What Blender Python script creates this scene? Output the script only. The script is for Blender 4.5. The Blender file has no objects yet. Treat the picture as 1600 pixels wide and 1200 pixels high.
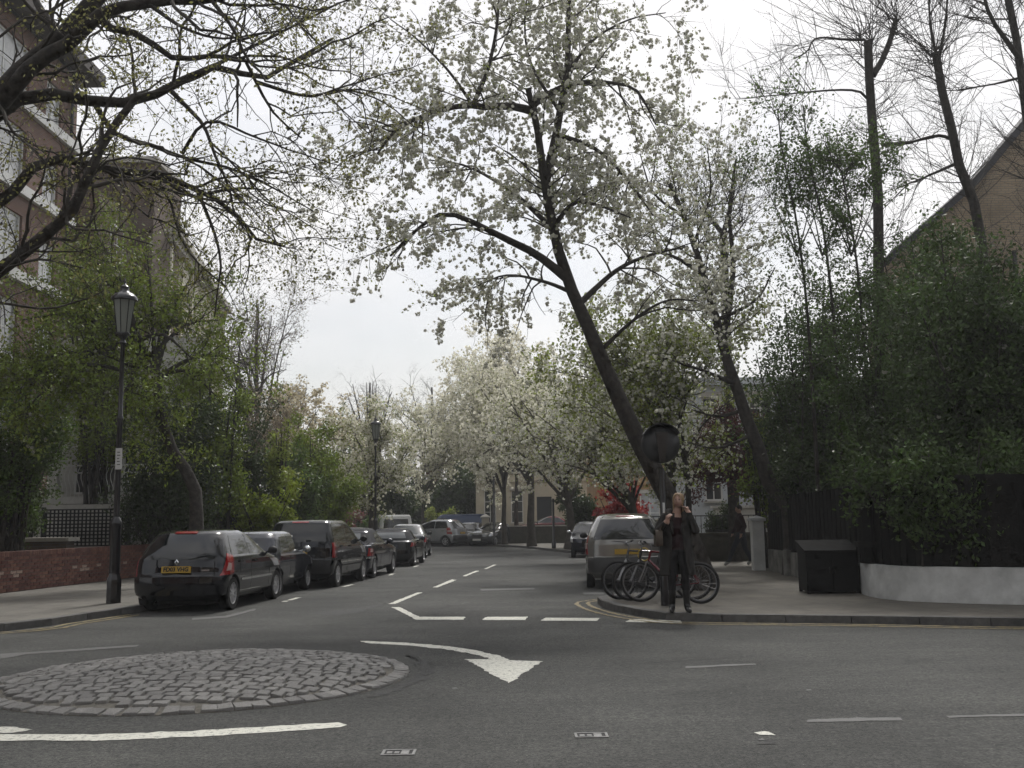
import bpy, bmesh, math, random
import numpy as np
from mathutils import Vector, Matrix

R = math.radians
SC = bpy.context.scene
COL = SC.collection
random.seed(7)

# ------------------------------------------------------------------ camera
CAM_H = 1.5
FPX = 1600.0                      # focal length in photograph pixels (photo is 1600 wide)
PITCH = math.atan(213.0 / FPX)
ROLL = R(0.8)
cam_d = bpy.data.cameras.new('camera')
cam_d.sensor_width = 36.0
cam_d.lens = 36.0
cam_d.clip_end = 2000.0
cam_d.clip_start = 0.1
cam = bpy.data.objects.new('camera', cam_d)
COL.objects.link(cam)
_fw = Vector((0, math.cos(PITCH), math.sin(PITCH)))
_R0 = Vector((1, 0, 0)); _U0 = Vector((0, -math.sin(PITCH), math.cos(PITCH)))
_rt = _R0 * math.cos(ROLL) - _U0 * math.sin(ROLL)
_up = _R0 * math.sin(ROLL) + _U0 * math.cos(ROLL)
_m = Matrix((_rt, _up, -_fw)).transposed().to_4x4()
_m.translation = (0, 0, CAM_H)
cam.matrix_world = _m
SC.camera = cam

# ------------------------------------------------------------------ sky and sun (hazy bright overcast, sun ahead to the right)
SUN_AZ, SUN_EL = R(14), R(52)      # azimuth from the view axis (+Y) towards +X
sun_dir = Vector((math.sin(SUN_AZ) * math.cos(SUN_EL), math.cos(SUN_AZ) * math.cos(SUN_EL), math.sin(SUN_EL)))
SC.world = bpy.data.worlds.new('World')
SC.world.use_nodes = True
wn = SC.world.node_tree; wn.nodes.clear()
def _n(t, **k):
    n = wn.nodes.new(t)
    for a, b in k.items(): setattr(n, a, b)
    return n
sky = _n('ShaderNodeTexSky', sky_type='NISHITA', sun_disc=False, sun_elevation=SUN_EL, sun_rotation=SUN_AZ)
sky.air_density = 1.2; sky.dust_density = 3.0
skm = _n('ShaderNodeMix', data_type='RGBA', blend_type='MULTIPLY'); skm.inputs[0].default_value = 1.0
wn.links.new(sky.outputs[0], skm.inputs[6]); skm.inputs[7].default_value = (0.115, 0.115, 0.115, 1)
tc = _n('ShaderNodeTexCoord')
mp = _n('ShaderNodeMapping'); mp.inputs['Scale'].default_value = (1.0, 1.0, 2.2); mp.inputs['Location'].default_value = (0.35, 0.2, 0.1)
wn.links.new(tc.outputs['Generated'], mp.inputs[0])
nz = _n('ShaderNodeTexNoise'); nz.inputs['Scale'].default_value = 2.3; nz.inputs['Detail'].default_value = 5; nz.inputs['Roughness'].default_value = 0.5
wn.links.new(mp.outputs[0], nz.inputs['Vector'])
cr = _n('ShaderNodeValToRGB'); cr.color_ramp.elements[0].position = 0.38; cr.color_ramp.elements[1].position = 0.58
cr.color_ramp.elements[0].color = (0.52, 0.52, 0.52, 1)
wn.links.new(nz.outputs['Fac'], cr.inputs[0])
# thin cloud scatters the sun forward: brighter around it
dp = _n('ShaderNodeVectorMath', operation='DOT_PRODUCT'); wn.links.new(tc.outputs['Generated'], dp.inputs[0]); dp.inputs[1].default_value = sun_dir
mr = _n('ShaderNodeMapRange'); mr.inputs['From Min'].default_value = 0.35; mr.inputs['From Max'].default_value = 1.0
mr.inputs['To Min'].default_value = 0.80; mr.inputs['To Max'].default_value = 1.12
wn.links.new(dp.outputs['Value'], mr.inputs['Value'])
clc = _n('ShaderNodeMix', data_type='RGBA', blend_type='MULTIPLY'); clc.inputs[0].default_value = 1.0
clc.inputs[6].default_value = (1.0, 0.99, 0.995, 1); wn.links.new(mr.outputs[0], clc.inputs[7])
# billows: gentle tone in the cloud sheet
nz2 = _n('ShaderNodeTexNoise'); nz2.inputs['Scale'].default_value = 4.5; nz2.inputs['Detail'].default_value = 6; nz2.inputs['Roughness'].default_value = 0.55; wn.links.new(mp.outputs[0], nz2.inputs['Vector'])
br2 = _n('ShaderNodeMapRange'); br2.inputs['From Min'].default_value = 0.35; br2.inputs['From Max'].default_value = 0.65; br2.inputs['To Min'].default_value = 0.93; br2.inputs['To Max'].default_value = 1.04
wn.links.new(nz2.outputs['Fac'], br2.inputs['Value'])
clb = _n('ShaderNodeMix', data_type='RGBA', blend_type='MULTIPLY'); clb.inputs[0].default_value = 1.0; wn.links.new(clc.outputs[2], clb.inputs[6]); wn.links.new(br2.outputs[0], clb.inputs[7]); clc = clb
mx = _n('ShaderNodeMix', data_type='RGBA'); wn.links.new(cr.outputs[0], mx.inputs[0])
wn.links.new(skm.outputs[2], mx.inputs[6]); wn.links.new(clc.outputs[2], mx.inputs[7])
bg = _n('ShaderNodeBackground'); wn.links.new(mx.outputs[2], bg.inputs[0]); bg.inputs[1].default_value = 1.0
wo = _n('ShaderNodeOutputWorld'); wn.links.new(bg.outputs[0], wo.inputs[0])
sl = bpy.data.lights.new('sun', 'SUN'); sl.energy = 2.5; sl.angle = R(10); sl.color = (1.0, 0.97, 0.92)
so = bpy.data.objects.new('sun', sl); COL.objects.link(so)
so.rotation_euler = (-sun_dir).to_track_quat('-Z', 'Y').to_euler()
SC.view_settings.view_transform = 'Standard'; SC.view_settings.look = 'None'
SC.view_settings.exposure = 0.0; SC.view_settings.gamma = 1.0
SC.render.engine = 'CYCLES'
SC.cycles.max_bounces = 6; SC.cycles.diffuse_bounces = 4; SC.cycles.glossy_bounces = 3
SC.cycles.transmission_bounces = 4; SC.cycles.transparent_max_bounces = 6
SC.cycles.use_denoising = True
SC.cycles.use_adaptive_sampling = True; SC.cycles.adaptive_threshold = 0.035; SC.cycles.adaptive_min_samples = 12

# ------------------------------------------------------------------ where things stand
def ray(px, py):
    return _fw + _rt * ((px - 800) / FPX) + _up * ((600 - py) / FPX)
def G(px, py, z=0.0):
    """ground position seen at a photograph pixel"""
    d = ray(px, py); t = (z - CAM_H) / d.z
    return Vector((d.x * t, d.y * t, z))
def AT(px, py, Y):
    """point seen at a pixel, at distance Y along the view axis"""
    d = ray(px, py); t = Y / d.y
    return Vector((d.x * t, Y, CAM_H + d.z * t))

# ------------------------------------------------------------------ object helpers
def tag(o, label=None, cat=None, group=None, kind=None):
    if label: o['label'] = label
    if cat: o['category'] = cat
    if group: o['group'] = group
    if kind: o['kind'] = kind
    return o
def empty(name, loc=(0, 0, 0), rz=0.0, parent=None):
    o = bpy.data.objects.new(name, None); COL.objects.link(o)
    o.location = loc; o.rotation_euler = (0, 0, rz); o.empty_display_size = 0.2
    if parent: o.parent = parent
    return o
def link(name, me, mat=None, parent=None, loc=None, rot=None):
    o = bpy.data.objects.new(name, me); COL.objects.link(o)
    if mat is not None and len(me.materials) == 0:
        for m in (mat if isinstance(mat, (list, tuple)) else [mat]): me.materials.append(m)
    if parent: o.parent = parent
    if loc is not None: o.location = loc
    if rot is not None: o.rotation_euler = rot
    return o
def copy_tree(o, parent=None):
    c = o.copy(); COL.objects.link(c); c.parent = parent
    for ch in list(o.children): copy_tree(ch, c)
    return c

class MB:
    """collects shapes, then becomes one mesh"""
    def __init__(s): s.v = []; s.f = []; s.mi = []; s.m = 0
    def add(s, vs, fs):
        b = len(s.v); s.v += [tuple(v) for v in vs]
        for f in fs: s.f.append(tuple(b + i for i in f)); s.mi.append(s.m)
    def box(s, x0, x1, y0, y1, z0, z1, M=None):
        vs = [Vector(p) for p in ((x0,y0,z0),(x1,y0,z0),(x1,y1,z0),(x0,y1,z0),(x0,y0,z1),(x1,y0,z1),(x1,y1,z1),(x0,y1,z1))]
        if M is not None: vs = [M @ v for v in vs]
        s.add(vs, [(0,3,2,1),(4,5,6,7),(0,1,5,4),(1,2,6,5),(2,3,7,6),(3,0,4,7)])
    def prism(s, poly, z0, z1):
        n = len(poly)
        vs = [(p[0], p[1], z0) for p in poly] + [(p[0], p[1], z1) for p in poly]
        s.add(vs, [tuple(range(n-1, -1, -1)), tuple(range(n, 2*n))] + [(i, (i+1) % n, n + (i+1) % n, n + i) for i in range(n)])
    def tube(s, pts, r, k=8, caps=True):
        pts = [Vector(p) for p in pts]; n = len(pts)
        rs = r if isinstance(r, (list, tuple)) else [r] * n
        vs = []; prev = None
        for i, p in enumerate(pts):
            t = (pts[min(i+1, n-1)] - pts[max(i-1, 0)]).normalized()
            if prev is None:
                a = Vector((0, 0, 1)) if abs(t.z) < 0.9 else Vector((1, 0, 0))
                u = t.cross(a).normalized()
            else:
                u = (prev - t * prev.dot(t)).normalized()
            prev = u; w = t.cross(u)
            for j in range(k):
                an = 2 * math.pi * j / k
                vs.append(p + (u * math.cos(an) + w * math.sin(an)) * rs[i])
        fs = [(i*k + j, i*k + (j+1) % k, (i+1)*k + (j+1) % k, (i+1)*k + j) for i in range(n-1) for j in range(k)]
        if caps: fs += [tuple(range(k-1, -1, -1)), tuple(range((n-1)*k, n*k))]
        s.add(vs, fs)
    def lathe(s, prof, k=16, c=(0, 0, 0), axis='z', caps=True):
        vs = []
        for (r, h) in prof:
            for j in range(k):
                a = 2 * math.pi * j / k; p = (r * math.cos(a), r * math.sin(a), h)
                if axis == 'y': p = (p[0], p[2], p[1])
                if axis == 'x': p = (p[2], p[0], p[1])
                vs.append((p[0] + c[0], p[1] + c[1], p[2] + c[2]))
        n = len(prof)
        fs = [(i*k + j, i*k + (j+1) % k, (i+1)*k + (j+1) % k, (i+1)*k + j) for i in range(n-1) for j in range(k)]
        if caps: fs += [tuple(range(k-1, -1, -1)), tuple(range((n-1)*k, n*k))]
        s.add(vs, fs)
    def ellipsoid(s, c, r, k=12, h=8):
        prof = []
        vs = []
        for i in range(h + 1):
            t = math.pi * i / h
            for j in range(k):
                a = 2 * math.pi * j / k
                vs.append((c[0] + r[0]*math.sin(t)*math.cos(a), c[1] + r[1]*math.sin(t)*math.sin(a), c[2] - r[2]*math.cos(t)))
        s.add(vs, [(i*k + j, i*k + (j+1) % k, (i+1)*k + (j+1) % k, (i+1)*k + j) for i in range(h) for j in range(k)])
    def mesh(s, name, smooth=None):
        me = bpy.data.meshes.new(name); me.from_pydata(s.v, [], s.f)
        if any(s.mi): me.polygons.foreach_set('material_index', s.mi)
        bm = bmesh.new(); bm.from_mesh(me)
        bmesh.ops.recalc_face_normals(bm, faces=bm.faces); bm.to_mesh(me); bm.free()
        if smooth is not None:
            me.polygons.foreach_set('use_smooth', [True] * len(me.polygons))
            me.set_sharp_from_angle(angle=R(smooth))
        me.update(); return me
    def build(s, name, mat, parent=None, smooth=None, loc=None, rot=None):
        return link(name, s.mesh(name, smooth), mat, parent, loc, rot)

def mesh_np(name, V, F, smooth=True, mi=None):
    """V (n,3), F (m,k) arrays"""
    me = bpy.data.meshes.new(name)
    V = np.ascontiguousarray(V, dtype=np.float32); F = np.ascontiguousarray(F, dtype=np.int32)
    m, k = F.shape
    me.vertices.add(len(V)); me.vertices.foreach_set('co', V.ravel())
    me.loops.add(m * k); me.loops.foreach_set('vertex_index', F.ravel())
    me.polygons.add(m); me.polygons.foreach_set('loop_start', np.arange(0, m*k, k, dtype=np.int32))
    if smooth: me.polygons.foreach_set('use_smooth', np.ones(m, dtype=bool))
    if mi is not None: me.polygons.foreach_set('material_index', mi)
    me.update(calc_edges=True); me.validate()
    return me

# ------------------------------------------------------------------ materials
MATS = {}
def mat(name, col, rough=0.7, metal=0.0, var=0.0, scale=8.0, bump=0.0, bscale=60.0, coat=0.0, spec=0.5, col2=None, island=0.0, obj=0.0, detail=6.0, trans=0.0, fine=0.0):
    if name in MATS: return MATS[name]
    m = bpy.data.materials.new(name); m.use_nodes = True; MATS[name] = m
    nt = m.node_tree; b = nt.nodes['Principled BSDF']
    c4 = (*col, 1)
    b.inputs['Base Color'].default_value = c4; b.inputs['Roughness'].default_value = rough
    b.inputs['Metallic'].default_value = metal; b.inputs['Coat Weight'].default_value = coat
    b.inputs['Coat Roughness'].default_value = 0.04; b.inputs['Specular IOR Level'].default_value = spec
    L = nt.links.new; src = None
    tcn = nt.nodes.new('ShaderNodeTexCoord')
    if var or col2:
        nz = nt.nodes.new('ShaderNodeTexNoise'); nz.inputs['Scale'].default_value = scale; nz.inputs['Detail'].default_value = detail
        nz.inputs['Roughness'].default_value = 0.62
        L(tcn.outputs['Object'], nz.inputs['Vector'])
        rp = nt.nodes.new('ShaderNodeValToRGB'); rp.color_ramp.elements[0].position = 0.32; rp.color_ramp.elements[1].position = 0.68
        a = tuple(c * (1 - var) for c in col) if var else col
        z = col2 if col2 else tuple(min(1, c * (1 + var)) for c in col)
        rp.color_ramp.elements[0].color = (*a, 1); rp.color_ramp.elements[1].color = (*z, 1)
        L(nz.outputs['Fac'], rp.inputs[0]); src = rp.outputs[0]
    def hsv(fac, amount, src):
        h = nt.nodes.new('ShaderNodeHueSaturation')
        mrn = nt.nodes.new('ShaderNodeMapRange'); mrn.inputs['To Min'].default_value = 1 - amount; mrn.inputs['To Max'].default_value = 1 + amount
        L(fac, mrn.inputs['Value']); L(mrn.outputs[0], h.inputs['Value'])
        mr2 = nt.nodes.new('ShaderNodeMapRange'); mr2.inputs['To Min'].default_value = 0.5 - amount * 0.03; mr2.inputs['To Max'].default_value = 0.5 + amount * 0.03
        L(fac, mr2.inputs['Value']); L(mr2.outputs[0], h.inputs['Hue'])
        if src is None: h.inputs['Color'].default_value = c4
        else: L(src, h.inputs['Color'])
        return h.outputs[0]
    if fine:
        nf = nt.nodes.new('ShaderNodeTexNoise'); nf.inputs['Scale'].default_value = bscale; nf.inputs['Detail'].default_value = 3
        L(tcn.outputs['Object'], nf.inputs['Vector']); src = hsv(nf.outputs['Fac'], fine, src)
    if island:
        g = nt.nodes.new('ShaderNodeNewGeometry'); src = hsv(g.outputs['Random Per Island'], island, src)
    if obj:
        oi = nt.nodes.new('ShaderNodeObjectInfo'); src = hsv(oi.outputs['Random'], obj, src)
    if src is not None: L(src, b.inputs['Base Color'])
    if bump:
        nb = nt.nodes.new('ShaderNodeTexNoise'); nb.inputs['Scale'].default_value = bscale; nb.inputs['Detail'].default_value = 4
        L(tcn.outputs['Object'], nb.inputs['Vector'])
        bp = nt.nodes.new('ShaderNodeBump'); bp.inputs['Strength'].default_value = bump; bp.inputs['Distance'].default_value = 0.02
        L(nb.outputs['Fac'], bp.inputs['Height']); L(bp.outputs[0], b.inputs['Normal'])
    if trans:
        tr = nt.nodes.new('ShaderNodeBsdfTranslucent')
        if src is not None: L(src, tr.inputs[0])
        else: tr.inputs[0].default_value = c4
        ms = nt.nodes.new('ShaderNodeMixShader'); ms.inputs[0].default_value = trans
        L(b.outputs[0], ms.inputs[1]); L(tr.outputs[0], ms.inputs[2]); L(ms.outputs[0], nt.nodes['Material Output'].inputs[0])
    return m

def brick_mat(name, c1, c2, mortar, scale=1.0, rough=0.85, swap=True, bw=0.225, bh=0.075, ms=0.012):
    if name in MATS: return MATS[name]
    m = bpy.data.materials.new(name); m.use_nodes = True; MATS[name] = m
    nt = m.node_tree; b = nt.nodes['Principled BSDF']; b.inputs['Roughness'].default_value = rough; L = nt.links.new
    tcn = nt.nodes.new('ShaderNodeTexCoord'); sx = nt.nodes.new('ShaderNodeSeparateXYZ'); L(tcn.outputs['Object'], sx.inputs[0])
    ad = nt.nodes.new('ShaderNodeMath'); ad.operation = 'ADD'; L(sx.outputs['X'], ad.inputs[0]); L(sx.outputs['Y'], ad.inputs[1])
    cb = nt.nodes.new('ShaderNodeCombineXYZ'); L(ad.outputs[0], cb.inputs['X']); L(sx.outputs['Z'], cb.inputs['Y'])
    br = nt.nodes.new('ShaderNodeTexBrick'); L(cb.outputs[0], br.inputs['Vector'])
    br.inputs['Scale'].default_value = scale; br.inputs['Brick Width'].default_value = bw; br.inputs['Row Height'].default_value = bh
    br.inputs['Mortar Size'].default_value = ms; br.inputs['Color1'].default_value = (*c1, 1); br.inputs['Color2'].default_value = (*c2, 1); br.inputs['Mortar'].default_value = (*mortar, 1)
    nz = nt.nodes.new('ShaderNodeTexNoise'); nz.inputs['Scale'].default_value = 0.7; nz.inputs['Detail'].default_value = 6; L(tcn.outputs['Object'], nz.inputs['Vector'])
    h = nt.nodes.new('ShaderNodeHueSaturation'); L(br.outputs['Color'], h.inputs['Color'])
    mrn = nt.nodes.new('ShaderNodeMapRange'); mrn.inputs['From Min'].default_value = 0.3; mrn.inputs['From Max'].default_value = 0.7; mrn.inputs['To Min'].default_value = 0.72; mrn.inputs['To Max'].default_value = 1.2
    L(nz.outputs['Fac'], mrn.inputs['Value']); L(mrn.outputs[0], h.inputs['Value']); L(h.outputs[0], b.inputs['Base Color'])
    bp = nt.nodes.new('ShaderNodeBump'); bp.inputs['Strength'].default_value = 0.4; bp.inputs['Distance'].default_value = 0.01; bp.invert = True
    L(br.outputs['Fac'], bp.inputs['Height']); L(bp.outputs[0], b.inputs['Normal'])
    return m
# ------------------------------------------------------------------ ground materials
def asphalt_mat():
    m = bpy.data.materials.new('asphalt'); m.use_nodes = True; nt = m.node_tree; b = nt.nodes['Principled BSDF']; L = nt.links.new
    b.inputs['Roughness'].default_value = 0.88; b.inputs['Specular IOR Level'].default_value = 0.3
    tcn = nt.nodes.new('ShaderNodeTexCoord')
    def noise(s, d=6, r=0.6, sc=None):
        n = nt.nodes.new('ShaderNodeTexNoise'); n.inputs['Scale'].default_value = s; n.inputs['Detail'].default_value = d; n.inputs['Roughness'].default_value = r
        if sc:
            mp = nt.nodes.new('ShaderNodeMapping'); mp.inputs['Scale'].default_value = sc; L(tcn.outputs['Object'], mp.inputs[0]); L(mp.outputs[0], n.inputs[0])
        else: L(tcn.outputs['Object'], n.inputs[0])
        return n.outputs['Fac']
    def ramp(f, a, z, p0, p1):
        r = nt.nodes.new('ShaderNodeValToRGB'); r.color_ramp.elements[0].position = p0; r.color_ramp.elements[1].position = p1
        r.color_ramp.elements[0].color = (*a, 1); r.color_ramp.elements[1].color = (*z, 1); L(f, r.inputs[0]); return r.outputs[0]
    def mul(a, c, fac=1.0, bt='MULTIPLY'):
        x = nt.nodes.new('ShaderNodeMix'); x.data_type = 'RGBA'; x.blend_type = bt; x.inputs[0].default_value = fac
        L(a, x.inputs[6]); L(c, x.inputs[7]); return x.outputs[2]
    base = ramp(noise(0.35), (0.050, 0.051, 0.0505), (0.094, 0.095, 0.093), 0.34, 0.66)
    worn = ramp(noise(0.9, 8, 0.68, (0.3, 1.5, 1)), (0.72, 0.72, 0.73), (1.0, 1.0, 0.99), 0.34, 0.66)
    agg = ramp(noise(42, 2, 0.75), (0.35, 0.35, 0.36), (1.0, 0.99, 0.97), 0.36, 0.62)
    agg2 = ramp(noise(13, 4, 0.78), (0.58, 0.58, 0.59), (1.0, 1.0, 0.98), 0.38, 0.60)
    c = mul(mul(mul(base, worn), agg), agg2)
    gn = nt.nodes.new('ShaderNodeMix'); gn.data_type = 'RGBA'; gn.blend_type = 'MULTIPLY'; gn.inputs[0].default_value = 1.0; L(c, gn.inputs[6]); gn.inputs[7].default_value = (1.66, 1.66, 1.62, 1); c = gn.outputs[2]
    # hairline cracks, only in some places
    vc = nt.nodes.new('ShaderNodeTexVoronoi'); vc.feature = 'DISTANCE_TO_EDGE'; vc.inputs['Scale'].default_value = 0.55
    wv = nt.nodes.new('ShaderNodeTexNoise'); wv.inputs['Scale'].default_value = 2.5; wv.inputs['Detail'].default_value = 5; L(tcn.outputs['Object'], wv.inputs[0])
    wa = nt.nodes.new('ShaderNodeMix'); wa.data_type = 'RGBA'; wa.inputs[0].default_value = 0.16; L(tcn.outputs['Object'], wa.inputs[6]); L(wv.outputs['Color'], wa.inputs[7]); L(wa.outputs[2], vc.inputs['Vector'])
    line = ramp(vc.outputs['Distance'], (1, 1, 1), (0, 0, 0), 0.004, 0.02); msk = ramp(noise(0.5, 3), (0, 0, 0), (0.55, 0.55, 0.55), 0.56, 0.66)
    cm_ = nt.nodes.new('ShaderNodeMath'); cm_.operation = 'MULTIPLY'; L(line, cm_.inputs[0]); L(msk, cm_.inputs[1])
    cx_ = nt.nodes.new('ShaderNodeMix'); cx_.data_type = 'RGBA'; L(cm_.outputs[0], cx_.inputs[0]); L(c, cx_.inputs[6]); cx_.inputs[7].default_value = (0.022, 0.022, 0.022, 1); c = cx_.outputs[2]
    vo = nt.nodes.new('ShaderNodeTexVoronoi'); vo.inputs['Scale'].default_value = 16; L(tcn.outputs['Object'], vo.inputs['Vector'])
    chip = ramp(vo.outputs['Distance'], (1, 1, 1), (0, 0, 0), 0.05, 0.09)
    sep = nt.nodes.new('ShaderNodeSeparateColor'); L(vo.outputs['Color'], sep.inputs[0])
    sel = nt.nodes.new('ShaderNodeMath'); sel.operation = 'GREATER_THAN'; sel.inputs[1].default_value = 0.82; L(sep.outputs[0], sel.inputs[0])
    mm = nt.nodes.new('ShaderNodeMath'); mm.operation = 'MULTIPLY'; L(chip, mm.inputs[0]); L(sel.outputs[0], mm.inputs[1])
    x = nt.nodes.new('ShaderNodeMix'); x.data_type = 'RGBA'; L(mm.outputs[0], x.inputs[0]); L(c, x.inputs[6]); x.inputs[7].default_value = (0.22, 0.21, 0.19, 1)
    L(x.outputs[2], b.inputs['Base Color'])
    bp = nt.nodes.new('ShaderNodeBump'); bp.inputs['Strength'].default_value = 0.55; bp.inputs['Distance'].default_value = 0.012
    L(noise(95, 3, 0.7), bp.inputs['Height']); L(bp.outputs[0], b.inputs['Normal'])
    return m
ASPHALT = asphalt_mat()
def paint_mat(name, col, wear=0.42, under=(0.07, 0.07, 0.068)):
    m = bpy.data.materials.new(name); m.use_nodes = True; nt = m.node_tree; b = nt.nodes['Principled BSDF']; L = nt.links.new
    b.inputs['Roughness'].default_value = 0.7
    tcn = nt.nodes.new('ShaderNodeTexCoord'); n = nt.nodes.new('ShaderNodeTexNoise'); n.inputs['Scale'].default_value = 22; n.inputs['Detail'].default_value = 8; n.inputs['Roughness'].default_value = 0.72
    L(tcn.outputs['Object'], n.inputs[0])
    r = nt.nodes.new('ShaderNodeValToRGB'); r.color_ramp.elements[0].position = wear - 0.09; r.color_ramp.elements[1].position = wear + 0.04
    r.color_ramp.elements[0].color = (*under, 1); r.color_ramp.elements[1].color = (*col, 1)
    e = r.color_ramp.elements.new(min(0.95, wear + 0.22)); e.color = (*[c * 1.1 for c in col], 1)
    L(n.outputs['Fac'], r.inputs[0]); L(r.outputs[0], b.inputs['Base Color'])
    return m
WHITE_P = paint_mat('white_road_paint', (0.56, 0.555, 0.49), 0.43)
WORN_P = paint_mat('worn_white_road_paint', (0.108, 0.107, 0.104), 0.57, (0.085, 0.085, 0.083))
YELLOW_P = paint_mat('yellow_road_paint', (0.27, 0.21, 0.085), 0.48)
PAVE_R = brick_mat('paving_flags', (0.115, 0.105, 0.088), (0.15, 0.135, 0.112), (0.06, 0.055, 0.05), bw=0.75, bh=0.6, ms=0.012)
def flag_mat(name, c1, c2, mortar, bw, bh):
    m = bpy.data.materials.new(name); m.use_nodes = True; nt = m.node_tree; b = nt.nodes['Principled BSDF']; L = nt.links.new
    b.inputs['Roughness'].default_value = 0.85
    tcn = nt.nodes.new('ShaderNodeTexCoord')
    br = nt.nodes.new('ShaderNodeTexBrick'); mp = nt.nodes.new('ShaderNodeMapping'); mp.inputs['Rotation'].default_value = (0, 0, R(84)); L(tcn.outputs['Object'], mp.inputs[0]); L(mp.outputs[0], br.inputs['Vector'])
    br.inputs['Scale'].default_value = 1; br.inputs['Brick Width'].default_value = bw; br.inputs['Row Height'].default_value = bh; br.inputs['Mortar Size'].default_value = 0.009
    br.inputs['Color1'].default_value = (*c1, 1); br.inputs['Color2'].default_value = (*c2, 1); br.inputs['Mortar'].default_value = (*mortar, 1)
    n = nt.nodes.new('ShaderNodeTexNoise'); n.inputs['Scale'].default_value = 1.7; n.inputs['Detail'].default_value = 9; n.inputs['Roughness'].default_value = 0.7; L(tcn.outputs['Object'], n.inputs[0])
    mrn = nt.nodes.new('ShaderNodeMapRange'); mrn.inputs['From Min'].default_value = 0.3; mrn.inputs['From Max'].default_value = 0.7; mrn.inputs['To Min'].default_value = 0.68; mrn.inputs['To Max'].default_value = 1.25; L(n.outputs['Fac'], mrn.inputs['Value'])
    n2 = nt.nodes.new('ShaderNodeTexNoise'); n2.inputs['Scale'].default_value = 45; n2.inputs['Detail'].default_value = 4; L(tcn.outputs['Object'], n2.inputs[0])
    mr2 = nt.nodes.new('ShaderNodeMapRange'); mr2.inputs['To Min'].default_value = 0.75; mr2.inputs['To Max'].default_value = 1.25; L(n2.outputs['Fac'], mr2.inputs['Value'])
    mu = nt.nodes.new('ShaderNodeMath'); mu.operation = 'MULTIPLY'; L(mrn.outputs[0], mu.inputs[0]); L(mr2.outputs[0], mu.inputs[1])
    h = nt.nodes.new('ShaderNodeHueSaturation'); L(br.outputs['Color'], h.inputs['Color']); L(mu.outputs[0], h.inputs['Value']); L(h.outputs[0], b.inputs['Base Color'])
    return m
FLAGS = flag_mat('pavement_flags', (0.105, 0.097, 0.080), (0.128, 0.116, 0.095), (0.07, 0.064, 0.055), 0.75, 0.6)
FLAGS_L = flag_mat('pavement_flags_left', (0.122, 0.114, 0.098), (0.14, 0.131, 0.113), (0.09, 0.083, 0.073), 0.75, 0.6)
KERB = mat('kerb_granite', (0.085, 0.083, 0.080), 0.8, var=0.3, scale=9, bump=0.3, bscale=50, obj=0.25)
SOIL = mat('garden_soil', (0.05, 0.042, 0.03), 0.95, var=0.4, scale=3, col2=(0.05, 0.07, 0.03), bump=0.6, bscale=20)

# ------------------------------------------------------------------ ground, road, pavements
mb = MB(); mb.add([(-600, -100, -0.03), (600, -100, -0.03), (600, 900, -0.03), (-600, 900, -0.03)], [(0, 1, 2, 3)])
tag(mb.build('ground', SOIL), kind='structure')
mb = MB(); mb.add([(-60, -30, 0), (60, -30, 0), (60, 90, 0), (-60, 90, 0)], [(0, 1, 2, 3)])
tag(mb.build('road', ASPHALT), kind='structure')

def cr_line(pts, step):
    """smooth curve through 2D points resampled at an even step"""
    P = [np.array(p[:2], float) for p in pts]; P = [2*P[0]-P[1]] + P + [2*P[-1]-P[-2]]; out = []
    for i in range(1, len(P) - 2):
        for t in np.linspace(0, 1, 24, endpoint=False):
            a, b, c, d = P[i-1], P[i], P[i+1], P[i+2]
            out.append(0.5 * ((2*b) + (-a+c)*t + (2*a-5*b+4*c-d)*t*t + (-a+3*b-3*c+d)*t**3))
    out.append(P[-2]); out = np.array(out)
    d = np.r_[0, np.cumsum(np.linalg.norm(np.diff(out, axis=0), axis=1))]
    n = max(2, int(round(d[-1] / step)) + 1)
    s = np.linspace(0, d[-1], n)
    return np.c_[np.interp(s, d, out[:, 0]), np.interp(s, d, out[:, 1])]

PH = 0.11
right_near = [(40, 10.0), (20, 12.2), (11, 13.2)] + [tuple(G(x, y).xy) for x, y in ((1600, 979), (1400, 975.5), (1250, 973.5), (1140, 972.5), (1060, 971), (1000, 963.5), (955, 953.5), (932, 943))] + [(1.75, 19.3), (2.6, 20.0), (3.55, 20.6)]
right_far = [(3.55, 20.6), (3.7, 24), (3.95, 30), (4.05, 36), (4.0, 42), (3.2, 44.6), (2.45, 47), (1.6, 51), (0.6, 56), (-0.9, 60), (-4, 63.5), (-9, 67), (-16, 70), (-30, 73)]
left_near = [(-40, 9.5), (-20, 11.6), (-11, 13.4)] + [tuple(G(x, y).xy) for x, y in ((0, 987), (100, 974), (205, 958.5))] + [(-6.25, 19.5)]
left_far = [(-6.25, 19.5), (-6.05, 24), (-5.75, 30), (-5.5, 36), (-5.6, 43), (-6.4, 49), (-8.5, 55), (-13, 60), (-30, 65)]
rn, rf_ = cr_line(right_near, 0.9), cr_line(right_far, 0.9)
ln, lf = cr_line(left_near, 0.9), cr_line(left_far, 0.9)
def pavement(name, edge, inner, m):
    poly = [tuple(p) for p in edge] + inner
    mb = MB()
    mb.add([(p[0], p[1], PH - 0.003) for p in poly], [tuple(range(len(poly)))])
    me = mb.mesh(name)
    bm = bmesh.new(); bm.from_mesh(me); bmesh.ops.triangulate(bm, faces=bm.faces)
    for f in bm.faces:
        if f.normal.z < 0: f.normal_flip()
    bm.to_mesh(me); bm.free()
    o = link(name, me, m); tag(o, kind='structure'); return o
def kerb_line(parent, line, w=0.15):
    """kerb stones end to end, each its own piece; side +1 puts the stone left of travel"""
    n = 0
    for i in range(len(line) - 1):
        a, b = Vector((*line[i], 0)), Vector((*line[i+1], 0)); d = b - a; L = d.length
        if b.y < 9 or b.y > 66 or abs(b.x) > 14: continue
        t = d.normalized(); nrm = Vector((-t.y, t.x, 0))
        yield a, t, nrm, L
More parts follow.
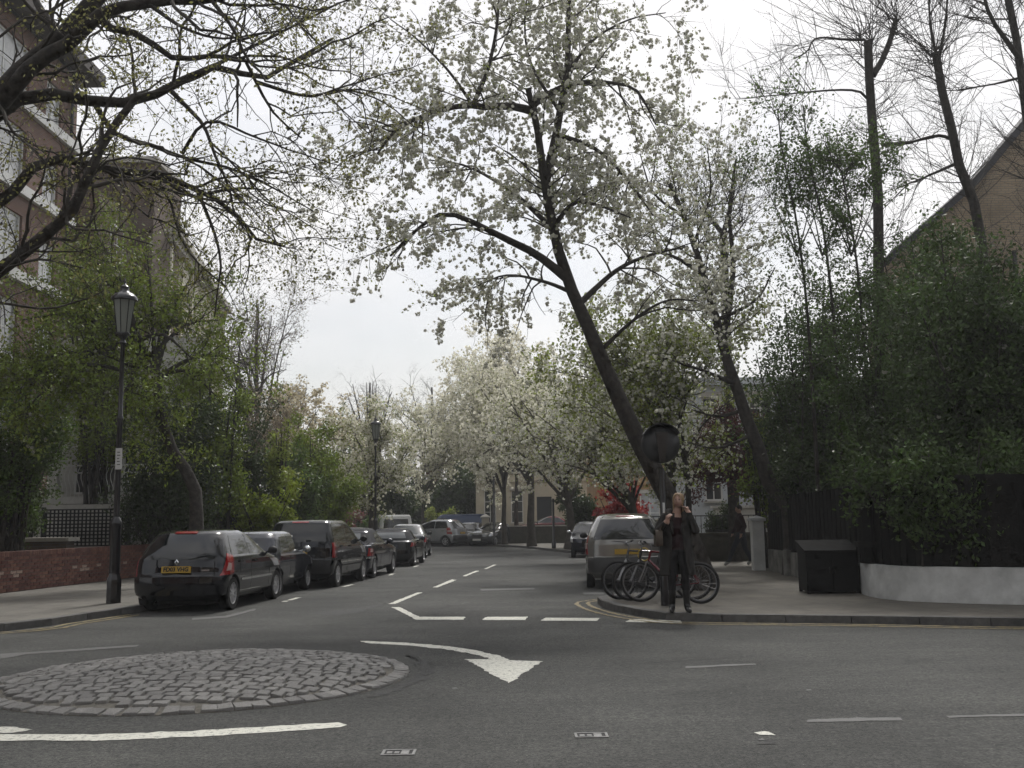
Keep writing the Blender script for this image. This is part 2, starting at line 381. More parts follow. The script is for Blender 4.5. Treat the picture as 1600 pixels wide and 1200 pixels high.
def kerbs(parent, line, sgn):
    for a, t, nrm, L in kerb_line(parent, line):
        mb = MB(); h = PH + random.uniform(-0.002, 0.006)
        M = Matrix((t, nrm * sgn, Vector((0, 0, 1)))).transposed().to_4x4(); M.translation = a
        w = 0.15; g = 0.006; e = 0.018
        # box with a bevelled road edge
        prof = [(0, -0.02), (0, h - e), (e, h), (w, h), (w, -0.02)]
        vs = [M @ Vector((g, p[0], p[1])) for p in prof] + [M @ Vector((L - g, p[0], p[1])) for p in prof]
        mb.add(vs, [(0,1,2,3,4), (9,8,7,6,5)] + [(i, (i+1) % 5, 5 + (i+1) % 5, 5 + i) for i in range(5)])
        mb.build('kerb_stone', KERB, parent)
pr = pavement('pavement_right', np.vstack([rn, rf_[1:]]), [(-30, 76), (40, 76), (60, 40), (60, 10)], FLAGS)
pl = pavement('pavement_left', np.vstack([ln, lf[1:]]), [(-60, 66), (-60, 9.5)], FLAGS_L)
kerbs(pr, np.vstack([rn, rf_[1:]]), -1)
kerbs(pl, np.vstack([ln, lf[1:]]), 1)

# ------------------------------------------------------------------ road markings (thin sheets)
MZ = 0.004
def marking(name, polys, m, label, z=MZ, group=None, wob=0.010):
    mb = MB()
    for poly in polys:
        pts = []
        n = len(poly)
        for i in range(n):                      # ragged, hand-laid edges
            a, b = Vector(poly[i]), Vector(poly[(i+1) % n]); k = max(1, int((b - a).length / 0.07))
            for j in range(k):
                p = a.lerp(b, j / k); pts.append((p.x + random.gauss(0, wob), p.y + random.gauss(0, wob), z))
        mb.add(pts, [tuple(range(len(pts)))])
    me = mb.mesh(name)
    bm = bmesh.new(); bm.from_mesh(me); bmesh.ops.triangulate(bm, faces=bm.faces)
    for f in bm.faces:
        if f.normal.z < 0: f.normal_flip()
    bm.to_mesh(me); bm.free()
    o = link(name, me, m); tag(o, kind='structure', label=label, cat='road marking', group=group); return o
def pp(*pts): return [tuple(G(x, y).xy) for x, y in pts]
def strip(line, w):
    line = [Vector(p) for p in line]; l, r = [], []
    for i, p in enumerate(line):
        t = (line[min(i+1, len(line)-1)] - line[max(i-1, 0)]).normalized(); n = Vector((-t.y, t.x))
        l.append(tuple(p + n*w/2)); r.append(tuple(p - n*w/2))
    return l + r[::-1]
def marks(name, lst, m, labs, w=None, group=None):
    for q, lab in zip(lst, labs): marking(name, [q if w is None else strip(q, w)], m, lab, group=group)

marking('arrow_marking', [pp((563, 1002), (575, 1002), (640, 1005), (700, 1010), (745, 1017), (780, 1025), (797, 1032), (847, 1034), (796, 1068), (726, 1030.5), (768, 1030.5), (740, 1022.5), (700, 1015.5), (640, 1009), (577, 1005.5))], WHITE_P, 'curved white arrow painted on the asphalt, pointing toward the viewer')
marking('entry_line', [pp((612, 949), (624, 949), (655, 964), (728, 964), (724, 968.5), (650, 968.5))], WHITE_P, 'bent white line where the side street meets the junction')
marks('give_way_dash', [pp((760, 964), (825, 964), (820, 969), (753, 969)), pp((852, 965.5), (937, 966), (933, 970.5), (845, 970)), pp((985, 967.5), (1062, 970), (1066, 974), (978, 972))], WHITE_P,
      ['short white give way dash just right of the bent line', 'middle white give way dash across the street mouth', 'white give way dash nearest the woman and kerb'], group='give way dashes')
marks('centre_dash', [pp((606, 944), (617, 944), (660, 926), (652, 926)), pp((676, 918), (684, 918), (713, 906.5), (706, 905.5)), pp((722, 900.5), (728, 900.5), (749, 892), (743, 892)), pp((756, 889), (761, 889), (776, 882.5), (771, 882.5))], WHITE_P,
      ['longest white centre line dash beside the bent entry line', 'curved white centre line dash, second up the street', 'white centre line dash, third up the street', 'smallest white centre line dash, farthest up the street'], group='centre line dashes')
marking('ring_marking', [pp((-60, 1147), (0, 1148), (150, 1148), (300, 1143), (430, 1135), (525, 1129.5), (541, 1133), (530, 1137), (430, 1144), (300, 1152), (150, 1158), (0, 1158), (-60, 1157))], WHITE_P, 'long curved white line in front of the cobbled roundabout')
marking('ring_marking', [pp((-40, 1136), (20, 1137), (53, 1141), (20, 1146), (-40, 1145.5))], WHITE_P, 'stub of a white arrowhead at the left edge, front of roundabout')
marking('ring_marking', [pp((-20, 1023), (20, 1021), (120, 1014), (216, 1008), (216, 1010.5), (120, 1017.5), (40, 1022.5), (10, 1029), (-20, 1031))], WORN_P, 'faded white curved line behind the cobbled roundabout')
marking('parking_line', [pp((300, 966), (352, 962.5), (398, 951), (400, 953), (356, 965), (300, 969))], WORN_P, 'white parking bay line behind the black hatchback')
for q, lab in (((452, 938, 466, 934), 'small parking bay dash beside the second car'), ((536, 917, 551, 913.5), 'small parking bay dash beside the tall black car'), ((608, 899, 615, 896.5), 'small parking bay dash beside the convertible'), ((647, 886, 653, 884), 'small parking bay dash beside the roadster'), ((443, 940.5, 449, 939), 'tiny worn dash fragment beside the second car')):
    marking('parking_dash', [strip(pp(q[:2], q[2:]), 0.1)], WHITE_P, lab, group='parking bay dashes')
marking('parking_line', [pp((910, 926), (945, 926), (945, 929), (912, 929))], WORN_P, 'worn white bay line behind the beige people carrier')
marking('worn_line', [pp((1260, 1125), (1330, 1122.5), (1405, 1122), (1408, 1126), (1330, 1128), (1264, 1129))], WORN_P, 'worn pale line on the right foreground asphalt')
marking('worn_line', [pp((1480, 1119), (1600, 1116), (1700, 1114), (1700, 1117), (1600, 1119.5), (1484, 1122))], WORN_P, 'faint worn line at the right edge of the asphalt')
marking('worn_line', [pp((1070, 1042), (1180, 1037), (1180, 1039), (1072, 1045))], WORN_P, 'faint scuffed white streak right of the arrow')
marking('worn_line', [pp((750, 920.5), (835, 919), (835, 921), (752, 923))], WORN_P, 'faint cross line in the street beyond the dashes')
# double yellow lines
def offset_line(line, d):
    out = []
    for i, p in enumerate(line):
        t = np.array(line[min(i+1, len(line)-1)]) - np.array(line[max(i-1, 0)]); t /= np.linalg.norm(t); out.append(tuple(np.array(p) + d * np.array((-t[1], t[0]))))
    return out
rsel = [tuple(p) for p in cr_line(right_near, 0.3) if p[0] < 9]
lsel = [tuple(p) for p in cr_line(left_near, 0.3) if p[0] > -11 and p[1] < 18.0]
for d, s, lab in ((0.16, rsel, 'inner yellow line hugging the right kerb corner'), (0.36, rsel, 'outer yellow line around the right kerb corner'), (-0.16, lsel, 'inner yellow line along the left kerb'), (-0.36, lsel, 'outer yellow line along the left kerb')):
    marking('yellow_line', [strip(offset_line(s, d), 0.07)], YELLOW_P, lab, z=0.008, group='double yellow lines')
# dark crescent of old asphalt beside the roundabout and a patch in the side street
PATCH = mat('tar_patch', (0.034, 0.034, 0.033), 0.8, var=0.5, scale=14, bump=0.7, bscale=70)
marking('tar_crescent', [pp((600, 1086), (650, 1070), (676, 1052), (672, 1036), (640, 1024), (655, 1036), (655, 1052), (630, 1070), (575, 1090))], PATCH, 'dark ragged tar crescent at the right edge of the roundabout', z=0.0035, wob=0.03)
marking('tar_patch', [pp((480, 958), (560, 950), (604, 942), (600, 946), (560, 957), (520, 964))], PATCH, 'dark rough tar patch in the street mouth', z=0.003, wob=0.03)
marking('tar_patch', [pp((1180, 1160), (1210, 1158), (1212, 1162), (1182, 1164))], PATCH, 'tiny dark tar spot on the foreground asphalt', z=0.003, wob=0.01)
marking('paint_spot', [pp((1178, 1145), (1195, 1143), (1206, 1145), (1204, 1149), (1190, 1149))], WHITE_P, 'small white paint blob on the foreground asphalt')
for i, (x, y) in enumerate(((1140, 1083), (706, 1075), (1185, 1156), (455, 1131), (1260, 1078))):
    marking('paint_fleck', [pp((x, y), (x + 7, y - 1), (x + 8, y + 1.5), (x + 1, y + 2))], WORN_P, ['pale fleck right of the arrow tip', 'pale fleck left below the arrow', 'pale fleck under the white paint blob', 'pale fleck above the long curved line', 'pale fleck on the asphalt under the right kerb'][i], group='pale flecks on the asphalt')

# ------------------------------------------------------------------ small iron covers
IRON = mat('cast_iron', (0.19, 0.19, 0.185), 0.7, 0.1, var=0.3, scale=30)
IRON_D = mat('dark_slot', (0.012, 0.012, 0.012), 0.8)
def stopcock(px0, px1, py0, py1, label):
    a, b = G(px0, (py0+py1)/2), G(px1, (py0+py1)/2); near, far = G((px0+px1)/2, py1), G((px0+px1)/2, py0)
    c = (a + b) / 2; w = (b - a).length / 2; d = (far.y - near.y) / 2
    t = empty('utility_cover', (c.x, (near.y + far.y)/2, 0)); tag(t, label, 'utility cover', 'iron covers in the road')
    mb = MB(); e = 0.018
    mb.box(-w, w, -d, -d + e, -0.01, 0.008); mb.box(-w, w, d - e, d, -0.01, 0.008); mb.box(-w, -w + e, -d + e, d - e, -0.01, 0.008); mb.box(w - e, w, -d + e, d - e, -0.01, 0.008)
    mb.build('frame', IRON, t)
    mb = MB(); mb.box(-w + e, w - e, -d + e, d - e, -0.01, 0.003); mb.build('recess', IRON_D, t)
    mb = MB(); mb.box(w*0.15, w*0.62, -d + e*1.5, d - e*1.5, -0.01, 0.007); mb.box(-w*0.25, w*0.02, -d*0.35, d*0.35, -0.01, 0.006); mb.box(-w*0.7, -w*0.4, -d*0.35, d*0.35, -0.01, 0.006); mb.build('lid', IRON, t)
stopcock(597, 649, 1172.5, 1181, 'small pale iron cover at the bottom edge of the road')
stopcock(898, 950, 1146, 1153.5, 'small iron cover in the road right of the lower one')

# ------------------------------------------------------------------ cobbled mini roundabout
RC = Vector((-3.09, 10.42)); RR = 2.03; DOME = 0.12
COB = mat('granite_sett', (0.195, 0.19, 0.18), 0.75, var=0.32, scale=14, bump=0.5, bscale=45, obj=0.18)
MORT = mat('sett_mortar', (0.12, 0.112, 0.094), 0.95, var=0.3, scale=20, bump=0.6, bscale=40)
def dome(r): return 0.018 + DOME * (1 - (r / RR) ** 2)
rt_ = empty('roundabout', (RC.x, RC.y, 0)); tag(rt_, 'low round cobbled mini roundabout of grey granite setts', 'roundabout', kind='structure')
mb = MB(); prof = [(RR - 0.01, 0.0)] + [(RR * q - 0.012, dome(RR * q) - 0.012) for q in (1.0, 0.85, 0.7, 0.5, 0.3, 0.1, 0.02)]
mb.lathe(prof, 64); mb.build('mortar_bed', MORT, rt_, smooth=40)
def sett_mesh(seed):
    rnd = random.Random(seed); mb = MB(); e = 0.05
    o = [(-.5,-.5), (.5,-.5), (.5,.5), (-.5,.5)]; o = [(x + rnd.uniform(-.06,.06), y + rnd.uniform(-.07,.07)) for x, y in o]
    t = [(x*(1-e*1.6) + rnd.uniform(-.03,.03), y*(1-e*2.0) + rnd.uniform(-.03,.03)) for x, y in o]
    vs = [(x, y, -1.0) for x, y in o] + [(x, y, -0.16 + rnd.uniform(-.04,.04)) for x, y in o] + [(x, y, rnd.uniform(-.08, .08)) for x, y in t] + [(0, 0, .03)]
    fs = [(i, (i+1) % 4, 4+(i+1) % 4, 4+i) for i in range(4)] + [(4+i, 4+(i+1) % 4, 8+(i+1) % 4, 8+i) for i in range(4)] + [(8+i, 8+(i+1) % 4, 12) for i in range(4)]
    mb.add(vs, fs); return mb.mesh('sett', 60)
SETTS = [sett_mesh(i) for i in range(9)]
spots = []
nring = 84
for i in range(nring):
    a = 2 * math.pi * i / nring + random.gauss(0, 0.006); r = RR - 0.085
    spots.append((r*math.cos(a), r*math.sin(a), a + math.pi/2, 2*math.pi*RR/nring - 0.018, 0.15))
row = 0; yy = -RR + 0.22
while yy < RR - 0.2:
    half = math.sqrt(max(0, (RR - 0.2)**2 - yy*yy)); x = -half + random.uniform(0, 0.08)
    while x < half - 0.06:
        w = random.uniform(0.115, 0.17)
        if x + w > half + 0.03: w = half - x
        if w > 0.07:
            cx = x + w/2; th = -0.105 * math.sin(cx * 1.5)
            spots.append((cx, yy + 0.07 * math.cos(cx * 1.5) + random.gauss(0, 0.006), th + random.gauss(0, 0.03), w - random.uniform(0.014, 0.035), 0.142 - random.uniform(0.012, 0.030)))
        x += w
    yy += 0.142
spots.sort(key=lambda s: s[1])
rest = MB()
for i, (x, y, a, w, d) in enumerate(spots):
    r = math.hypot(x, y); z = dome(r) + random.uniform(0.006, 0.017) * (0.5 if r > RR - 0.12 else 1)
    slope = -2 * DOME / RR**2
    N = Vector((-slope * x, -slope * y, 1)).normalized(); N = (N + Vector((random.gauss(0, .022), random.gauss(0, .022), 0))).normalized()
    T = Vector((math.cos(a), math.sin(a), 0)); T = (T - N * T.dot(N)).normalized(); Bv = N.cross(T)
    M = Matrix((T * w, Bv * d, N * 0.07)).transposed().to_4x4(); M.translation = (x, y, z)
    me = SETTS[i % 9]
    if i < 300:
        o = link('sett', me, COB, rt_); o.matrix_local = M
    else:
        rest.add([M @ v.co for v in me.vertices], [tuple(p.vertices) for p in me.polygons])
if rest.v:
    o = rest.build('far_setts', mat('granite_sett_far', (0.195, 0.19, 0.18), 0.75, var=0.32, scale=14, bump=0.5, bscale=45, island=0.18), rt_, smooth=60); o['kind'] = 'stuff'
# ------------------------------------------------------------------ buildings
BRICK_RED = brick_mat('brick_red_brown', (0.17, 0.075, 0.05), (0.12, 0.055, 0.04), (0.16, 0.14, 0.12))
BRICK_DK = brick_mat('brick_dark', (0.14, 0.092, 0.066), (0.11, 0.072, 0.054), (0.13, 0.115, 0.1))
BRICK_YEL = brick_mat('brick_stock', (0.35, 0.275, 0.185), (0.29, 0.225, 0.15), (0.22, 0.19, 0.15))
WHITE = mat('white_gloss', (0.62, 0.62, 0.60), 0.5, var=0.12, scale=2)
STUCCO = mat('white_stucco', (0.52, 0.51, 0.48), 0.8, var=0.18, scale=1.2, bump=0.1)
CREAM = mat('cream_stucco', (0.47, 0.43, 0.34), 0.8, var=0.15, scale=0.8)
GLASS = mat('window_glass', (0.03, 0.035, 0.04), 0.06, spec=0.9)
GLASS_L = mat('curtained_glass', (0.34, 0.35, 0.35), 0.12, var=0.4, scale=1.2, spec=0.8)
SLATE = mat('slate_roof', (0.045, 0.045, 0.05), 0.7, var=0.3, scale=3)
STONE = mat('ledge_stone', (0.42, 0.40, 0.36), 0.8, var=0.2, scale=2)
PIPE = mat('black_pipe', (0.015, 0.015, 0.016), 0.5)
IRONB = mat('black_iron', (0.012, 0.012, 0.013), 0.45, var=0.2)

def wall_frame(O, U):
    """matrix of a facade: local x along the wall, local y out of the wall, local z up"""
    U = Vector((U[0], U[1], 0)).normalized(); N = Vector((U.y, -U.x, 0))
    M = Matrix((U, N, Vector((0, 0, 1)))).transposed().to_4x4(); M.translation = O; return M
def window(parent, M, x0, x1, z0, z1, cols, rows, frame=WHITE, glass=GLASS, bar=0.045, edge=0.07, sill=True, rec=0.0, head=False):
    """one window: frame (part) > each pane (sub-part), sill"""
    mb = MB(); p = 0.03 - rec; b = -0.12
    mb.box(x0, x0 + edge, b, p, z0, z1, M); mb.box(x1 - edge, x1, b, p, z0, z1, M)
    mb.box(x0 + edge, x1 - edge, b, p, z0, z0 + edge, M); mb.box(x0 + edge, x1 - edge, b, p, z1 - edge, z1, M)
    W = (x1 - x0 - 2*edge) / cols; H = (z1 - z0 - 2*edge) / rows
    for i in range(1, cols): mb.box(x0 + edge + W*i - bar/2, x0 + edge + W*i + bar/2, b, p - 0.008, z0 + edge, z1 - edge, M)
    for j in range(1, rows): mb.box(x0 + edge, x1 - edge, b, p - 0.014, z0 + edge + H*j - bar/2, z0 + edge + H*j + bar/2, M)
    f = mb.build('window', frame, parent)
    for i in range(cols):
        for j in range(rows):
            g = MB(); xa, xb = x0 + edge + W*i + (bar/2 if i else 0), x0 + edge + W*(i+1) - (bar/2 if i < cols-1 else 0)
            za, zb = z0 + edge + H*j + (bar/2 if j else 0), z0 + edge + H*(j+1) - (bar/2 if j < rows-1 else 0)
            g.box(xa, xb, b, p - 0.035, za, zb, M); g.build('pane', glass, f)
    if sill:
        mb = MB(); mb.box(x0 - 0.08, x1 + 0.08, -0.1, 0.12, z0 - 0.09, z0 - 0.003, M); mb.build('sill', STONE, f)
    if head:
        mb = MB(); mb.box(x0 - 0.12, x1 + 0.12, -0.1, 0.08, z1 + 0.003, z1 + 0.22, M); mb.build('lintel', STONE, f)
    return f
def wall_with_holes(name, parent, M, x0, x1, z0, z1, holes, m, thick=0.35):
    """wall as a grid of blocks leaving the window openings open (one mesh)"""
    xs = sorted({x0, x1} | {h[0] for h in holes} | {h[1] for h in holes}); zs = sorted({z0, z1} | {h[2] for h in holes} | {h[3] for h in holes})
    mb = MB()
    def inside(cx, cz): return any(h[0] < cx < h[1] and h[2] < cz < h[3] for h in holes)
    solid = [[not inside((xs[i]+xs[i+1])/2, (zs[j]+zs[j+1])/2) for j in range(len(zs)-1)] for i in range(len(xs)-1)]
    def q(a, b, c, d): mb.add([M @ Vector(v) for v in (a, b, c, d)], [(0, 1, 2, 3)])
    for i in range(len(xs)-1):
        for j in range(len(zs)-1):
            if not solid[i][j]: continue
            a, b, c, d = xs[i], xs[i+1], zs[j], zs[j+1]
            q((a,0,c), (b,0,c), (b,0,d), (a,0,d)); q((a,-thick,c), (b,-thick,c), (b,-thick,d), (a,-thick,d))
            if i == 0 or not solid[i-1][j]: q((a,0,c), (a,-thick,c), (a,-thick,d), (a,0,d))
            if i == len(xs)-2 or not solid[i+1][j]: q((b,0,c), (b,-thick,c), (b,-thick,d), (b,0,d))
            if j == 0 or not solid[i][j-1]: q((a,0,c), (b,0,c), (b,-thick,c), (a,-thick,c))
            if j == len(zs)-2 or not solid[i][j+1]: q((a,0,d), (b,0,d), (b,-thick,d), (a,-thick,d))
    return mb.build(name, m, parent)

# --- brick mansion block on the left (facade faces the street, +X)
def mansion():
    t = empty('apartment_block', (-16.3, 30, 0)); tag(t, 'tall red brick apartment block with white framed windows at left edge', 'building')
    L = Matrix.Translation(Vector((16.3, -30, 0)))
    # facade runs from near (y=16) to far (y=37); local x along +Y, local y = +X (outwards)
    M = L @ wall_frame(Vector((-16.3, 16, 0)), (0, 1))
    holes = []; wins = []
    H = 2.92; base = 0.9
    for s in range(6):
        z0 = base + s*H
        for (a, b, c) in ((9.9, 12.6, 3), (14.0, 17.2, 4), (18.5, 19.7, 2)):
            w = (a, b, z0 + 0.25, z0 + (2.15 if c > 2 else 1.75)); holes.append(w); wins.append((w, c))
    wall_with_holes('wall', t, M, 0, 21, 0, 18.3, holes, BRICK_RED)
    for w, c in wins: window(t, M, *w, c, 2, glass=GLASS_L, rec=0.12)
    for s in range(7):
        z = base + s*H - 0.12
        mb = MB(); mb.box(8, 21.06, 0.004, 0.16, z, z + 0.36, M); mb.build('string_course', WHITE, t)
    mb = MB(); mb.box(-0.2, 21.7, -6, 0.75, 18.3, 18.75, M); mb.build('eave', mat('dark_eave', (0.07, 0.06, 0.055), 0.8), t)
    mb = MB(); mb.box(0, 20.996, -9, -0.36, 0, 18.29, M); mb.build('core', BRICK_RED, t)
    mb = MB(); mb.tube([M @ Vector((20.4, 0.09, 0.2)), M @ Vector((20.4, 0.09, 18.2))], 0.06, 8); mb.build('drainpipe', PIPE, t)
mansion()
def far_block():
    t = empty('apartment_block', (-17.0, 43, 0)); tag(t, 'dark brick block with flat parapet behind the tree, left of terrace', 'building')
    L = Matrix.Translation(-Vector(t.location))
    M = L @ wall_frame(Vector((-24.0, 42.5, 0)), (1, 0))
    holes = [(5.6 + 0, 6.9, 1.5 + s*3, 3.2 + s*3) for s in range(5)]
    wall_with_holes('wall', t, M, 0, 8.75, 0, 17.0, holes, BRICK_DK)
    for h in holes: window(t, M, *h, 2, 2, rec=0.1)
    mb = MB(); mb.box(0.003, 8.747, -3.5, -0.36, 0, 16.99, M); mb.build('core', BRICK_DK, t)
    mb = MB(); mb.box(-0.1, 8.9, -3.6, 0.15, 17.0, 17.25, M); mb.build('coping', STONE, t)
    mb = MB()
    for x in (6.2, 6.6, 7.0, 7.4): mb.lathe([(0.13, 17.25), (0.11, 17.75), (0.13, 17.8)], 8, tuple(M @ Vector((x, -1.5, 0))))
    mb.build('chimney_pots', mat('terracotta', (0.25, 0.11, 0.06), 0.8), t)
    # the return face towards the brick block, with a white framed window
    M2 = L @ wall_frame(Vector((-16.0, 38.6, 0)), (0.0, 1))
    mb = MB(); mb.box(0, 3.8, -3, 0, 0, 14.4, M2); mb.build('wing', BRICK_DK, t)
    for z in (6.0, 9.0, 12.0): window(t, M2, 1.2, 2.6, z, z + 1.6, 2, 2)
far_block()
TERR = mat('pale_terrace_stucco', (0.60, 0.56, 0.47), 0.8, var=0.15, scale=0.8)
def terrace():
    a = Vector((-15.3, 44.6, 0)); b = Vector((-17.8, 62.0, 0)); t = empty('terrace_house', a); tag(t, 'pale stucco terrace with heavy cornice behind the trees on the left', 'building')
    L = Matrix.Translation(-a); M = L @ wall_frame(a, (b - a)); n = (b - a).length
    holes = []
    for k in range(6):
        for s, (z0, z1) in enumerate(((1.2, 3.4), (4.4, 7.2), (8.2, 10.4), (11.2, 12.9))):
            x = 0.9 + k*2.85; holes.append((x, x + 1.15, z0, z1))
    wall_with_holes('wall', t, M, 0, n, 0, 14.4, holes, TERR)
    for i, h in enumerate(holes): window(t, M, *h, 2, 3, rec=0.1, head=(i % 4 in (1, 2)))
    mb = MB(); mb.box(-0.2, n + .2, -0.3, 0.55, 14.4, 14.75, M); mb.box(-0.1, n + .1, -0.3, 0.3, 14.1, 14.397, M); mb.build('cornice', STONE, t)
    mb = MB(); mb.box(0, n, 0.004, 0.2, 7.6, 7.85, M); mb.box(0, n, 0.004, 0.2, 10.75, 10.95, M); mb.build('string_course', STONE, t)
    mb = MB(); mb.box(0.002, n - .002, -7, -0.36, 0, 14.38, M); mb.box(0.003, n - .003, -7, -0.33, 14.76, 16.2, M); mb.build('core', TERR, t)
    for k in range(5):
        mb = MB(); x = 1.9 + k*2.9; mb.box(x, x + 0.55, -2.4, -1.4, 16.2, 17.6, M)
        mb.build('chimney', BRICK_YEL, t)
    for k in range(7):
        mb = MB(); x = 0.3 + k*2.85; mb.box(x - .18, x + .18, 0.004, 0.14, 0.2, 14.05, M); mb.build('pilaster', TERR, t)
terrace()

# --- white porch and balcony at ground level behind the trellis
def porch():
    t = empty('house_porch', (-12.5, 34, 0)); tag(t, 'white stucco house front with balcony behind the trellis', 'house'); L = Matrix.Translation(-Vector(t.location))
    M = L @ wall_frame(Vector((-15.3, 34.0, 0)), (1, 0))
    holes = [(0.75, 1.75, 2.55, 4.6), (2.35, 3.3, 2.55, 4.6), (3.8, 4.6, 2.55, 4.6), (0.75, 1.75, 5.4, 7.1), (2.35, 3.3, 5.4, 7.1)]
    wall_with_holes('wall', t, M, 0, 5.2, 0, 7.8, holes, STUCCO, thick=0.3)
    for h in holes: window(t, M, *h, 2, 3, rec=0.05)
    mb = MB(); mb.box(0, 5.2, 0.004, 1.0, 2.22, 2.45, M); mb.build('balcony_slab', STUCCO, t)
    rl = MB(); rl.box(0.6, 5.15, 0.93, 0.97, 3.42, 3.47, M); rl.build('balcony_rail', WHITE, t)
    for i in range(34):
        x = 0.65 + i * 0.135
        mb = MB(); pts = [M @ Vector((x + 0.05*math.sin(q/7*math.pi*2.2), 0.95 + 0.09*math.sin(q/7*math.pi), 2.45 + q*0.97/7)) for q in range(8)]
        mb.tube(pts, 0.013, 5); mb.build('baluster', WHITE, t, smooth=50)
    mb = MB(); mb.box(0.0, 0.32, 0.004, 0.3, 0, 4.9, M); mb.build('pier', STUCCO, t)
porch()
def trellis():
    t = empty('trellis', (-12.5, 30.2, 0.1)); tag(t, 'dark square lattice trellis screen above the brick wall', 'trellis')
    P0, P1 = AT(73, 797, 30.2), AT(196, 852, 30.2)
    W = P1.x - P0.x; z0, z1 = P1.z, P0.z; ox = P0.x + 12.5
    LT = mat('trellis_wood', (0.014, 0.016, 0.016), 0.8)
    n = 21
    for i in range(n):
        x = ox + W * i / (n-1); mb = MB(); mb.box(x - 0.022, x + 0.022, -0.012, 0.012, z0 - 0.1, z1 - 0.1); mb.build('slat', LT, t)
    for j in range(11):
        z = z0 - 0.1 + (z1 - z0) * j / 10; mb = MB(); mb.box(ox - 0.03, ox + W + 0.03, -0.032, -0.013, z - 0.02, z + 0.02); mb.build('slat', LT, t)
    for x in (ox - 0.08, ox + W + 0.08):
        mb = MB(); mb.box(x - 0.045, x + 0.045, -0.05, 0.05, 0, z1 - 0.02); mb.build('post', LT, t)
    w = MB(); w.box(-15.2, -10.9, 30.9, 31.05, 0.1, 2.15); tag(w.build('screen_wall', STUCCO), 'white rendered wall standing right behind the lattice trellis', 'wall')
trellis()
# small brick garden pier with pale cap, in front of the block
def garden_pier():
    a = AT(22, 868, 27); t = empty('garden_pier', (a.x + 0.7, 27, 0.1)); tag(t, 'short brick garden pier with a pale flat cap, far left', 'wall')
    mb = MB(); mb.box(-1.2, 0.75, -0.25, 0.25, 0, 1.02); mb.build('brickwork', brick_mat('brick_sandy', (0.14, 0.10, 0.07), (0.10, 0.075, 0.055), (0.12, 0.11, 0.1)), t)
    mb = MB(); mb.box(-1.3, 0.85, -0.35, 0.35, 1.023, 1.12); mb.build('cap', STONE, t)
garden_pier()

# --- low red brick garden wall on the left, bricks laid one by one where they show
def garden_wall():
    a = G(-90, 938, PH); b = G(232, 900, PH); a.z = b.z = 0.0
    t = empty('brick_wall', (a.x, a.y, PH)); tag(t, 'low red brick garden wall along the left pavement', 'wall')
    U = (b - a); U.z = 0; U.normalize(); ang = math.atan2(U.y, U.x); t.rotation_euler = (0, 0, ang)
    Lg = (b - a).length + 6.0; H = 0.86
    MR = mat('wall_mortar', (0.10, 0.085, 0.07), 0.95, var=0.3, scale=8)
    BR = mat('wall_brick', (0.125, 0.054, 0.041), 0.85, var=0.3, scale=12, bump=0.3, obj=0.35)
    BR2 = mat('wall_brick_far', (0.125, 0.054, 0.041), 0.85, var=0.3, scale=12, bump=0.3, island=0.35)
    EFF = mat('salted_brick', (0.30, 0.22, 0.18), 0.9, var=0.5, scale=20)
    mb = MB(); mb.box(0, Lg, 0.008, 0.215, -0.05, H - 0.01); mb.build('mortar_core', MR, t)
    bm_ = MB(); bm_.box(0.005, 0.22, 0, 0.1, 0.005, 0.068); bme = bm_.mesh('brick'); bme.materials.append(BR)
    cm = MB(); cm.box(0.004, 0.105, -0.008, 0.222, 0.004, 0.11); cme = cm.mesh('coping_brick'); cme.materials.append(BR)
    cnt = 0; rest = MB(); xo = 1.6
    x = xo
    while x < Lg - 0.2:
        for j in range(10):
            xx = x + (0.1125 if j % 2 else 0)
            if cnt < 290 and x < xo + 6.6:
                o = link('brick', bme, None, t, loc=(xx, -0.004 + random.uniform(-.004, .003), 0.01 + j*0.075)); cnt += 1
                if j in (4, 5) and random.random() < 0.22: o.material_slots[0].link = 'OBJECT'; o.material_slots[0].material = EFF
            else:
                rest.box(xx + .005, xx + .22, -0.004 + random.uniform(-.004,.003), 0.1, 0.015 + j*.075, 0.078 + j*.075)
        x += 0.225
    x = 0
    while x < xo:
        for j in range(10): xx = x + (0.1125 if j % 2 else 0); rest.box(xx + .005, min(xx + .22, xo + .1), -0.004, 0.1, 0.015 + j*.075, 0.078 + j*.075)
        x += 0.225
    x = 0
    while x < Lg: rest.box(x + .004, x + .072, -0.008, 0.222, H - 0.10, H + 0.008); x += 0.075
    o = rest.build('far_bricks', BR2, t); o['kind'] = 'stuff'
    # buttress seam
    mb = MB(); mb.box(Lg*0.43, Lg*0.43 + .012, -0.012, 0, 0, H); mb.build('movement_joint', MR, t)
garden_wall()

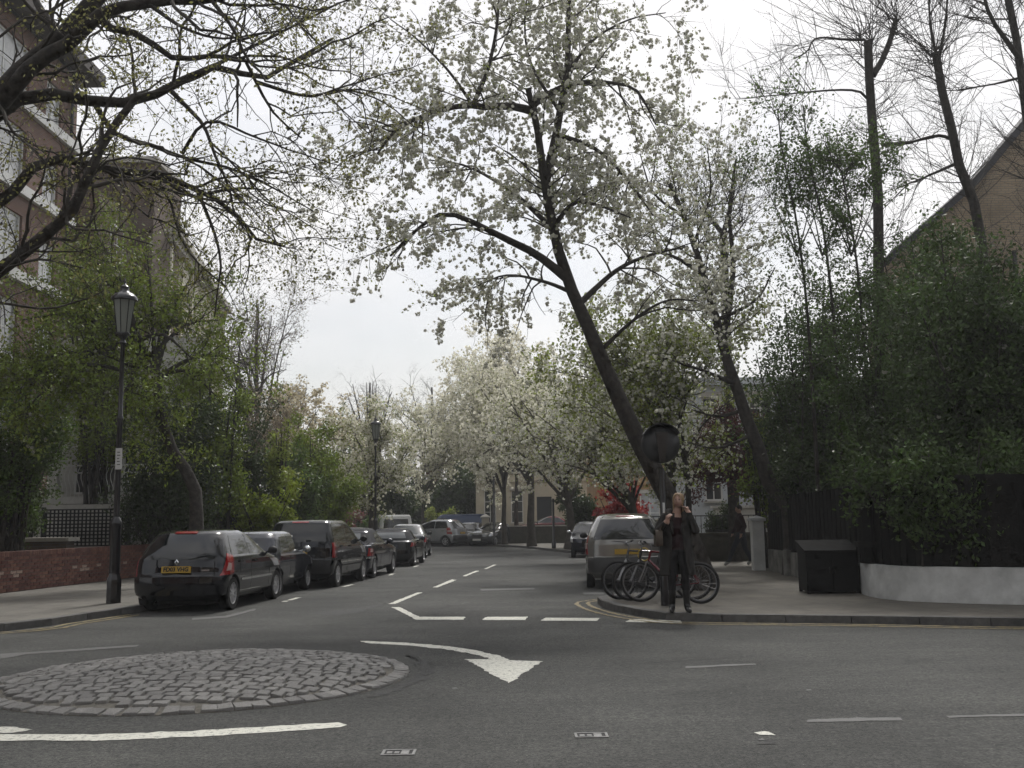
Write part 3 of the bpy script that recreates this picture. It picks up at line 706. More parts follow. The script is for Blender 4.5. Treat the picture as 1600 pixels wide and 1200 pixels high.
# --- right: stock brick gable end with a sloping verge behind the trees
def gable():
    Y = 30.0
    pts = [AT(x, y, Y) for x, y in ((1385, 415), (1415, 388), (1525, 290), (1600, 200), (1680, 105))]
    t = empty('brick_house', (14, Y, 0)); tag(t, 'stock brick gable end with sloping roof edge behind trees, right', 'house')
    def T(p): return (p[0] - 14, p[1] - Y, p[2])
    top = [T(p) for p in pts]; base = [(p[0], p[1], 0) for p in top]
    n = len(top); far = [(p[0], p[1] + 9, p[2]) for p in top]; farb = [(p[0], p[1] + 9, 0) for p in top]
    xr, zr = top[-1][0], top[-1][2]
    right = [(xr + 8, 0, 0), (xr + 8, 0, zr - 7), (xr + 8, 9, zr - 7), (xr + 8, 9, 0)]
    mb = MB(); poly = base[:1] + [right[0], right[1]] + top[::-1]
    polyb = [(p[0], p[1] + 0.4, p[2]) for p in poly]; k = len(poly)
    mb.add(poly + polyb, [tuple(range(k)), tuple(range(2*k-1, k-1, -1))] + [(i, (i+1) % k, k + (i+1) % k, k + i) for i in range(k)])
    mb.build('wall', BRICK_YEL, t)
    mb = MB()
    for i in range(n-1):
        a, b = Vector(top[i]), Vector(top[i+1]); d = (b - a).normalized(); nn = Vector((-d.z, 0, d.x))
        q = [a + nn*0.005, b + nn*0.005, b + nn*0.2, a + nn*0.2]
        vs = [v + Vector((0, -0.18, 0)) for v in q] + [v + Vector((0, 0.5, 0)) for v in q]
        mb.add(vs, [(0,1,2,3), (7,6,5,4), (0,1,5,4), (1,2,6,5), (2,3,7,6), (3,0,4,7)])
    mb.build('verge', SLATE, t)
    mb = MB(); mb.box(top[0][0] + 2.5, xr + 7.9, 0.45, 9, 0, top[0][2]); mb.build('core', BRICK_YEL, t)
    M = wall_frame(Vector((-1.6, 0, 0)), (1, 0)); window(t, M, 0, 1.2, 5.2, 7.0, 2, 2, rec=-0.1)
    mb = MB(); mb.tube([(1.1, -0.08, 0.3), (1.1, -0.08, 9.3)], 0.07, 8); mb.build('drainpipe', PIPE, t)
gable()

# --- houses at the end of the street
def simple_house(name, label, x0, x1, Y, z1, m, wins, cornice=0.0, door=None, rz=0.0, depth=8, colsrows=(2, 3), roof=None, band=None, parapet=None, glass=GLASS, heads=False):
    t = empty(name, ((x0+x1)/2, Y, 0), rz); tag(t, label, 'house'); w = x1 - x0
    M = wall_frame(Vector((-w/2, 0, 0)), (1, 0))
    wall_with_holes('wall', t, M, 0, w, 0, z1, wins + ([door] if door else []), m)
    for h in wins: window(t, M, *h, *colsrows, rec=0.1, head=heads, glass=glass)
    if door:
        d = MB(); d.box(door[0], door[1], -0.2, -0.12, door[2], door[3], M); dd = d.build('door', mat('dark_door', (0.02, 0.025, 0.03), 0.4), t)
        k = MB(); k.box(door[0] + .1, door[0] + .16, -0.118, -0.07, 1.1, 1.16, M); k.build('handle', STONE, dd)
    if cornice:
        c = MB(); c.box(-0.2, w + .2, -0.3, cornice, z1 + 0.003, z1 + 0.3, M); c.build('cornice', m, t)
    if band:
        c = MB(); c.box(-0.05, w + .05, 0.004, 0.14, band, band + 0.22, M); c.build('string_course', m, t)
    if parapet:
        c = MB(); c.box(0, w, -0.3, -0.05, z1 + .304, z1 + .304 + parapet, M); c.build('parapet', m, t)
    c = MB(); c.box(0.003, w - .003, -depth, -0.36, 0, z1 - 0.003, M); c.build('core', m, t)
    if roof:
        r = MB(); r.add([(-w/2-.3, -0.5, z1), (w/2+.3, -0.5, z1), (w/2+.3, depth+.5, z1), (-w/2-.3, depth+.5, z1), (-w/2-.3, depth/2, z1+roof), (w/2+.3, depth/2, z1+roof)], [(0,1,5,4), (2,3,4,5), (0,4,3), (1,2,5), (0,3,2,1)])
        r.build('roof', SLATE, t)
    return t
W1 = [(0.6, 1.5, 1.3, 3.7), (2.6, 3.5, 1.3, 3.7), (6.6, 7.5, 1.3, 3.7), (8.4, 9.3, 1.3, 3.7), (0.6, 1.5, 5.0, 7.0), (2.6, 3.5, 5.0, 7.0), (4.6, 5.5, 5.0, 7.0), (6.6, 7.5, 5.0, 7.0), (8.4, 9.3, 5.0, 7.0)]
simple_house('villa', 'cream stucco villa with tall sash windows at the street end', -2.8, 7.2, 76, 8.0, CREAM, W1, 0.4, (4.5, 5.6, 0.15, 3.2), rz=R(-3), band=4.3, parapet=0.5, heads=True)
W2 = [(0.7, 1.7, 1.2, 3.0), (2.6, 3.8, 1.2, 3.0), (4.8, 5.8, 1.2, 3.0), (0.7, 1.7, 4.2, 6.0), (2.6, 3.8, 4.2, 6.0), (4.8, 5.8, 4.2, 6.0)]
simple_house('villa', 'tan panelled house behind the red shrub', 5.0, 11.4, 62, 7.5, mat('ochre_render', (0.35, 0.22, 0.11), 0.8, var=0.2, scale=1), W2, 0.3, None, band=3.5, glass=GLASS_L, heads=True)
W3 = [(0.5, 1.25, 2.2, 4.4), (2.5, 3.5, 2.2, 4.4), (6.4, 7.4, 2.2, 4.4), (8.2, 9.0, 2.2, 4.4), (0.5, 1.25, 5.2, 6.6), (2.5, 3.5, 5.2, 6.6), (4.6, 5.6, 5.2, 6.6), (6.4, 7.4, 5.2, 6.6)]
simple_house('town_house', 'white stucco town house with sash windows behind the walking person', 7.6, 17.4, 43.5, 7.1, mat('bluish_stucco', (0.50, 0.53, 0.56), 0.75, var=0.12, scale=1), W3, 0.3, (4.7, 5.6, 1.2, 3.6), band=4.8, heads=True)
def steps():
    t = empty('entrance_steps', (11.0, 41.0, PH)); tag(t, 'white entrance steps and parapet of the right town house', 'steps')
    mb = MB()
    for i in range(5): mb.box(1.2, 2.6, -i*0.34, 2.5 - 0.01*i, 0, 1.0 - i*0.2)
    mb.build('tread', STUCCO, t)
    mb = MB(); mb.box(-3.0, 1.15, 0.2, 0.45, 0, 1.75); mb.build('parapet', STUCCO, t)
    mb = MB(); mb.box(-3.1, 1.2, 0.12, 0.53, 1.753, 1.85); mb.build('coping', STUCCO, t)
    mb = MB(); mb.add([(2.65, -1.6, 0), (2.85, -1.6, 0), (2.85, 2.4, 0), (2.65, 2.4, 0), (2.65, -1.6, 0.75), (2.85, -1.6, 0.75), (2.85, 2.4, 1.9), (2.65, 2.4, 1.9)], [(0,3,2,1),(4,5,6,7),(0,1,5,4),(1,2,6,5),(2,3,7,6),(3,0,4,7)]); mb.build('side_wall', STUCCO, t)
steps()
# brown garden wall with railing right of the woman
BRNWALL = mat('mossy_render', (0.06, 0.056, 0.042), 0.9, var=0.35, scale=3, bump=0.3)
def garden_front():
    t = empty('garden_wall', (6.5, 33.5, PH)); tag(t, 'low brown garden wall with thin railing, right of the woman', 'wall')
    mb = MB(); mb.box(-2.4, 4.2, 0, 0.28, 0, 0.82); mb.build('masonry', BRNWALL, t)
    mb = MB(); mb.box(-2.45, 4.25, -0.04, 0.32, 0.823, 0.90); mb.build('coping', BRNWALL, t)
    mb = MB(); mb.tube([(-2.3, 0.14, 1.45), (4.2, 0.14, 1.45)], 0.02, 6); mb.build('rail', IRONB, t)
    me = MB(); me.tube([(0, 0, 0.9), (0, 0, 1.46)], 0.011, 5); me = me.mesh('railing_bar'); me.materials.append(IRONB)
    for i in range(38): link('railing_bar', me, None, t, loc=(-2.3 + i*0.172, 0.14, 0))
garden_front()
def far_wall():
    a, b = Vector((-1.9, 63.6, PH)), Vector((3.4, 54.0, PH)); t = empty('boundary_wall', a); tag(t, 'brown boundary wall along the far bend below the red car', 'wall')
    U = (b - a).normalized(); t.rotation_euler = (0, 0, math.atan2(U.y, U.x)); n = (b - a).length
    t.location = (-1.2, 63.2, PH); t.rotation_euler = (0, 0, R(-12)); n = 4.6
    mb = MB(); mb.box(0, n, 0, 0.25, 0, 1.0); mb.build('masonry', BRNWALL, t)
    mb = MB(); mb.box(-.03, n + .03, -0.03, 0.28, 1.003, 1.07); mb.build('coping', STONE, t)
    p = empty('gate_pier', (-1.75, 63.4, PH)); tag(p, 'pale square gate pier at the end of the far wall', 'gate pier')
    mb = MB(); mb.box(-.22, .22, -.22, .22, 0, 1.55); mb.build('shaft', CREAM, p)
    mb = MB(); mb.add([(-.3,-.3,1.553),(.3,-.3,1.553),(.3,.3,1.553),(-.3,.3,1.553),(-.3,-.3,1.64),(.3,-.3,1.64),(.3,.3,1.64),(-.3,.3,1.64),(0,0,1.82)], [(0,3,2,1),(0,1,5,4),(1,2,6,5),(2,3,7,6),(3,0,4,7),(4,5,8),(5,6,8),(6,7,8),(7,4,8)]); mb.build('cap', STONE, p)
    for x, y, h, lab in ((3.9, 52.5, 1.6, 'pale pier left of the dark compact car'), (4.5, 49.0, 1.7, 'white pier with flat cap right above the dark compact car')):
        p = empty('gate_pier', (x, y, PH)); tag(p, lab, 'gate pier')
        mb = MB(); mb.box(-.2, .2, -.2, .2, 0, h); mb.build('shaft', STUCCO, p)
        mb = MB(); mb.box(-.27, .27, -.27, .27, h + .003, h + .12); mb.build('cap', STONE, p)
    t2 = empty('boundary_wall', (3.4, 61.6, PH), R(-55)); tag(t2, 'pale side wall turning up the street behind the forked tree', 'wall')
    mb = MB(); mb.box(0, 9, 0, 0.25, 0, 1.3); mb.build('masonry', mat('pale_render', (0.22, 0.2, 0.15), 0.85, var=0.3, scale=2), t2)
    mb = MB(); mb.box(-.02, 9.02, -.04, 0.29, 1.303, 1.38); mb.build('coping', STONE, t2)
far_wall()

# ------------------------------------------------------------------ right corner: curved white wall, tarred board fence, pillar, bin store
FENCE = mat('tarred_board', (0.010, 0.0095, 0.0085), 0.85, spec=0.12, var=0.4, scale=4, obj=0.45, bump=0.3, bscale=30)
WALLW = mat('limewashed_wall', (0.50, 0.51, 0.50), 0.85, var=0.26, scale=2.4, bump=0.25, bscale=9)
DIRTY = mat('stained_render', (0.17, 0.165, 0.15), 0.9, var=0.6, scale=2.2, col2=(0.25, 0.245, 0.225), bump=0.3, bscale=8)
def ring_wall(line, z0, z1, th, jag=0.0):
    """wall following a line in plan (solid strip)"""
    mb = MB(); off = offset_line([tuple(p) for p in line], -th); n = len(line)
    vs = []
    for i in range(n):
        zt = z1 + (random.uniform(-jag, jag) if jag else 0)
        vs += [(*line[i], z0), (*line[i], zt), (*off[i], zt), (*off[i], z0)]
    fs = [(4*i+j, 4*i+(j+1) % 4, 4*(i+1)+(j+1) % 4, 4*(i+1)+j) for i in range(n-1) for j in range(4)] + [(0,1,2,3), (4*n-1, 4*n-2, 4*n-3, 4*n-4)]
    mb.add(vs, fs); return mb
w_side = [(6.62, 27.1), (6.5, 24.5), (6.42, 22), (6.38, 20), (6.32, 18.6)]
w_corner = [tuple(G(x, y, PH).xy) for x, y in ((1338, 917), (1352, 930), (1400, 938), (1480, 942), (1600, 945))] + [(9.6, 15.35), (13, 14.9), (22, 14.0)]
w_corner[0] = (w_corner[0][0], w_corner[0][1])
def corner():
    t = empty('corner_wall', (*w_corner[2], PH)); tag(t, 'curved white rendered wall base on the right corner', 'wall')
    ln_ = cr_line(w_corner, 0.25); loc = np.array(t.location[:2])
    mb = ring_wall([tuple(p - loc) for p in ln_[::-1]][::-1], 0, 0.56, -0.26, 0.006); mb.build('masonry', WALLW, t, smooth=40)
    # patched grey block near its left end
    q = ln_[5]; d = ln_[6] - ln_[5]
    mb = MB(); M = Matrix.Translation((q[0] - loc[0], q[1] - loc[1], 0)) @ Matrix.Rotation(math.atan2(d[1], d[0]), 4, 'Z')
    mb.box(-0.02, 0.30, -0.02, 0.1, 0.0, 0.47, M); mb.build('cement_patch', mat('cement_patch', (0.12, 0.11, 0.095), 0.9, var=0.5, scale=9, bump=0.4), t)
    t2 = empty('side_wall', (*w_side[2], PH)); tag(t2, 'stained pale wall base under the fence behind the dark cabinet', 'wall')
    l2 = cr_line(w_side, 0.3); loc2 = np.array(t2.location[:2])
    mb = ring_wall([tuple(p - loc2) for p in l2], 0, 0.55, -0.24, 0.006); mb.build('masonry', DIRTY, t2)
    for k in (8, 16, 22):
        p = l2[min(k, len(l2)-1)] - loc2
        mb = MB(); mb.box(p[0] - 0.08, p[0] + 0.02, p[1] - .18, p[1] + .18, 0, 0.60); mb.build('pilaster', DIRTY, t2)
    # fence boards: one by one along both walls
    f = empty('board_fence', (*w_side[-1], PH + 0.55)); tag(f, 'black tarred vertical board fence on top of the corner wall', 'fence')
    fl = np.array(f.location)
    full = np.vstack([cr_line(w_side, 0.145)[:-1], cr_line([w_side[-1], (6.2, 17.9)] + w_corner[1:], 0.145)])
    full = np.array(offset_line([tuple(p) for p in full], 0.1))
    for i in range(len(full) - 1):
        a, b = full[i], full[i+1]
        if a[0] > 12: break
        d = b - a; L = np.linalg.norm(d); h = 1.36 + 0.10 * min(1, max(0, (22 - a[1]) / 5)) + random.uniform(-.012, .012)
        o_ = random.choice((0, 0.014)) if False else (0.014 if i % 2 else 0)
        mb = MB(); M = Matrix.Translation((a[0] - fl[0], a[1] - fl[1], 0)) @ Matrix.Rotation(math.atan2(d[1], d[0]) + random.gauss(0, .01), 4, 'Z')
        mb.box(0.004 - 0.012*(i % 2), L - 0.004 + 0.012*(i % 2), -o_ - 0.02, -o_, 0.012, h, M); mb.build('board', FENCE, f)
    for z in (0.3, 1.1):
        mb = ring_wall([tuple(np.array(p) - fl[:2]) for p in offset_line([tuple(p) for p in full if p[0] < 12], 0.045)], z, z + 0.09, -0.05); mb.build('rail', FENCE, f)
corner()
def pillar():
    p = empty('gate_pillar', (6.42, 27.35, PH)); tag(p, 'white square gate pillar with shallow cap at the fence end', 'gate pillar')
    mb = MB(); mb.box(-.15, .15, -.15, .15, 0, 1.28); mb.build('shaft', mat('pillar_white', (0.50, 0.51, 0.50), 0.8, var=0.15, scale=3), p)
    mb = MB(); mb.add([(-.2,-.2,1.283),(.2,-.2,1.283),(.2,.2,1.283),(-.2,.2,1.283),(-.2,-.2,1.36),(.2,-.2,1.36),(.2,.2,1.36),(-.2,.2,1.36),(0,0,1.43)], [(0,3,2,1),(0,1,5,4),(1,2,6,5),(2,3,7,6),(3,0,4,7),(4,5,8),(5,6,8),(6,7,8),(7,4,8)]); mb.build('cap', mat('pillar_cap', (0.48, 0.49, 0.5), 0.7, var=0.15, scale=3), p)
pillar()
def cabinet():
    c = G(1262, 928, PH); t = empty('storage_cabinet', (c.x, c.y, PH), R(-4)); tag(t, 'black metal cabinet with a sloping lid against the fence', 'cabinet')
    CB = mat('cabinet_black', (0.010, 0.010, 0.010), 0.7, spec=0.15, var=0.4, scale=3); w, d = 0.92, 0.75
    mb = MB(); mb.add([(0,0,.04),(w,0,.04),(w,d,.04),(0,d,.04),(0,0,.74),(w,0,.74),(w,d,.9),(0,d,.9)], [(0,3,2,1),(4,5,6,7),(0,1,5,4),(1,2,6,5),(2,3,7,6),(3,0,4,7)]); mb.build('body', CB, t)
    mb = MB(); mb.add([(-.03,-.05,.743),(w+.03,-.05,.743),(w+.03,d+.02,.912),(-.03,d+.02,.912),(-.03,-.05,.775),(w+.03,-.05,.775),(w+.03,d+.02,.945),(-.03,d+.02,.945)], [(0,3,2,1),(4,5,6,7),(0,1,5,4),(1,2,6,5),(2,3,7,6),(3,0,4,7)]); mb.build('lid', mat('cabinet_lid', (0.017, 0.017, 0.0165), 0.8, spec=0.08, var=0.4, scale=5), t)
    for x in (0.03, 0.47):
        mb = MB(); mb.box(x, x + 0.42, -0.012, -0.002, 0.08, 0.70); dd = mb.build('door', CB, t)
        k = MB(); k.box(x + (0.37 if x < .1 else .03), x + (0.39 if x < .1 else .05), -0.03, -0.013, 0.36, 0.48); k.build('handle', IRONB, dd)
    for x in (0, w - .06):
        for y in (0, d - .06):
            mb = MB(); mb.box(x, x + .06, y, y + .06, 0, .038); mb.build('foot', IRONB, t)
cabinet()

# ------------------------------------------------------------------ houses across the junction, unseen behind the viewer, put in to darken reflections
for i, (x0, x1, yy, hh, mm, lab) in enumerate(((-34, -14, -16, 13.5, BRICK_RED, 'red brick mansion block across the junction, unseen behind the viewer on the left'), (-12, 8, -15, 12.5, BRICK_YEL, 'stock brick terrace across the junction, unseen straight behind the viewer'), (10, 34, -16, 14, BRICK_RED, 'red brick terrace across the junction, unseen behind the viewer on the right'))):
    w = x1 - x0; ws = [(2 + k*4.5, 3.3 + k*4.5, z, z + 1.9) for k in range(int(w // 4.5)) for z in (1.3, 4.6, 8.0)]
    h_ = simple_house('terrace_house', lab, -x1, -x0, yy, hh, mm, ws, 0.3, colsrows=(1, 2), heads=False); h_.rotation_euler = (0, 0, math.pi); h_.location.x = (x0 + x1)/2
# ------------------------------------------------------------------ trees
def nrm(a): return a / np.maximum(np.linalg.norm(a, axis=-1, keepdims=True), 1e-9)
def tubes_np(pts, rad, k):
    N, n, _ = pts.shape
    T = np.empty_like(pts); T[:, 1:-1] = pts[:, 2:] - pts[:, :-2]; T[:, 0] = pts[:, 1] - pts[:, 0]; T[:, -1] = pts[:, -1] - pts[:, -2]; T = nrm(T)
    mean = np.abs(nrm(pts[:, -1] - pts[:, 0])); ax = np.eye(3)[np.argmin(mean, axis=1)][:, None, :]
    U = nrm(np.cross(T, np.broadcast_to(ax, T.shape))); W = np.cross(T, U)
    a = np.arange(k) * 2 * np.pi / k
    V = pts[:, :, None, :] + rad[:, :, None, None] * (U[:, :, None, :] * np.cos(a)[None, None, :, None] + W[:, :, None, :] * np.sin(a)[None, None, :, None])
    V = V.reshape(-1, 3)
    i = np.arange(N)[:, None, None] * (n * k) + np.arange(n - 1)[None, :, None] * k; j = np.arange(k)[None, None, :]; j2 = (j + 1) % k
    F = np.stack([i + j, i + j2, i + k + j2, i + k + j], axis=-1).reshape(-1, 4)
    return V, F
def resample(poly, n):
    P = np.array([tuple(p) for p in poly], float)
    P = np.vstack([2*P[0]-P[1], P, 2*P[-1]-P[-2]]); out = []
    for i in range(1, len(P) - 2):
        t = np.linspace(0, 1, 12, endpoint=False)[:, None]; a, b, c, d = P[i-1], P[i], P[i+1], P[i+2]
        out.append(0.5 * ((2*b) + (-a+c)*t + (2*a-5*b+4*c-d)*t*t + (-a+3*b-3*c+d)*t**3))
    out = np.vstack(out + [P[-2][None]])
    d = np.r_[0, np.cumsum(np.linalg.norm(np.diff(out, axis=0), axis=1))]; s = np.linspace(0, d[-1], n)
    return np.stack([np.interp(s, d, out[:, q]) for q in range(3)], axis=1)
def grow(P, D, L, R0, n, wander, trop, rng, taper=0.35):
    N = len(P); pts = np.empty((N, n + 1, 3)); pts[:, 0] = P; step = (L / n)[:, None]
    for i in range(n):
        D = nrm(D + wander * rng.normal(size=(N, 3)) + trop * (i + 1) / n); P = P + D * step; pts[:, i+1] = P
    rad = R0[:, None] * (1 - (1 - taper) * np.linspace(0, 1, n + 1))[None, :]
    return pts, rad
def spawn(pts, rad, num, t0, t1, a0, a1, rng, up=0.0, t_trunk=None):
    N, n, _ = pts.shape
    seg = np.linalg.norm(np.diff(pts, axis=1), axis=2).sum(1); w = seg / seg.sum()
    idx = rng.choice(N, size=num, p=w); t = rng.uniform(t0, t1, num)
    if t_trunk is not None: t = np.where(idx == 0, t_trunk + (t1 - t_trunk) * (t - t0) / (t1 - t0), t)
    t = t * (n - 1); i = np.minimum(t.astype(int), n - 2); f = (t - i)[:, None]
    P = pts[idx, i] * (1 - f) + pts[idx, i+1] * f; T = nrm(pts[idx, i+1] - pts[idx, i])
    r = rad[idx, i] * (1 - f[:, 0]) + rad[idx, i+1] * f[:, 0]
    perp = rng.normal(size=(num, 3)); perp[:, 2] += up; perp = nrm(perp - T * (perp * T).sum(1, keepdims=True))
    a = rng.uniform(a0, a1, num)[:, None]
    return P, nrm(np.cos(a) * T + np.sin(a) * perp), r
def quads_np(C, size, rng, aspect=0.55, hang=0.0, flat=0.0):
    """leaf blades: one pointed quad each"""
    M = len(C); u = rng.normal(size=(M, 3)); u[:, 2] -= hang; u = nrm(u); v = rng.normal(size=(M, 3)); v[:, 2] *= (1 - flat); v = nrm(np.cross(u, v))
    s = size * rng.uniform(0.6, 1.25, M)[:, None]
    a = C; b = C + u * s * 0.5 + v * s * aspect * 0.5; c = C + u * s; d = C + u * s * 0.5 - v * s * aspect * 0.5
    V = np.stack([a, b, c, d], axis=1).reshape(-1, 3); F = np.arange(4 * M).reshape(M, 4); return V, F
def puffs_np(C, size, q, rng):
    """flower clusters: q small facing petals-sheets round each centre"""
    M = len(C); off = nrm(rng.normal(size=(M, q, 3))); s = (size * rng.uniform(0.65, 1.2, M))[:, None, None]
    c = C[:, None, :] + off * s * 0.32; nrmv = nrm(off + 0.35 * rng.normal(size=off.shape))
    r = rng.normal(size=off.shape); u = nrm(np.cross(nrmv, r)); w = np.cross(nrmv, u); h = s * 0.42
    V = np.stack([c + u*h, c + w*h, c - u*h, c - w*h], axis=2).reshape(-1, 3); F = np.arange(len(V)).reshape(-1, 4); return V, F

BARK = mat('bark_dark', (0.036, 0.031, 0.026), 0.9, var=0.6, scale=9, bump=1.0, bscale=18)
BARK_G = mat('bark_grey', (0.055, 0.048, 0.040), 0.9, var=0.45, scale=6, bump=0.7, bscale=18)
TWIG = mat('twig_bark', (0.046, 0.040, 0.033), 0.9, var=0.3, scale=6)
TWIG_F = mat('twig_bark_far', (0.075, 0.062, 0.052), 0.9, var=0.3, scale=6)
def leafm(name, c, isl=0.45, tr=0.35):
    return mat(name, c, 0.5, island=isl, trans=tr, var=0.42, scale=1.3, spec=0.35)
LF_OLIVE = leafm('young_plane_leaf', (0.25, 0.245, 0.085))
LF_GREEN = leafm('leaf_green', (0.175, 0.225, 0.038))
LF_DARK = leafm('leaf_dark', (0.046, 0.068, 0.022), tr=0.3)
LF_MID = leafm('leaf_mid', (0.090, 0.135, 0.036), tr=0.42)
LF_BRIGHT = leafm('leaf_bright', (0.22, 0.27, 0.035))
LF_RIGHT = leafm('leaf_shade', (0.066, 0.102, 0.030), tr=0.38)
LF_LIME = leafm('leaf_spring', (0.25, 0.29, 0.07))
LF_RED = leafm('leaf_red', (0.34, 0.045, 0.045), 0.3)
LF_PURPLE = leafm('leaf_purple', (0.085, 0.030, 0.030), 0.4)
LF_TAN = leafm('leaf_tan', (0.20, 0.16, 0.105), 0.35)
LF_PINK = leafm('leaf_pink', (0.26, 0.12, 0.12), 0.3)
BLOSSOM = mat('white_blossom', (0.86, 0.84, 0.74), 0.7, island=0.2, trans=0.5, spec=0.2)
BLOSSOM_N = mat('near_blossom', (0.68, 0.675, 0.60), 0.7, island=0.28, trans=0.38, spec=0.2)  # same flowers as the farther trees; duller look against the sky put into colour
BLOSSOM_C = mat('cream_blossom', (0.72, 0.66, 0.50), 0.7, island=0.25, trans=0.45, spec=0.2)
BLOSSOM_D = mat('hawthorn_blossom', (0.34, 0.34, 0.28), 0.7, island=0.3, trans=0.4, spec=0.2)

def tree(name, label, base, limbs, levels, foliage, seed, cat='tree', group=None, bark=BARK, twig=TWIG, trunk_k=9, ntr=14, flare=1.2, jit=0.08):
    """limbs: [(points, r0, r1)], first is the trunk. levels: dicts; the twigs of the last level carry foliage.
    foliage: [(part name, material, kind, per twig, size, spread, hang)]"""
    rng = np.random.default_rng(seed); base = np.array(tuple(base), float)
    t = empty(name, tuple(base)); tag(t, label, cat, group)
    # trunk and explicit limbs
    Pl, Rl = [], []
    for (p, r0, r1) in limbs:
        q = resample(p, ntr); s = np.linspace(0, 1, ntr); rr = r0 + (r1 - r0) * s ** 0.8
        if len(Pl) == 0: rr[0] *= flare; rr[1] *= 1 + (flare - 1) * 0.3
        q[2:-1] += rng.normal(size=(ntr - 3, 3)) * r0 * jit
        Pl.append(q - base); Rl.append(rr)
    cur, cr_ = np.array(Pl), np.array(Rl)
    V0, F0 = tubes_np(cur, cr_, trunk_k)
    link('trunk', mesh_np('trunk', V0, F0), bark, t)
    twV, twF, off = [], [], 0
    src, srcr = cur, cr_
    prev = [cur]
    ends = None
    for li, lv in enumerate(levels):
        P, D, r = spawn(src, srcr, lv['n'], lv.get('t0', 0.25), lv.get('t1', 1.0), lv.get('a0', 0.5), lv.get('a1', 1.2), rng, lv.get('up', 0.0), lv.get('t_trunk'))
        L = lv['len'] * rng.uniform(0.55, 1.3, lv['n']); r0 = np.clip(np.minimum(r * 0.75, lv['r']), lv.get('rmin', 0.003), None) * rng.uniform(.7, 1.1, lv['n'])
        pts, rad = grow(P, D, L, r0, lv.get('seg', 6), lv.get('wander', 0.2), np.array(lv.get('trop', (0, 0, 0.1))), rng, lv.get('taper', 0.35))
        if 'clip' in lv: keep = lv['clip'](pts[:, -1] + base); pts, rad = pts[keep], rad[keep]
        if lv.get('draw', True):
            V, F = tubes_np(pts, rad, lv.get('k', 4)); twV.append(V); twF.append(F + off); off += len(V)
        src, srcr = (pts, rad) if not lv.get('keep') else (np.concatenate([pts]), rad)
    if twV: link('branches', mesh_np('branches', np.vstack(twV), np.vstack(twF)), twig, t)['kind'] = 'stuff'
    for (pn, m, kind, per, size, spread, hang) in foliage:
        M = len(src); n = src.shape[1]
        idx = np.repeat(np.arange(M), max(1, int(per))) if per >= 1 else rng.choice(M, int(M * per), replace=False)
        tt = rng.uniform(0.15, 1.0, len(idx)) * (n - 1); i = np.minimum(tt.astype(int), n - 2); f = (tt - i)[:, None]
        C = src[idx, i] * (1 - f) + src[idx, i+1] * f + rng.normal(size=(len(idx), 3)) * spread
        if kind == 'leaf': V, F = quads_np(C, size, rng, hang=hang)
        elif kind == 'puff': V, F = puffs_np(C, size, int(hang), rng)
        link(pn, mesh_np(pn, V, F, smooth=False), m, t)['kind'] = 'stuff'
    return t
def P3(*pts): return [AT(*p) for p in pts]
def crown_limbs(rng, base, h, r0, crown_c, crown_r, nl, fork=0.45, lean=(0, 0), shell=(0.55, 0.95)):
    """trunk from base to fork height, limbs curving to points spread through an ellipsoid"""
    b = np.array(tuple(base), float); cc = np.array(crown_c, float); top = b + np.array([lean[0], lean[1], h * fork])
    trunk = [b, b * 0.6 + top * 0.4 + rng.normal(size=3) * 0.08, top, top * 0.45 + cc * 0.55, cc + np.array([0, 0, crown_r[2] * 0.6])]
    out = [(trunk, r0, r0 * 0.18)]
    for i in range(nl):
        d = rng.normal(size=3); d[2] = d[2] * 0.9 + 0.15; d /= np.linalg.norm(d); e = cc + d * np.array(crown_r) * rng.uniform(*shell)
        s = b + (top - b) * rng.uniform(0.75, 1.0) if i % 2 else top + (cc - top) * rng.uniform(0, 0.6)
        mid = s * 0.5 + e * 0.5 + np.array([0, 0, np.linalg.norm(e - s) * 0.10]) + rng.normal(size=3) * 0.15
        out.append(([s, s * 0.7 + mid * 0.3 + np.array([0, 0, .1]), mid, e], r0 * rng.uniform(0.28, 0.5), r0 * 0.08))
    return out
def bush(name, label, c, r, m, size, n, seed, cat='shrub', group=None, stems=7, extra=None, bark=BARK, base_z=PH, lobes=10):
    """leafy mass: stems fanning into lobes, twigs and many leaves"""
    n = int(n * 0.62); size = size * 1.18; rng = np.random.default_rng(seed); c = np.array(tuple(c), float); r = np.array(r, float); b = np.array([c[0], c[1], base_z])
    limbs = []
    for i in range(stems + lobes):
        d = rng.normal(size=3); d /= np.linalg.norm(d); e = c + d * r * rng.uniform(0.35, 0.85); s = b + np.array([rng.normal() * r[0] * .15, rng.normal() * r[1] * .15, 0])
        mid = (s + e) / 2 + np.array([(e[0] - s[0]) * .1, (e[1] - s[1]) * .1, 0.15 * (e[2] - s[2])]); limbs.append(([s, mid, e], 0.05 * min(1.5, r[2]), 0.012))
    rm = float(np.mean(r))
    nt = max(60, n // 26)
    fo = [('crown', m, 'leaf', 26, size, 0.07 + 0.028 * rm, 0.2)]
    if extra: fo += extra
    return tree(name, label, b, limbs, [dict(n=max(40, nt // 6), len=0.42 * rm, r=0.014, t0=0.35, a0=0.4, a1=1.4, wander=0.25, seg=4, k=3), dict(n=nt, len=0.26 * rm, r=0.006, t0=0.2, a0=0.4, a1=1.4, wander=0.3, seg=4, k=3, draw=False)], fo, seed, cat, group, bark, ntr=6, trunk_k=5)

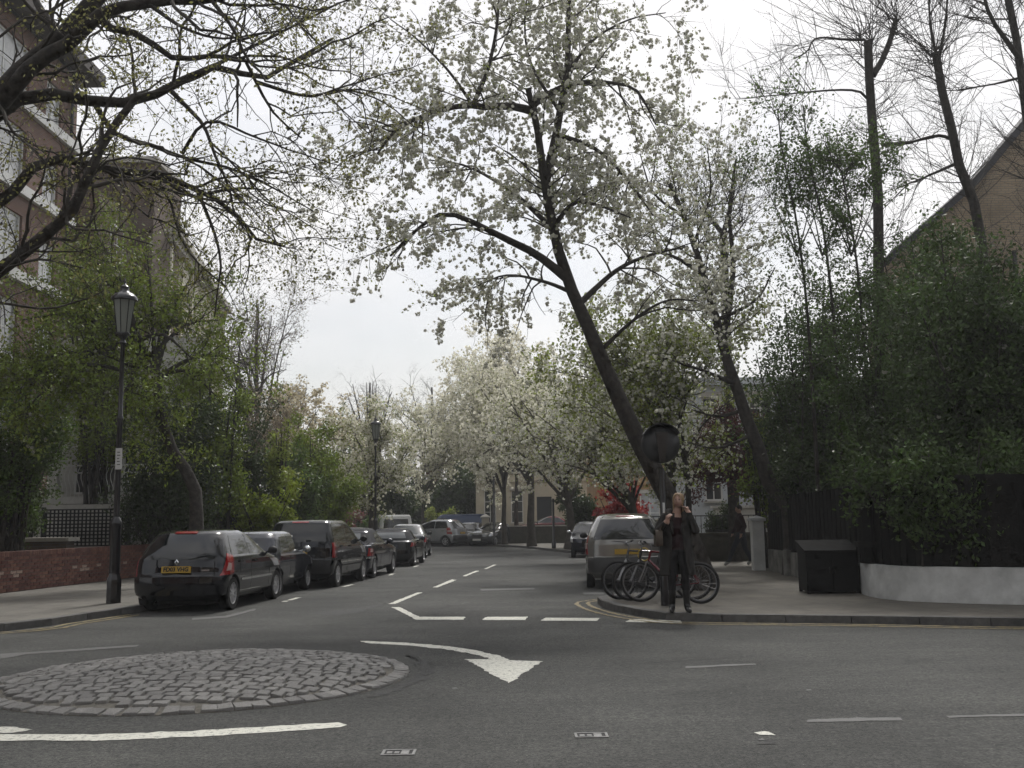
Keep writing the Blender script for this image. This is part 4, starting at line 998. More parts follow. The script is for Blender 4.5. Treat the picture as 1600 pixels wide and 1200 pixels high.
# ---- the big plane tree whose limbs reach in from the left
def plane_tree():
    Y = 13.0
    limbs = [
        (P3((-330, 1010, 13.2), (-320, 800, 13.2), (-250, 560, 13.1), (-150, 350, 13.0), (-60, 220, 12.9), (30, 120, 12.8), (140, 20, 12.7), (200, -110, 12.6)), 0.257, 0.098),
        (P3((-250, 560, 13.1), (-120, 500, 12.6), (0, 425, 12.2), (60, 375, 12.0), (105, 340, 11.9), (128, 300, 11.9), (150, 245, 12.0), (175, 200, 12.1), (215, 150, 12.3)), 0.128, 0.043),
        (P3((-130, 330, 13), (-60, 330, 13.3), (0, 320, 13.5), (60, 255, 13.7), (110, 250, 13.8), (180, 268, 14.0), (250, 272, 14.2), (310, 300, 14.5), (360, 325, 14.7), (395, 370, 14.9), (445, 385, 15)), 0.104, 0.019),
        (P3((-60, 220, 12.9), (40, 150, 13.2), (110, 152, 13.4), (170, 165, 13.6), (220, 155, 13.8), (285, 128, 14.0), (350, 100, 14.2), (400, 128, 14.5), (450, 100, 14.8), (520, 60, 15.2)), 0.116, 0.019),
        (P3((0, 160, 12.9), (60, 95, 12.6), (120, 60, 12.4), (150, 25, 12.3), (230, 5, 12.2), (330, 0, 12.1), (420, -30, 12)), 0.122, 0.037),
        (P3((150, 25, 12.3), (165, 42, 12.3), (205, 50, 12.4), (250, 75, 12.6), (275, 92, 12.8), (330, 88, 13.1), (380, 92, 13.4), (400, 128, 13.6), (430, 180, 14), (470, 215, 14.3)), 0.055, 0.012),
        (P3((262, 137, 13.93), (300, 175, 13.75), (320, 200, 13.6), (335, 240, 13.5), (360, 300, 13.4), (365, 330, 13.4), (392, 372, 13.4)), 0.037, 0.009),
        (P3((150, 165, 13.6), (180, 210, 13.5), (230, 225, 13.5), (300, 250, 13.6), (350, 260, 13.8), (420, 290, 14), (490, 330, 14.2)), 0.043, 0.008),
        (P3((400, 128, 14.5), (480, 150, 14.9), (540, 140, 15.2), (600, 160, 15.6), (650, 200, 16)), 0.031, 0.008),
        (P3((330, 105, 14.1), (420, 60, 14.6), (500, 20, 15), (580, -20, 15.4)), 0.031, 0.009),
        (P3((285, 240, 13.5), (310, 200, 13.3), (340, 190, 13.2), (400, 215, 13.2), (470, 240, 13.4), (540, 262, 13.6)), 0.027, 0.006),
        (P3((60, 95, 12.6), (90, 60, 12.9), (60, 10, 13.2), (40, -60, 13.5)), 0.073, 0.037),
        (P3((230, 5, 12.2), (290, 45, 12), (350, 60, 11.8), (420, 50, 11.7)), 0.031, 0.008),
        (P3((-320, 800, 13.2), (-420, 520, 13.6), (-560, 300, 14), (-700, 100, 14.5)), 0.153, 0.049),
    ]
    b = limbs[0][0][0]; b.z = PH
    lv = [dict(n=170, len=1.7, r=0.028, t0=0.30, a0=0.5, a1=1.2, wander=0.22, trop=(0.03, 0.04, 0.04), seg=8, k=5),
          dict(n=900, len=0.85, r=0.011, t0=0.2, a0=0.5, a1=1.25, wander=0.26, trop=(0.02, 0, 0.03), seg=5, k=3),
          dict(n=3600, len=0.40, r=0.0055, t0=0.15, a0=0.5, a1=1.3, wander=0.30, trop=(0, 0, -0.02), seg=3, k=3, rmin=0.0028)]
    tree('plane_tree', 'large spreading plane tree with sparse young leaves, limbs reaching in from the left', b, limbs, lv,
         [('crown', LF_OLIVE, 'leaf', 6, 0.055, 0.04, 0.3), ('seed_balls', mat('seed_ball', (0.045, 0.038, 0.028), 0.9), 'puff', 0.12, 0.035, 0.05, 6)], 11, bark=BARK, trunk_k=10)
plane_tree()

# ---- the leaning white cherry on the right corner
def main_cherry():
    tr = P3((1098, 921, 20.4), (1082, 860, 20.4), (1045, 775, 20.3), (1003, 700, 20.1), (968, 625, 19.9), (938, 555, 19.8), (908, 485, 19.6), (882, 425, 19.5), (866, 360, 19.3), (852, 290, 19.2), (843, 220, 19.0), (833, 165, 18.9), (825, 138, 18.8))
    limbs = [(tr, 0.25, 0.055),
        (P3((887, 436, 19.5), (837, 397, 19.2), (781, 369, 18.9), (729, 343, 18.6), (691, 334, 18.4), (650, 360, 18.2), (610, 400, 18)), 0.10, 0.02),
        (P3((836, 175, 18.9), (800, 166, 18.6), (759, 167, 18.4), (732, 165, 18.2), (687, 172, 18), (624, 199, 17.7), (590, 240, 17.5)), 0.09, 0.02),
        (P3((852, 285, 19.2), (866, 225, 19.3), (875, 176, 19.4), (886, 112, 19.5), (888, 37, 19.5), (890, -60, 19.5)), 0.10, 0.04),
        (P3((832, 165, 18.9), (852, 150, 19), (894, 131, 19.3), (950, 129, 19.6), (995, 142, 19.9), (1025, 195, 20.2)), 0.075, 0.018),
        (P3((870, 210, 19.3), (924, 229, 19.4), (961, 259, 19.5), (991, 296, 19.6), (1021, 337, 19.7)), 0.055, 0.015),
        (P3((738, 166, 18.2), (762, 109, 18.3), (777, 34, 18.4), (782, -60, 18.5)), 0.05, 0.015),
        (P3((860, 362, 19.3), (894, 319, 19.0), (931, 320, 18.7), (985, 340, 18.4)), 0.06, 0.015),
        (P3((905, 475, 19.6), (960, 425, 19.9), (1010, 400, 20.2), (1075, 385, 20.5)), 0.07, 0.018),
        (P3((866, 360, 19.3), (800, 300, 19.9), (730, 260, 20.4), (670, 250, 20.8)), 0.06, 0.015),
        (P3((888, 110, 19.5), (930, 60, 19.7), (985, 30, 19.9), (1040, 20, 20)), 0.04, 0.01),
        (P3((875, 176, 19.4), (830, 100, 19.8), (820, 30, 20.1), (830, -40, 20.3)), 0.04, 0.012),
        (P3((900, 460, 19.6), (850, 440, 20.2), (790, 430, 20.8), (740, 450, 21.2)), 0.05, 0.012),
        (P3((740, 166, 18.2), (700, 110, 18), (650, 60, 17.8), (610, 30, 17.7)), 0.035, 0.01),
        (P3((936, 550, 19.8), (990, 500, 19.4), (1040, 470, 19.2), (1090, 470, 19)), 0.05, 0.012),
    ]
    b = tr[0]; b.z = PH
    lv = [dict(n=150, len=1.35, r=0.022, t0=0.3, t_trunk=0.72, a0=0.5, a1=1.25, wander=0.16, trop=(0, 0, -0.06), seg=6, k=4),
          dict(n=640, len=0.75, r=0.008, t0=0.1, a0=0.5, a1=1.2, wander=0.18, trop=(0, 0, -0.14), seg=4, k=3),
          dict(n=2500, len=0.44, r=0.0045, t0=0.1, a0=0.4, a1=1.2, wander=0.16, trop=(0, 0, -0.25), seg=3, k=3, rmin=0.003)]
    tree('cherry_tree', 'tall white cherry in blossom with leaning trunk behind the woman', b, limbs, lv,
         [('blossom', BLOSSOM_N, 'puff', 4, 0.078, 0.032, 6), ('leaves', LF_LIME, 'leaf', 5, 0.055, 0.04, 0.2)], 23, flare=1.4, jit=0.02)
main_cherry()

# ---- second leaning tree over the fence (white blossom on the left, bare crown)
def second_cherry():
    tr = P3((1235, 800, 25), (1205, 760, 25), (1180, 690, 25), (1150, 600, 25.1), (1125, 520, 25.2), (1100, 430, 25.3), (1070, 340, 25.5), (1045, 285, 25.6))
    limbs = [(tr, 0.24, 0.05), (P3((1130, 540, 25.2), (1145, 430, 25.6), (1140, 330, 25.8), (1150, 250, 26)), 0.10, 0.03), (P3((1100, 430, 25.3), (1050, 400, 24.8), (1000, 390, 24.5)), 0.07, 0.02),
             (P3((1150, 600, 25.1), (1100, 580, 24.5), (1040, 560, 24)), 0.07, 0.015), (P3((1165, 640, 25), (1120, 650, 25.6), (1080, 640, 26)), 0.06, 0.015), (P3((1085, 380, 25.4), (1110, 300, 25), (1105, 230, 24.8)), 0.05, 0.012),
             (P3((1120, 500, 25.2), (1180, 470, 25.4), (1210, 420, 25.6)), 0.06, 0.015), (P3((1070, 340, 25.5), (1020, 300, 25.7), (1000, 240, 25.8)), 0.05, 0.012), (P3((1175, 680, 25), (1120, 700, 24.5), (1070, 690, 24.2)), 0.05, 0.012)]
    b = tr[0].copy(); b.z = PH; limbs[0][0].insert(0, b)
    tree('cherry_tree', 'white cherry leaning left from behind the black fence', b, limbs,
         [dict(n=80, len=1.5, r=0.02, t0=0.35, t_trunk=0.55, a0=0.5, a1=1.2, wander=0.16, seg=7, k=4), dict(n=420, len=0.8, r=0.008, t0=0.1, wander=0.2, seg=5, k=3), dict(n=800, len=0.42, r=0.005, t0=0.1, wander=0.2, seg=4, k=3, rmin=0.004)],
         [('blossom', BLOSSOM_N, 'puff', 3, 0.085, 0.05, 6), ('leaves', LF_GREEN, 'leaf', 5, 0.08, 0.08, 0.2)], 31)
second_cherry()

# ---- generic cherries along the right pavement and at the bend
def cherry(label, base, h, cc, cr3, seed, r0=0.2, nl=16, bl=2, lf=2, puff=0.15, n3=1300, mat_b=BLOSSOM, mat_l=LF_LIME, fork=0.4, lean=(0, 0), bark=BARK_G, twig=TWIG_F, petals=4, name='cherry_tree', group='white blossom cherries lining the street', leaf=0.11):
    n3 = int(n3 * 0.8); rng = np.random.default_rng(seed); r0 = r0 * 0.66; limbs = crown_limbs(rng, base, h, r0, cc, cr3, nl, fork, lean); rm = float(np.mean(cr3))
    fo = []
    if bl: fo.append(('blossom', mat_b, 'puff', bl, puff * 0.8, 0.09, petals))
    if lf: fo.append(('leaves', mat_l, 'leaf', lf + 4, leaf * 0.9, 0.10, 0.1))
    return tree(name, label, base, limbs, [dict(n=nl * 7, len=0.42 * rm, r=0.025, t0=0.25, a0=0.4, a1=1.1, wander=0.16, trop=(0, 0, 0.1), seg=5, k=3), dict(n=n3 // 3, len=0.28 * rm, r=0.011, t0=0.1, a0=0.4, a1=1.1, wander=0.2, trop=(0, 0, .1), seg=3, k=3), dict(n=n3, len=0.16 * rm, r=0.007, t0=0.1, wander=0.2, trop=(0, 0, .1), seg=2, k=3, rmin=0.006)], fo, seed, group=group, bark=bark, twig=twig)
def gb(px, py): return G(px, py, PH)
# C: behind the sign, mixed leaf and blossom
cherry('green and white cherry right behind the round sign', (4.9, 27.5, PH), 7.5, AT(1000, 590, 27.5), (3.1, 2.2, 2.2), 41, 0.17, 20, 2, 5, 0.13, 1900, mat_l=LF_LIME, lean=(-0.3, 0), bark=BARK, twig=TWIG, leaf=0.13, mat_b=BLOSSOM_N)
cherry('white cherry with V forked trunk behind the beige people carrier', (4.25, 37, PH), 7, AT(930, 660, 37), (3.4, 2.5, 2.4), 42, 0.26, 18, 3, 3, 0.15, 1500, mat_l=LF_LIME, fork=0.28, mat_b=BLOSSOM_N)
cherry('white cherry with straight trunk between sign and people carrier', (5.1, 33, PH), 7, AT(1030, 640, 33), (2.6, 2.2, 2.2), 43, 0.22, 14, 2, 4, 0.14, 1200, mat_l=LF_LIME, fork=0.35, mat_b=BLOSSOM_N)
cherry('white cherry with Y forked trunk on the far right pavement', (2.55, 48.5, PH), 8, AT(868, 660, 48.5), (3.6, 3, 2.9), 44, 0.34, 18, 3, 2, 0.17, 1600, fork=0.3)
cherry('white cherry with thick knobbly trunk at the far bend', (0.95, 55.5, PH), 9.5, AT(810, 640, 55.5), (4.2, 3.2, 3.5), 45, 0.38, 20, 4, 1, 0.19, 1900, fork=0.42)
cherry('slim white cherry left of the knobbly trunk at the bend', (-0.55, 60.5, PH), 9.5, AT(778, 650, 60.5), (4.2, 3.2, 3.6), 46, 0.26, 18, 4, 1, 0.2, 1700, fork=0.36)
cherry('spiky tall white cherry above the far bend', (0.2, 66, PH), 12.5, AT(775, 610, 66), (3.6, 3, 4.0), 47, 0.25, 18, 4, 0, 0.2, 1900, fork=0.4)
cherry('white cherry with trunk beside the second street lamp', (-6.35, 46, PH), 7.0, AT(597, 710, 46), (2.3, 2.2, 2.6), 48, 0.24, 16, 3, 3, 0.15, 1500, fork=0.25)
cherry('pale cherry behind the second street lamp', (-6.2, 70, PH), 8.5, AT(665, 690, 70), (3.6, 2.5, 2.8), 49, 0.2, 16, 3, 2, 0.2, 1500)
cherry('broad cream blossom tree above the green shrubs on the left', (-13.0, 57, PH), 10, AT(478, 655, 57), (3.4, 2.6, 2.9), 50, 0.22, 16, 3, 1, 0.19, 1500, mat_b=BLOSSOM_C, mat_l=LF_TAN, group=None)
cherry('brownish feathery tree behind the shrubs on the left', (-12.6, 48, PH), 7.5, AT(400, 690, 48), (3.2, 2.4, 2.4), 51, 0.18, 16, 0, 6, 0, 1500, mat_l=LF_TAN, name='garden_tree', group=None)

# ---- bare winter trees
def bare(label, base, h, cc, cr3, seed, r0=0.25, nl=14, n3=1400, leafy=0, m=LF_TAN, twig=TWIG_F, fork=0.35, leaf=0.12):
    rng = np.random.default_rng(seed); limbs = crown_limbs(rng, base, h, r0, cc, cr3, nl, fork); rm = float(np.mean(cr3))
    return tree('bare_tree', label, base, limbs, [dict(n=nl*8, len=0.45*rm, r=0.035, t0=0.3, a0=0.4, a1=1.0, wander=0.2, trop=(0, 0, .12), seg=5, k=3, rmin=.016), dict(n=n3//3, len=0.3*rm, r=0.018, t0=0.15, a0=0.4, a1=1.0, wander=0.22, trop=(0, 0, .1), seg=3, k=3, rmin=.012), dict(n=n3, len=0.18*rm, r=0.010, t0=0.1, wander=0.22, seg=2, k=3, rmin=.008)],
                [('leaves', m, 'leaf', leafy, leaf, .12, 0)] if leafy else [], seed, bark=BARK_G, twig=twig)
bare('tall thin tree with brown buds rising behind the left shrubs', (-15.0, 60, PH), 15, AT(402, 540, 60), (3.6, 3, 4.2), 61, 0.25, 16, 1900, 3, LF_TAN)
bare('bare round topped tree above the street end, left one', (-13.5, 95, PH), 15, AT(578, 640, 95), (3.6, 3, 4.2), 62, 0.4, 16, 900)
bare('bare spreading tree above the street end, right one', (-7.5, 95, PH), 14.5, AT(675, 645, 95), (4.2, 3, 4.0), 63, 0.4, 16, 900)

# ---- pollards at upper right
def pollard(label, pts, r0, r1, knuckles, seed, whips=26, L=3.3, extra=[], side=110):
    rng = np.random.default_rng(seed); tr = P3(*pts); b = tr[0].copy(); b.z = PH; limbs = [([b] + tr, r0, r1)] + [(P3(*e[0]), e[1], e[2]) for e in extra]
    t = tree('pollarded_tree', label, b, limbs, [dict(n=side, len=1.5, r=0.016, t0=0.45, a0=0.6, a1=1.3, wander=0.12, trop=(0, 0, .12), seg=5, k=3, rmin=.01), dict(n=side * 6, len=0.9, r=0.007, t0=0.1, a0=0.4, a1=1.2, wander=0.16, trop=(0, 0, .1), seg=3, k=3, rmin=.006)], [], seed, group='bare pollards behind the fence')
    V, F, off = [], [], 0
    for k in knuckles:
        c = np.array(tuple(AT(*k))); n = whips; D = nrm(rng.normal(size=(n, 3)) * np.array([.85, .85, .4]) + np.array([0, 0, 0.7]))
        p, r = grow(np.repeat(c[None], n, 0) - np.array([0, 0, 1.0]) * (rng.uniform(0, 1, n) ** 2 * .7)[:, None], D, L * rng.uniform(.5, 1.2, n), np.full(n, .012), 7, .12, np.array([0, 0, .05]), rng, .4)
        v, f = tubes_np(p, r, 3); V.append(v - np.array(tuple(b))); F.append(f + off); off += len(v)
        P, D2, rr = spawn(p, r, n * 4, .2, 1, .3, .9, rng); p, r = grow(P, D2, .7 * rng.uniform(.5, 1.2, n*4), np.full(n*4, .006), 4, .1, np.array([0, 0, .03]), rng, .5)
        v, f = tubes_np(p, r, 3); V.append(v - np.array(tuple(b))); F.append(f + off); off += len(v)
    link('whips', mesh_np('whips', np.vstack(V), np.vstack(F)), TWIG, t)['kind'] = 'stuff'
pollard('bare pollard with two knuckled heads, nearest the street', ((1376, 700, 27), (1374, 460, 27), (1370, 300, 27), (1362, 180, 27), (1356, 65, 27)), 0.19, 0.115, ((1345, 55, 27), (1362, 62, 27), (1400, 30, 27.2)), 71,
        extra=[(((1364, 118, 27), (1380, 90, 27.1), (1392, 60, 27.2), (1400, 30, 27.2)), .09, .07), (((1350, 62, 27), (1325, 62, 26.8), (1275, 60, 26.5), (1262, 80, 26.3), (1240, 92, 26.2)), .045, .015), (((1356, 155, 27), (1340, 142, 26.8), (1300, 141, 26.6), (1230, 147, 26.3), (1150, 155, 26)), .038, .01), (((1378, 226, 27), (1420, 222, 27.3), (1460, 215, 27.5)), .05, .02)])
pollard('bare pollard with one knuckled head, middle one', ((1560, 620, 25), (1530, 350, 25), (1505, 290, 25), (1488, 210, 25), (1470, 130, 25), (1462, 82, 25)), 0.19, 0.10, ((1462, 78, 25), (1455, 85, 25)), 72,
        extra=[(((1465, 90, 25), (1455, 50, 25), (1450, -20, 25)), .04, .02), (((1468, 90, 25), (1478, 30, 25), (1482, -40, 25)), .04, .02), (((1492, 220, 25), (1465, 212, 25.2), (1410, 225, 25.5), (1380, 226, 25.8)), .05, .02), (((1495, 255, 25), (1450, 275, 25.2), (1400, 295, 25.4)), .045, .015)])
pollard('bare pollard at the right edge of the picture', ((1665, 650, 23), (1640, 350, 23), (1605, 200, 23), (1592, 80, 23), (1575, 0, 23), (1570, -80, 23)), 0.16, 0.08, ((1570, -60, 23),), 73, whips=18, L=2.6,
        extra=[(((1596, 95, 23), (1570, 60, 22.8), (1545, 20, 22.6), (1530, -40, 22.5)), .07, .03), (((1600, 120, 23), (1560, 130, 23.2), (1500, 140, 23.4)), .035, .012)])
pollard('small bare forked pollard left of the other pollards', ((1140, 640, 33), (1135, 520, 33), (1132, 430, 33), (1130, 360, 33)), 0.2, 0.13, ((1102, 325, 33), (1145, 300, 33), (1100, 330, 33), (1160, 345, 33)), 74, whips=22, L=2.6, side=20,
        extra=[(((1130, 365, 33), (1112, 345, 33), (1100, 325, 33)), .09, .07), (((1131, 362, 33), (1140, 330, 33), (1145, 300, 33)), .09, .07), (((1131, 370, 33), (1145, 355, 33), (1160, 345, 33)), .05, .03)])
# thin leafy young trees between
for i, (px, top, Yd, lab) in enumerate(((1215, 170, 24, 'slim leafy sapling left of the tall pollard, leftmost'), (1255, 165, 23.5, 'slim leafy sapling just left of the tall pollard'), (1300, 250, 22.5, 'short leafy tree in front of the tall pollard'))):
    tr = P3((px + 60, 700, Yd), (px + 45, 470, Yd), (px + 30, 350, Yd), (px + 8, 240, Yd), (px, top, Yd)); b = tr[0].copy(); b.z = PH
    rng = np.random.default_rng(80 + i)
    limbs = [([b] + tr, 0.065, 0.015)] + [(P3((px + 30, 400, Yd), (px + 30 + s * 30, 330, Yd + 0.4), (px + 20 + s * 55, 240 + abs(s) * 20, Yd + 0.6)), 0.02, 0.006) for s in (-1, -.5, .6, 1)]
    tree('young_tree', lab, b, limbs, [dict(n=60, len=1.0, r=.012, t0=.4, a0=.3, a1=1.0, wander=.12, trop=(0, 0, .15), seg=6, k=3), dict(n=420, len=.5, r=.006, t0=.1, a0=.3, a1=1.1, wander=.16, seg=4, k=3, rmin=.005)], [('leaves', LF_MID, 'leaf', 12 if i == 2 else 7, .09, .07, .1)], 80 + i, group='young trees behind the fence')

# ---- leafy masses behind the fence at right
def mass(label, px, py, Y, r, m, seed, n=26000, size=0.10, blossom=0, name='hawthorn', cat='tree', base_z=PH, bm=BLOSSOM_D, lobes=16):
    c = AT(px, py, Y); ex = [('blossom', bm, 'puff', blossom, 0.10, 0.22, 4)] if blossom else None
    return bush(name, label, c, r, m, size, n, seed, cat=cat, extra=ex, lobes=lobes, base_z=base_z)
mass('dense green hawthorn left of the pollards, hanging over the fence', 1255, 545, 27.5, (2.2, 1.8, 3.1), LF_RIGHT, 91, 62000, 0.085)
mass('dark leafy tree in the middle above the black cabinet', 1380, 585, 22.5, (2.0, 1.6, 2.8), LF_RIGHT, 92, 52000, 0.078)
mass('hawthorn with scattered white blossom at the right edge', 1500, 520, 18.8, (1.8, 1.5, 2.6), LF_RIGHT, 93, 60000, 0.08, 0.12)
mass('dark leafy tree beyond the right picture edge', 1640, 560, 18.2, (1.5, 1.3, 3.0), LF_RIGHT, 94, 40000, 0.08, 0.08)
mass('dark low shrub against the fence under the hawthorns', 1310, 735, 25, (2.4, 1.3, 1.4), LF_DARK, 95, 32000, 0.08, name='shrub', cat='shrub')
mass('dark low shrub filling the right corner behind the fence', 1500, 720, 18.6, (2.5, 1.2, 1.3), LF_DARK, 96, 40000, 0.07, name='shrub', cat='shrub')
mass('bright green spray of leaves over the pillar', 1200, 680, 28.5, (1.0, 0.9, 1.0), LF_GREEN, 97, 9000, 0.10, name='young_tree')
cherry('purple leaved maple right of the round sign', (8.0, 31, PH), 4.2, AT(1128, 712, 30.5), (1.6, 1.3, 1.05), 98, 0.13, 14, 0, 9, 0, 1300, mat_l=LF_PURPLE, name='purple_maple', group=None, bark=BARK, twig=TWIG, leaf=0.10)
mass('bright red shrub behind the people carrier', 968, 788, 44, (1.2, .9, .95), LF_RED, 99, 9000, 0.14, name='red_shrub', cat='shrub')
mass('dark evergreen in front of the tan house', 905, 800, 52, (1.4, 1.1, 1.5), LF_DARK, 100, 9000, 0.15, name='evergreen_shrub', cat='shrub')
mass('round clipped bush in a planter right of the woman', 1130, 812, 34.6, (.72, .6, .5), LF_DARK, 101, 7000, 0.07, name='clipped_bush', cat='shrub', base_z=0.9)
# ---- left side greenery
def left_tree():
    tr = P3((310, 850, 25), (305, 770, 25), (285, 725, 24.9), (262, 690, 24.8), (252, 640, 24.7), (243, 590, 24.6), (225, 565, 24.5), (208, 535, 24.4), (200, 470, 24.3))
    b = tr[0].copy(); b.z = PH; tr[0] = b
    limbs = [(tr, 0.21, 0.07)]
    for e in ((60, 560, 23), (110, 470, 23.6), (150, 420, 24.5), (230, 400, 24.6), (300, 430, 25.4), (360, 500, 26), (390, 570, 26), (40, 640, 22.8), (300, 560, 24), (160, 380, 25), (340, 620, 25), (100, 600, 24.6), (260, 480, 25.8), (30, 500, 23.4), (20, 600, 22.5), (190, 620, 23.2)):
        s = random.choice(((243, 590, 24.6), (225, 565, 24.5), (208, 535, 24.4))); limbs.append((P3(s, ((s[0] + e[0]) / 2, (s[1] + e[1]) / 2 - 25, (s[2] + e[2]) / 2), e), 0.07, 0.015))
    tree('cherry_tree', 'leafy cherry with crooked trunk behind the nearest street lamp', b, limbs, [dict(n=150, len=1.0, r=.02, t0=.3, a0=.5, a1=1.2, wander=.18, seg=6, k=4), dict(n=750, len=.55, r=.008, t0=.1, wander=.2, seg=4, k=3), dict(n=2600, len=.32, r=.005, t0=.1, wander=.2, trop=(0, 0, -.1), seg=2, k=3, rmin=.004)],
         [('leaves', LF_GREEN, 'leaf', 10, .095, .12, .25), ('blossom', BLOSSOM_D, 'puff', 0.16, .10, .06, 4)], 111, bark=BARK)
left_tree()
mass('dark evergreen holly behind the leaning leafy cherry', 262, 740, 29.5, (2.0, 1.4, 2.6), LF_DARK, 112, 44000, .085, name='holly_tree')
mass('dark evergreen bush beside the trellis', 352, 720, 33, (1.9, 1.5, 2.9), LF_DARK, 113, 38000, .09, name='evergreen_tree')
mass('dark leafy branch mass hanging at the left edge', 20, 620, 25, (1.9, 1.5, 1.9), LF_MID, 114, 34000, .08, name='evergreen_tree')
mass('bright green ivy tree below the dark brick block', 165, 420, 33, (1.9, 1.6, 2.6), LF_GREEN, 115, 34000, .09, name='ivy_tree')
mass('sunlit light green shrub behind the tall black car', 405, 790, 31.5, (1.35, 1.1, 1.0), LF_BRIGHT, 116, 13000, .10, name='laurel_shrub', cat='shrub')
mass('tall mid green shrub tree above the convertible', 505, 735, 40, (1.7, 1.4, 2.1), LF_GREEN, 117, 26000, .11, name='garden_tree')
mass('dark hedge tree under the mid green shrub tree', 450, 770, 36.5, (1.7, 1.3, 1.7), LF_MID, 118, 20000, .11, name='hedge_tree')
mass('thin light green sapling behind the tall black car', 440, 700, 33, (.38, .38, 1.5), LF_LIME, 119, 3200, .12, name='sapling', lobes=5)
mass('pink flowering shrub behind the parked convertible', 537, 800, 50, (.9, .8, .9), LF_PINK, 120, 5000, .13, name='flowering_shrub', cat='shrub')
mass('small dark shrub growing in the brick block garden', 40, 790, 27.8, (.9, .6, .9), LF_DARK, 121, 7000, .08, name='garden_shrub', cat='shrub')
mass('dark yew hedge closing the street end', 690, 790, 80, (5.6, 1.8, 3.0), LF_DARK, 122, 42000, .22, name='yew_hedge', cat='hedge', lobes=26)
mass('dark copper beech above the street end hedge', 700, 770, 88, (3.2, 2, 2.8), LF_PURPLE, 123, 12000, .24, name='copper_beech')
mass('yellow green shrub at the street end behind the grey van', 690, 805, 72, (1.6, .9, .8), LF_LIME, 124, 6000, .18, name='laurel_shrub', cat='shrub')
mass('green tree behind the far cherry near the street lamp', 545, 690, 75, (2.2, 2, 3.4), LF_MID, 125, 14000, .2, name='garden_tree')
mass('green mass of garden trees behind the villa', 800, 720, 90, (8, 3, 4.5), LF_MID, 126, 26000, .28, name='garden_tree', lobes=30)
mass('dark hedge behind the second street lamp and white van', 585, 790, 62, (3.6, 1.5, 2.4), LF_DARK, 127, 30000, .17, name='garden_hedge', cat='hedge', lobes=22)
mass('dark shrubbery behind the pink flowering shrub', 500, 795, 56, (3.0, 1.5, 2.3), LF_MID, 128, 24000, .16, name='garden_hedge', cat='hedge', lobes=20)
mass('leafy ivy clad tree covering the lower gable wall', 1450, 430, 26, (2.0, 1.4, 1.7), LF_RIGHT, 129, 32000, .09, name='ivy_tree')
mass('leafy overhang along the top of the board fence', 1490, 735, 16.9, (2.0, .75, .62), LF_RIGHT, 130, 34000, .08, name='hawthorn_hedge', cat='hedge', lobes=22)
cherry('pale cherry screening the left part of the cream villa', (-1.4, 70, PH), 8.5, AT(752, 700, 69), (3.2, 2.5, 2.8), 52, 0.22, 16, 3, 2, 0.2, 1500)
mass('fresh green leafy tree right of the crooked cherry trunk', 335, 585, 31, (1.6, 1.3, 2.0), LF_GREEN, 132, 28000, .09, name='garden_tree')
mass('fresh green bush above the second and third parked cars', 475, 720, 38.5, (1.5, 1.2, 1.7), LF_GREEN, 133, 18000, .1, name='garden_tree')
# ------------------------------------------------------------------ cars
CARGLASS = mat('car_glass', (0.012, 0.014, 0.015), 0.04, spec=0.8)
def paint(name, c, metal=0.35): return mat(name, c, 0.22, metal, coat=0.9, spec=0.15, fine=0.06, bscale=300)
P_BLACK = paint('paint_black', (0.010, 0.011, 0.014)); P_NAVY = paint('paint_navy', (0.010, 0.014, 0.028)); P_GREY = paint('paint_slate', (0.022, 0.025, 0.034))
P_SILVER = paint('paint_silver', (0.36, 0.37, 0.38)); P_BEIGE = paint('paint_beige', (0.235, 0.23, 0.215), 0.45); P_STEEL = paint('paint_steel', (0.10, 0.105, 0.11), 0.5); P_WHITE = paint('paint_white', (0.6, 0.6, 0.58), 0); P_RED = paint('paint_red', (0.14, 0.012, 0.014), 0.1); P_BLUE = paint('paint_blue', (0.02, 0.035, 0.085), 0.2)
PLASTIC = mat('black_plastic', (0.014, 0.014, 0.015), 0.6); RUBBER = mat('tyre_rubber', (0.012, 0.012, 0.012), 0.85)
ALLOY = mat('alloy', (0.50, 0.50, 0.51), 0.35, 0.35); TAIL = mat('tail_red', (0.26, 0.012, 0.014), 0.15, coat=0.6); TAILW = mat('tail_clear', (0.42, 0.30, 0.28), 0.15, coat=0.5)
HEADL = mat('headlamp', (0.55, 0.56, 0.58), 0.12, 0.4, coat=0.8); PLATE_Y = mat('plate_yellow', (0.42, 0.26, 0.025), 0.5); PLATE_W = mat('plate_white', (0.6, 0.6, 0.57), 0.5); CHROME = mat('chrome', (0.65, 0.66, 0.67), 0.15, 1.0)
SOFT = mat('soft_top', (0.012, 0.013, 0.018), 0.85, var=0.2, scale=8); INK = mat('plate_ink', (0.012, 0.012, 0.012), 0.6)

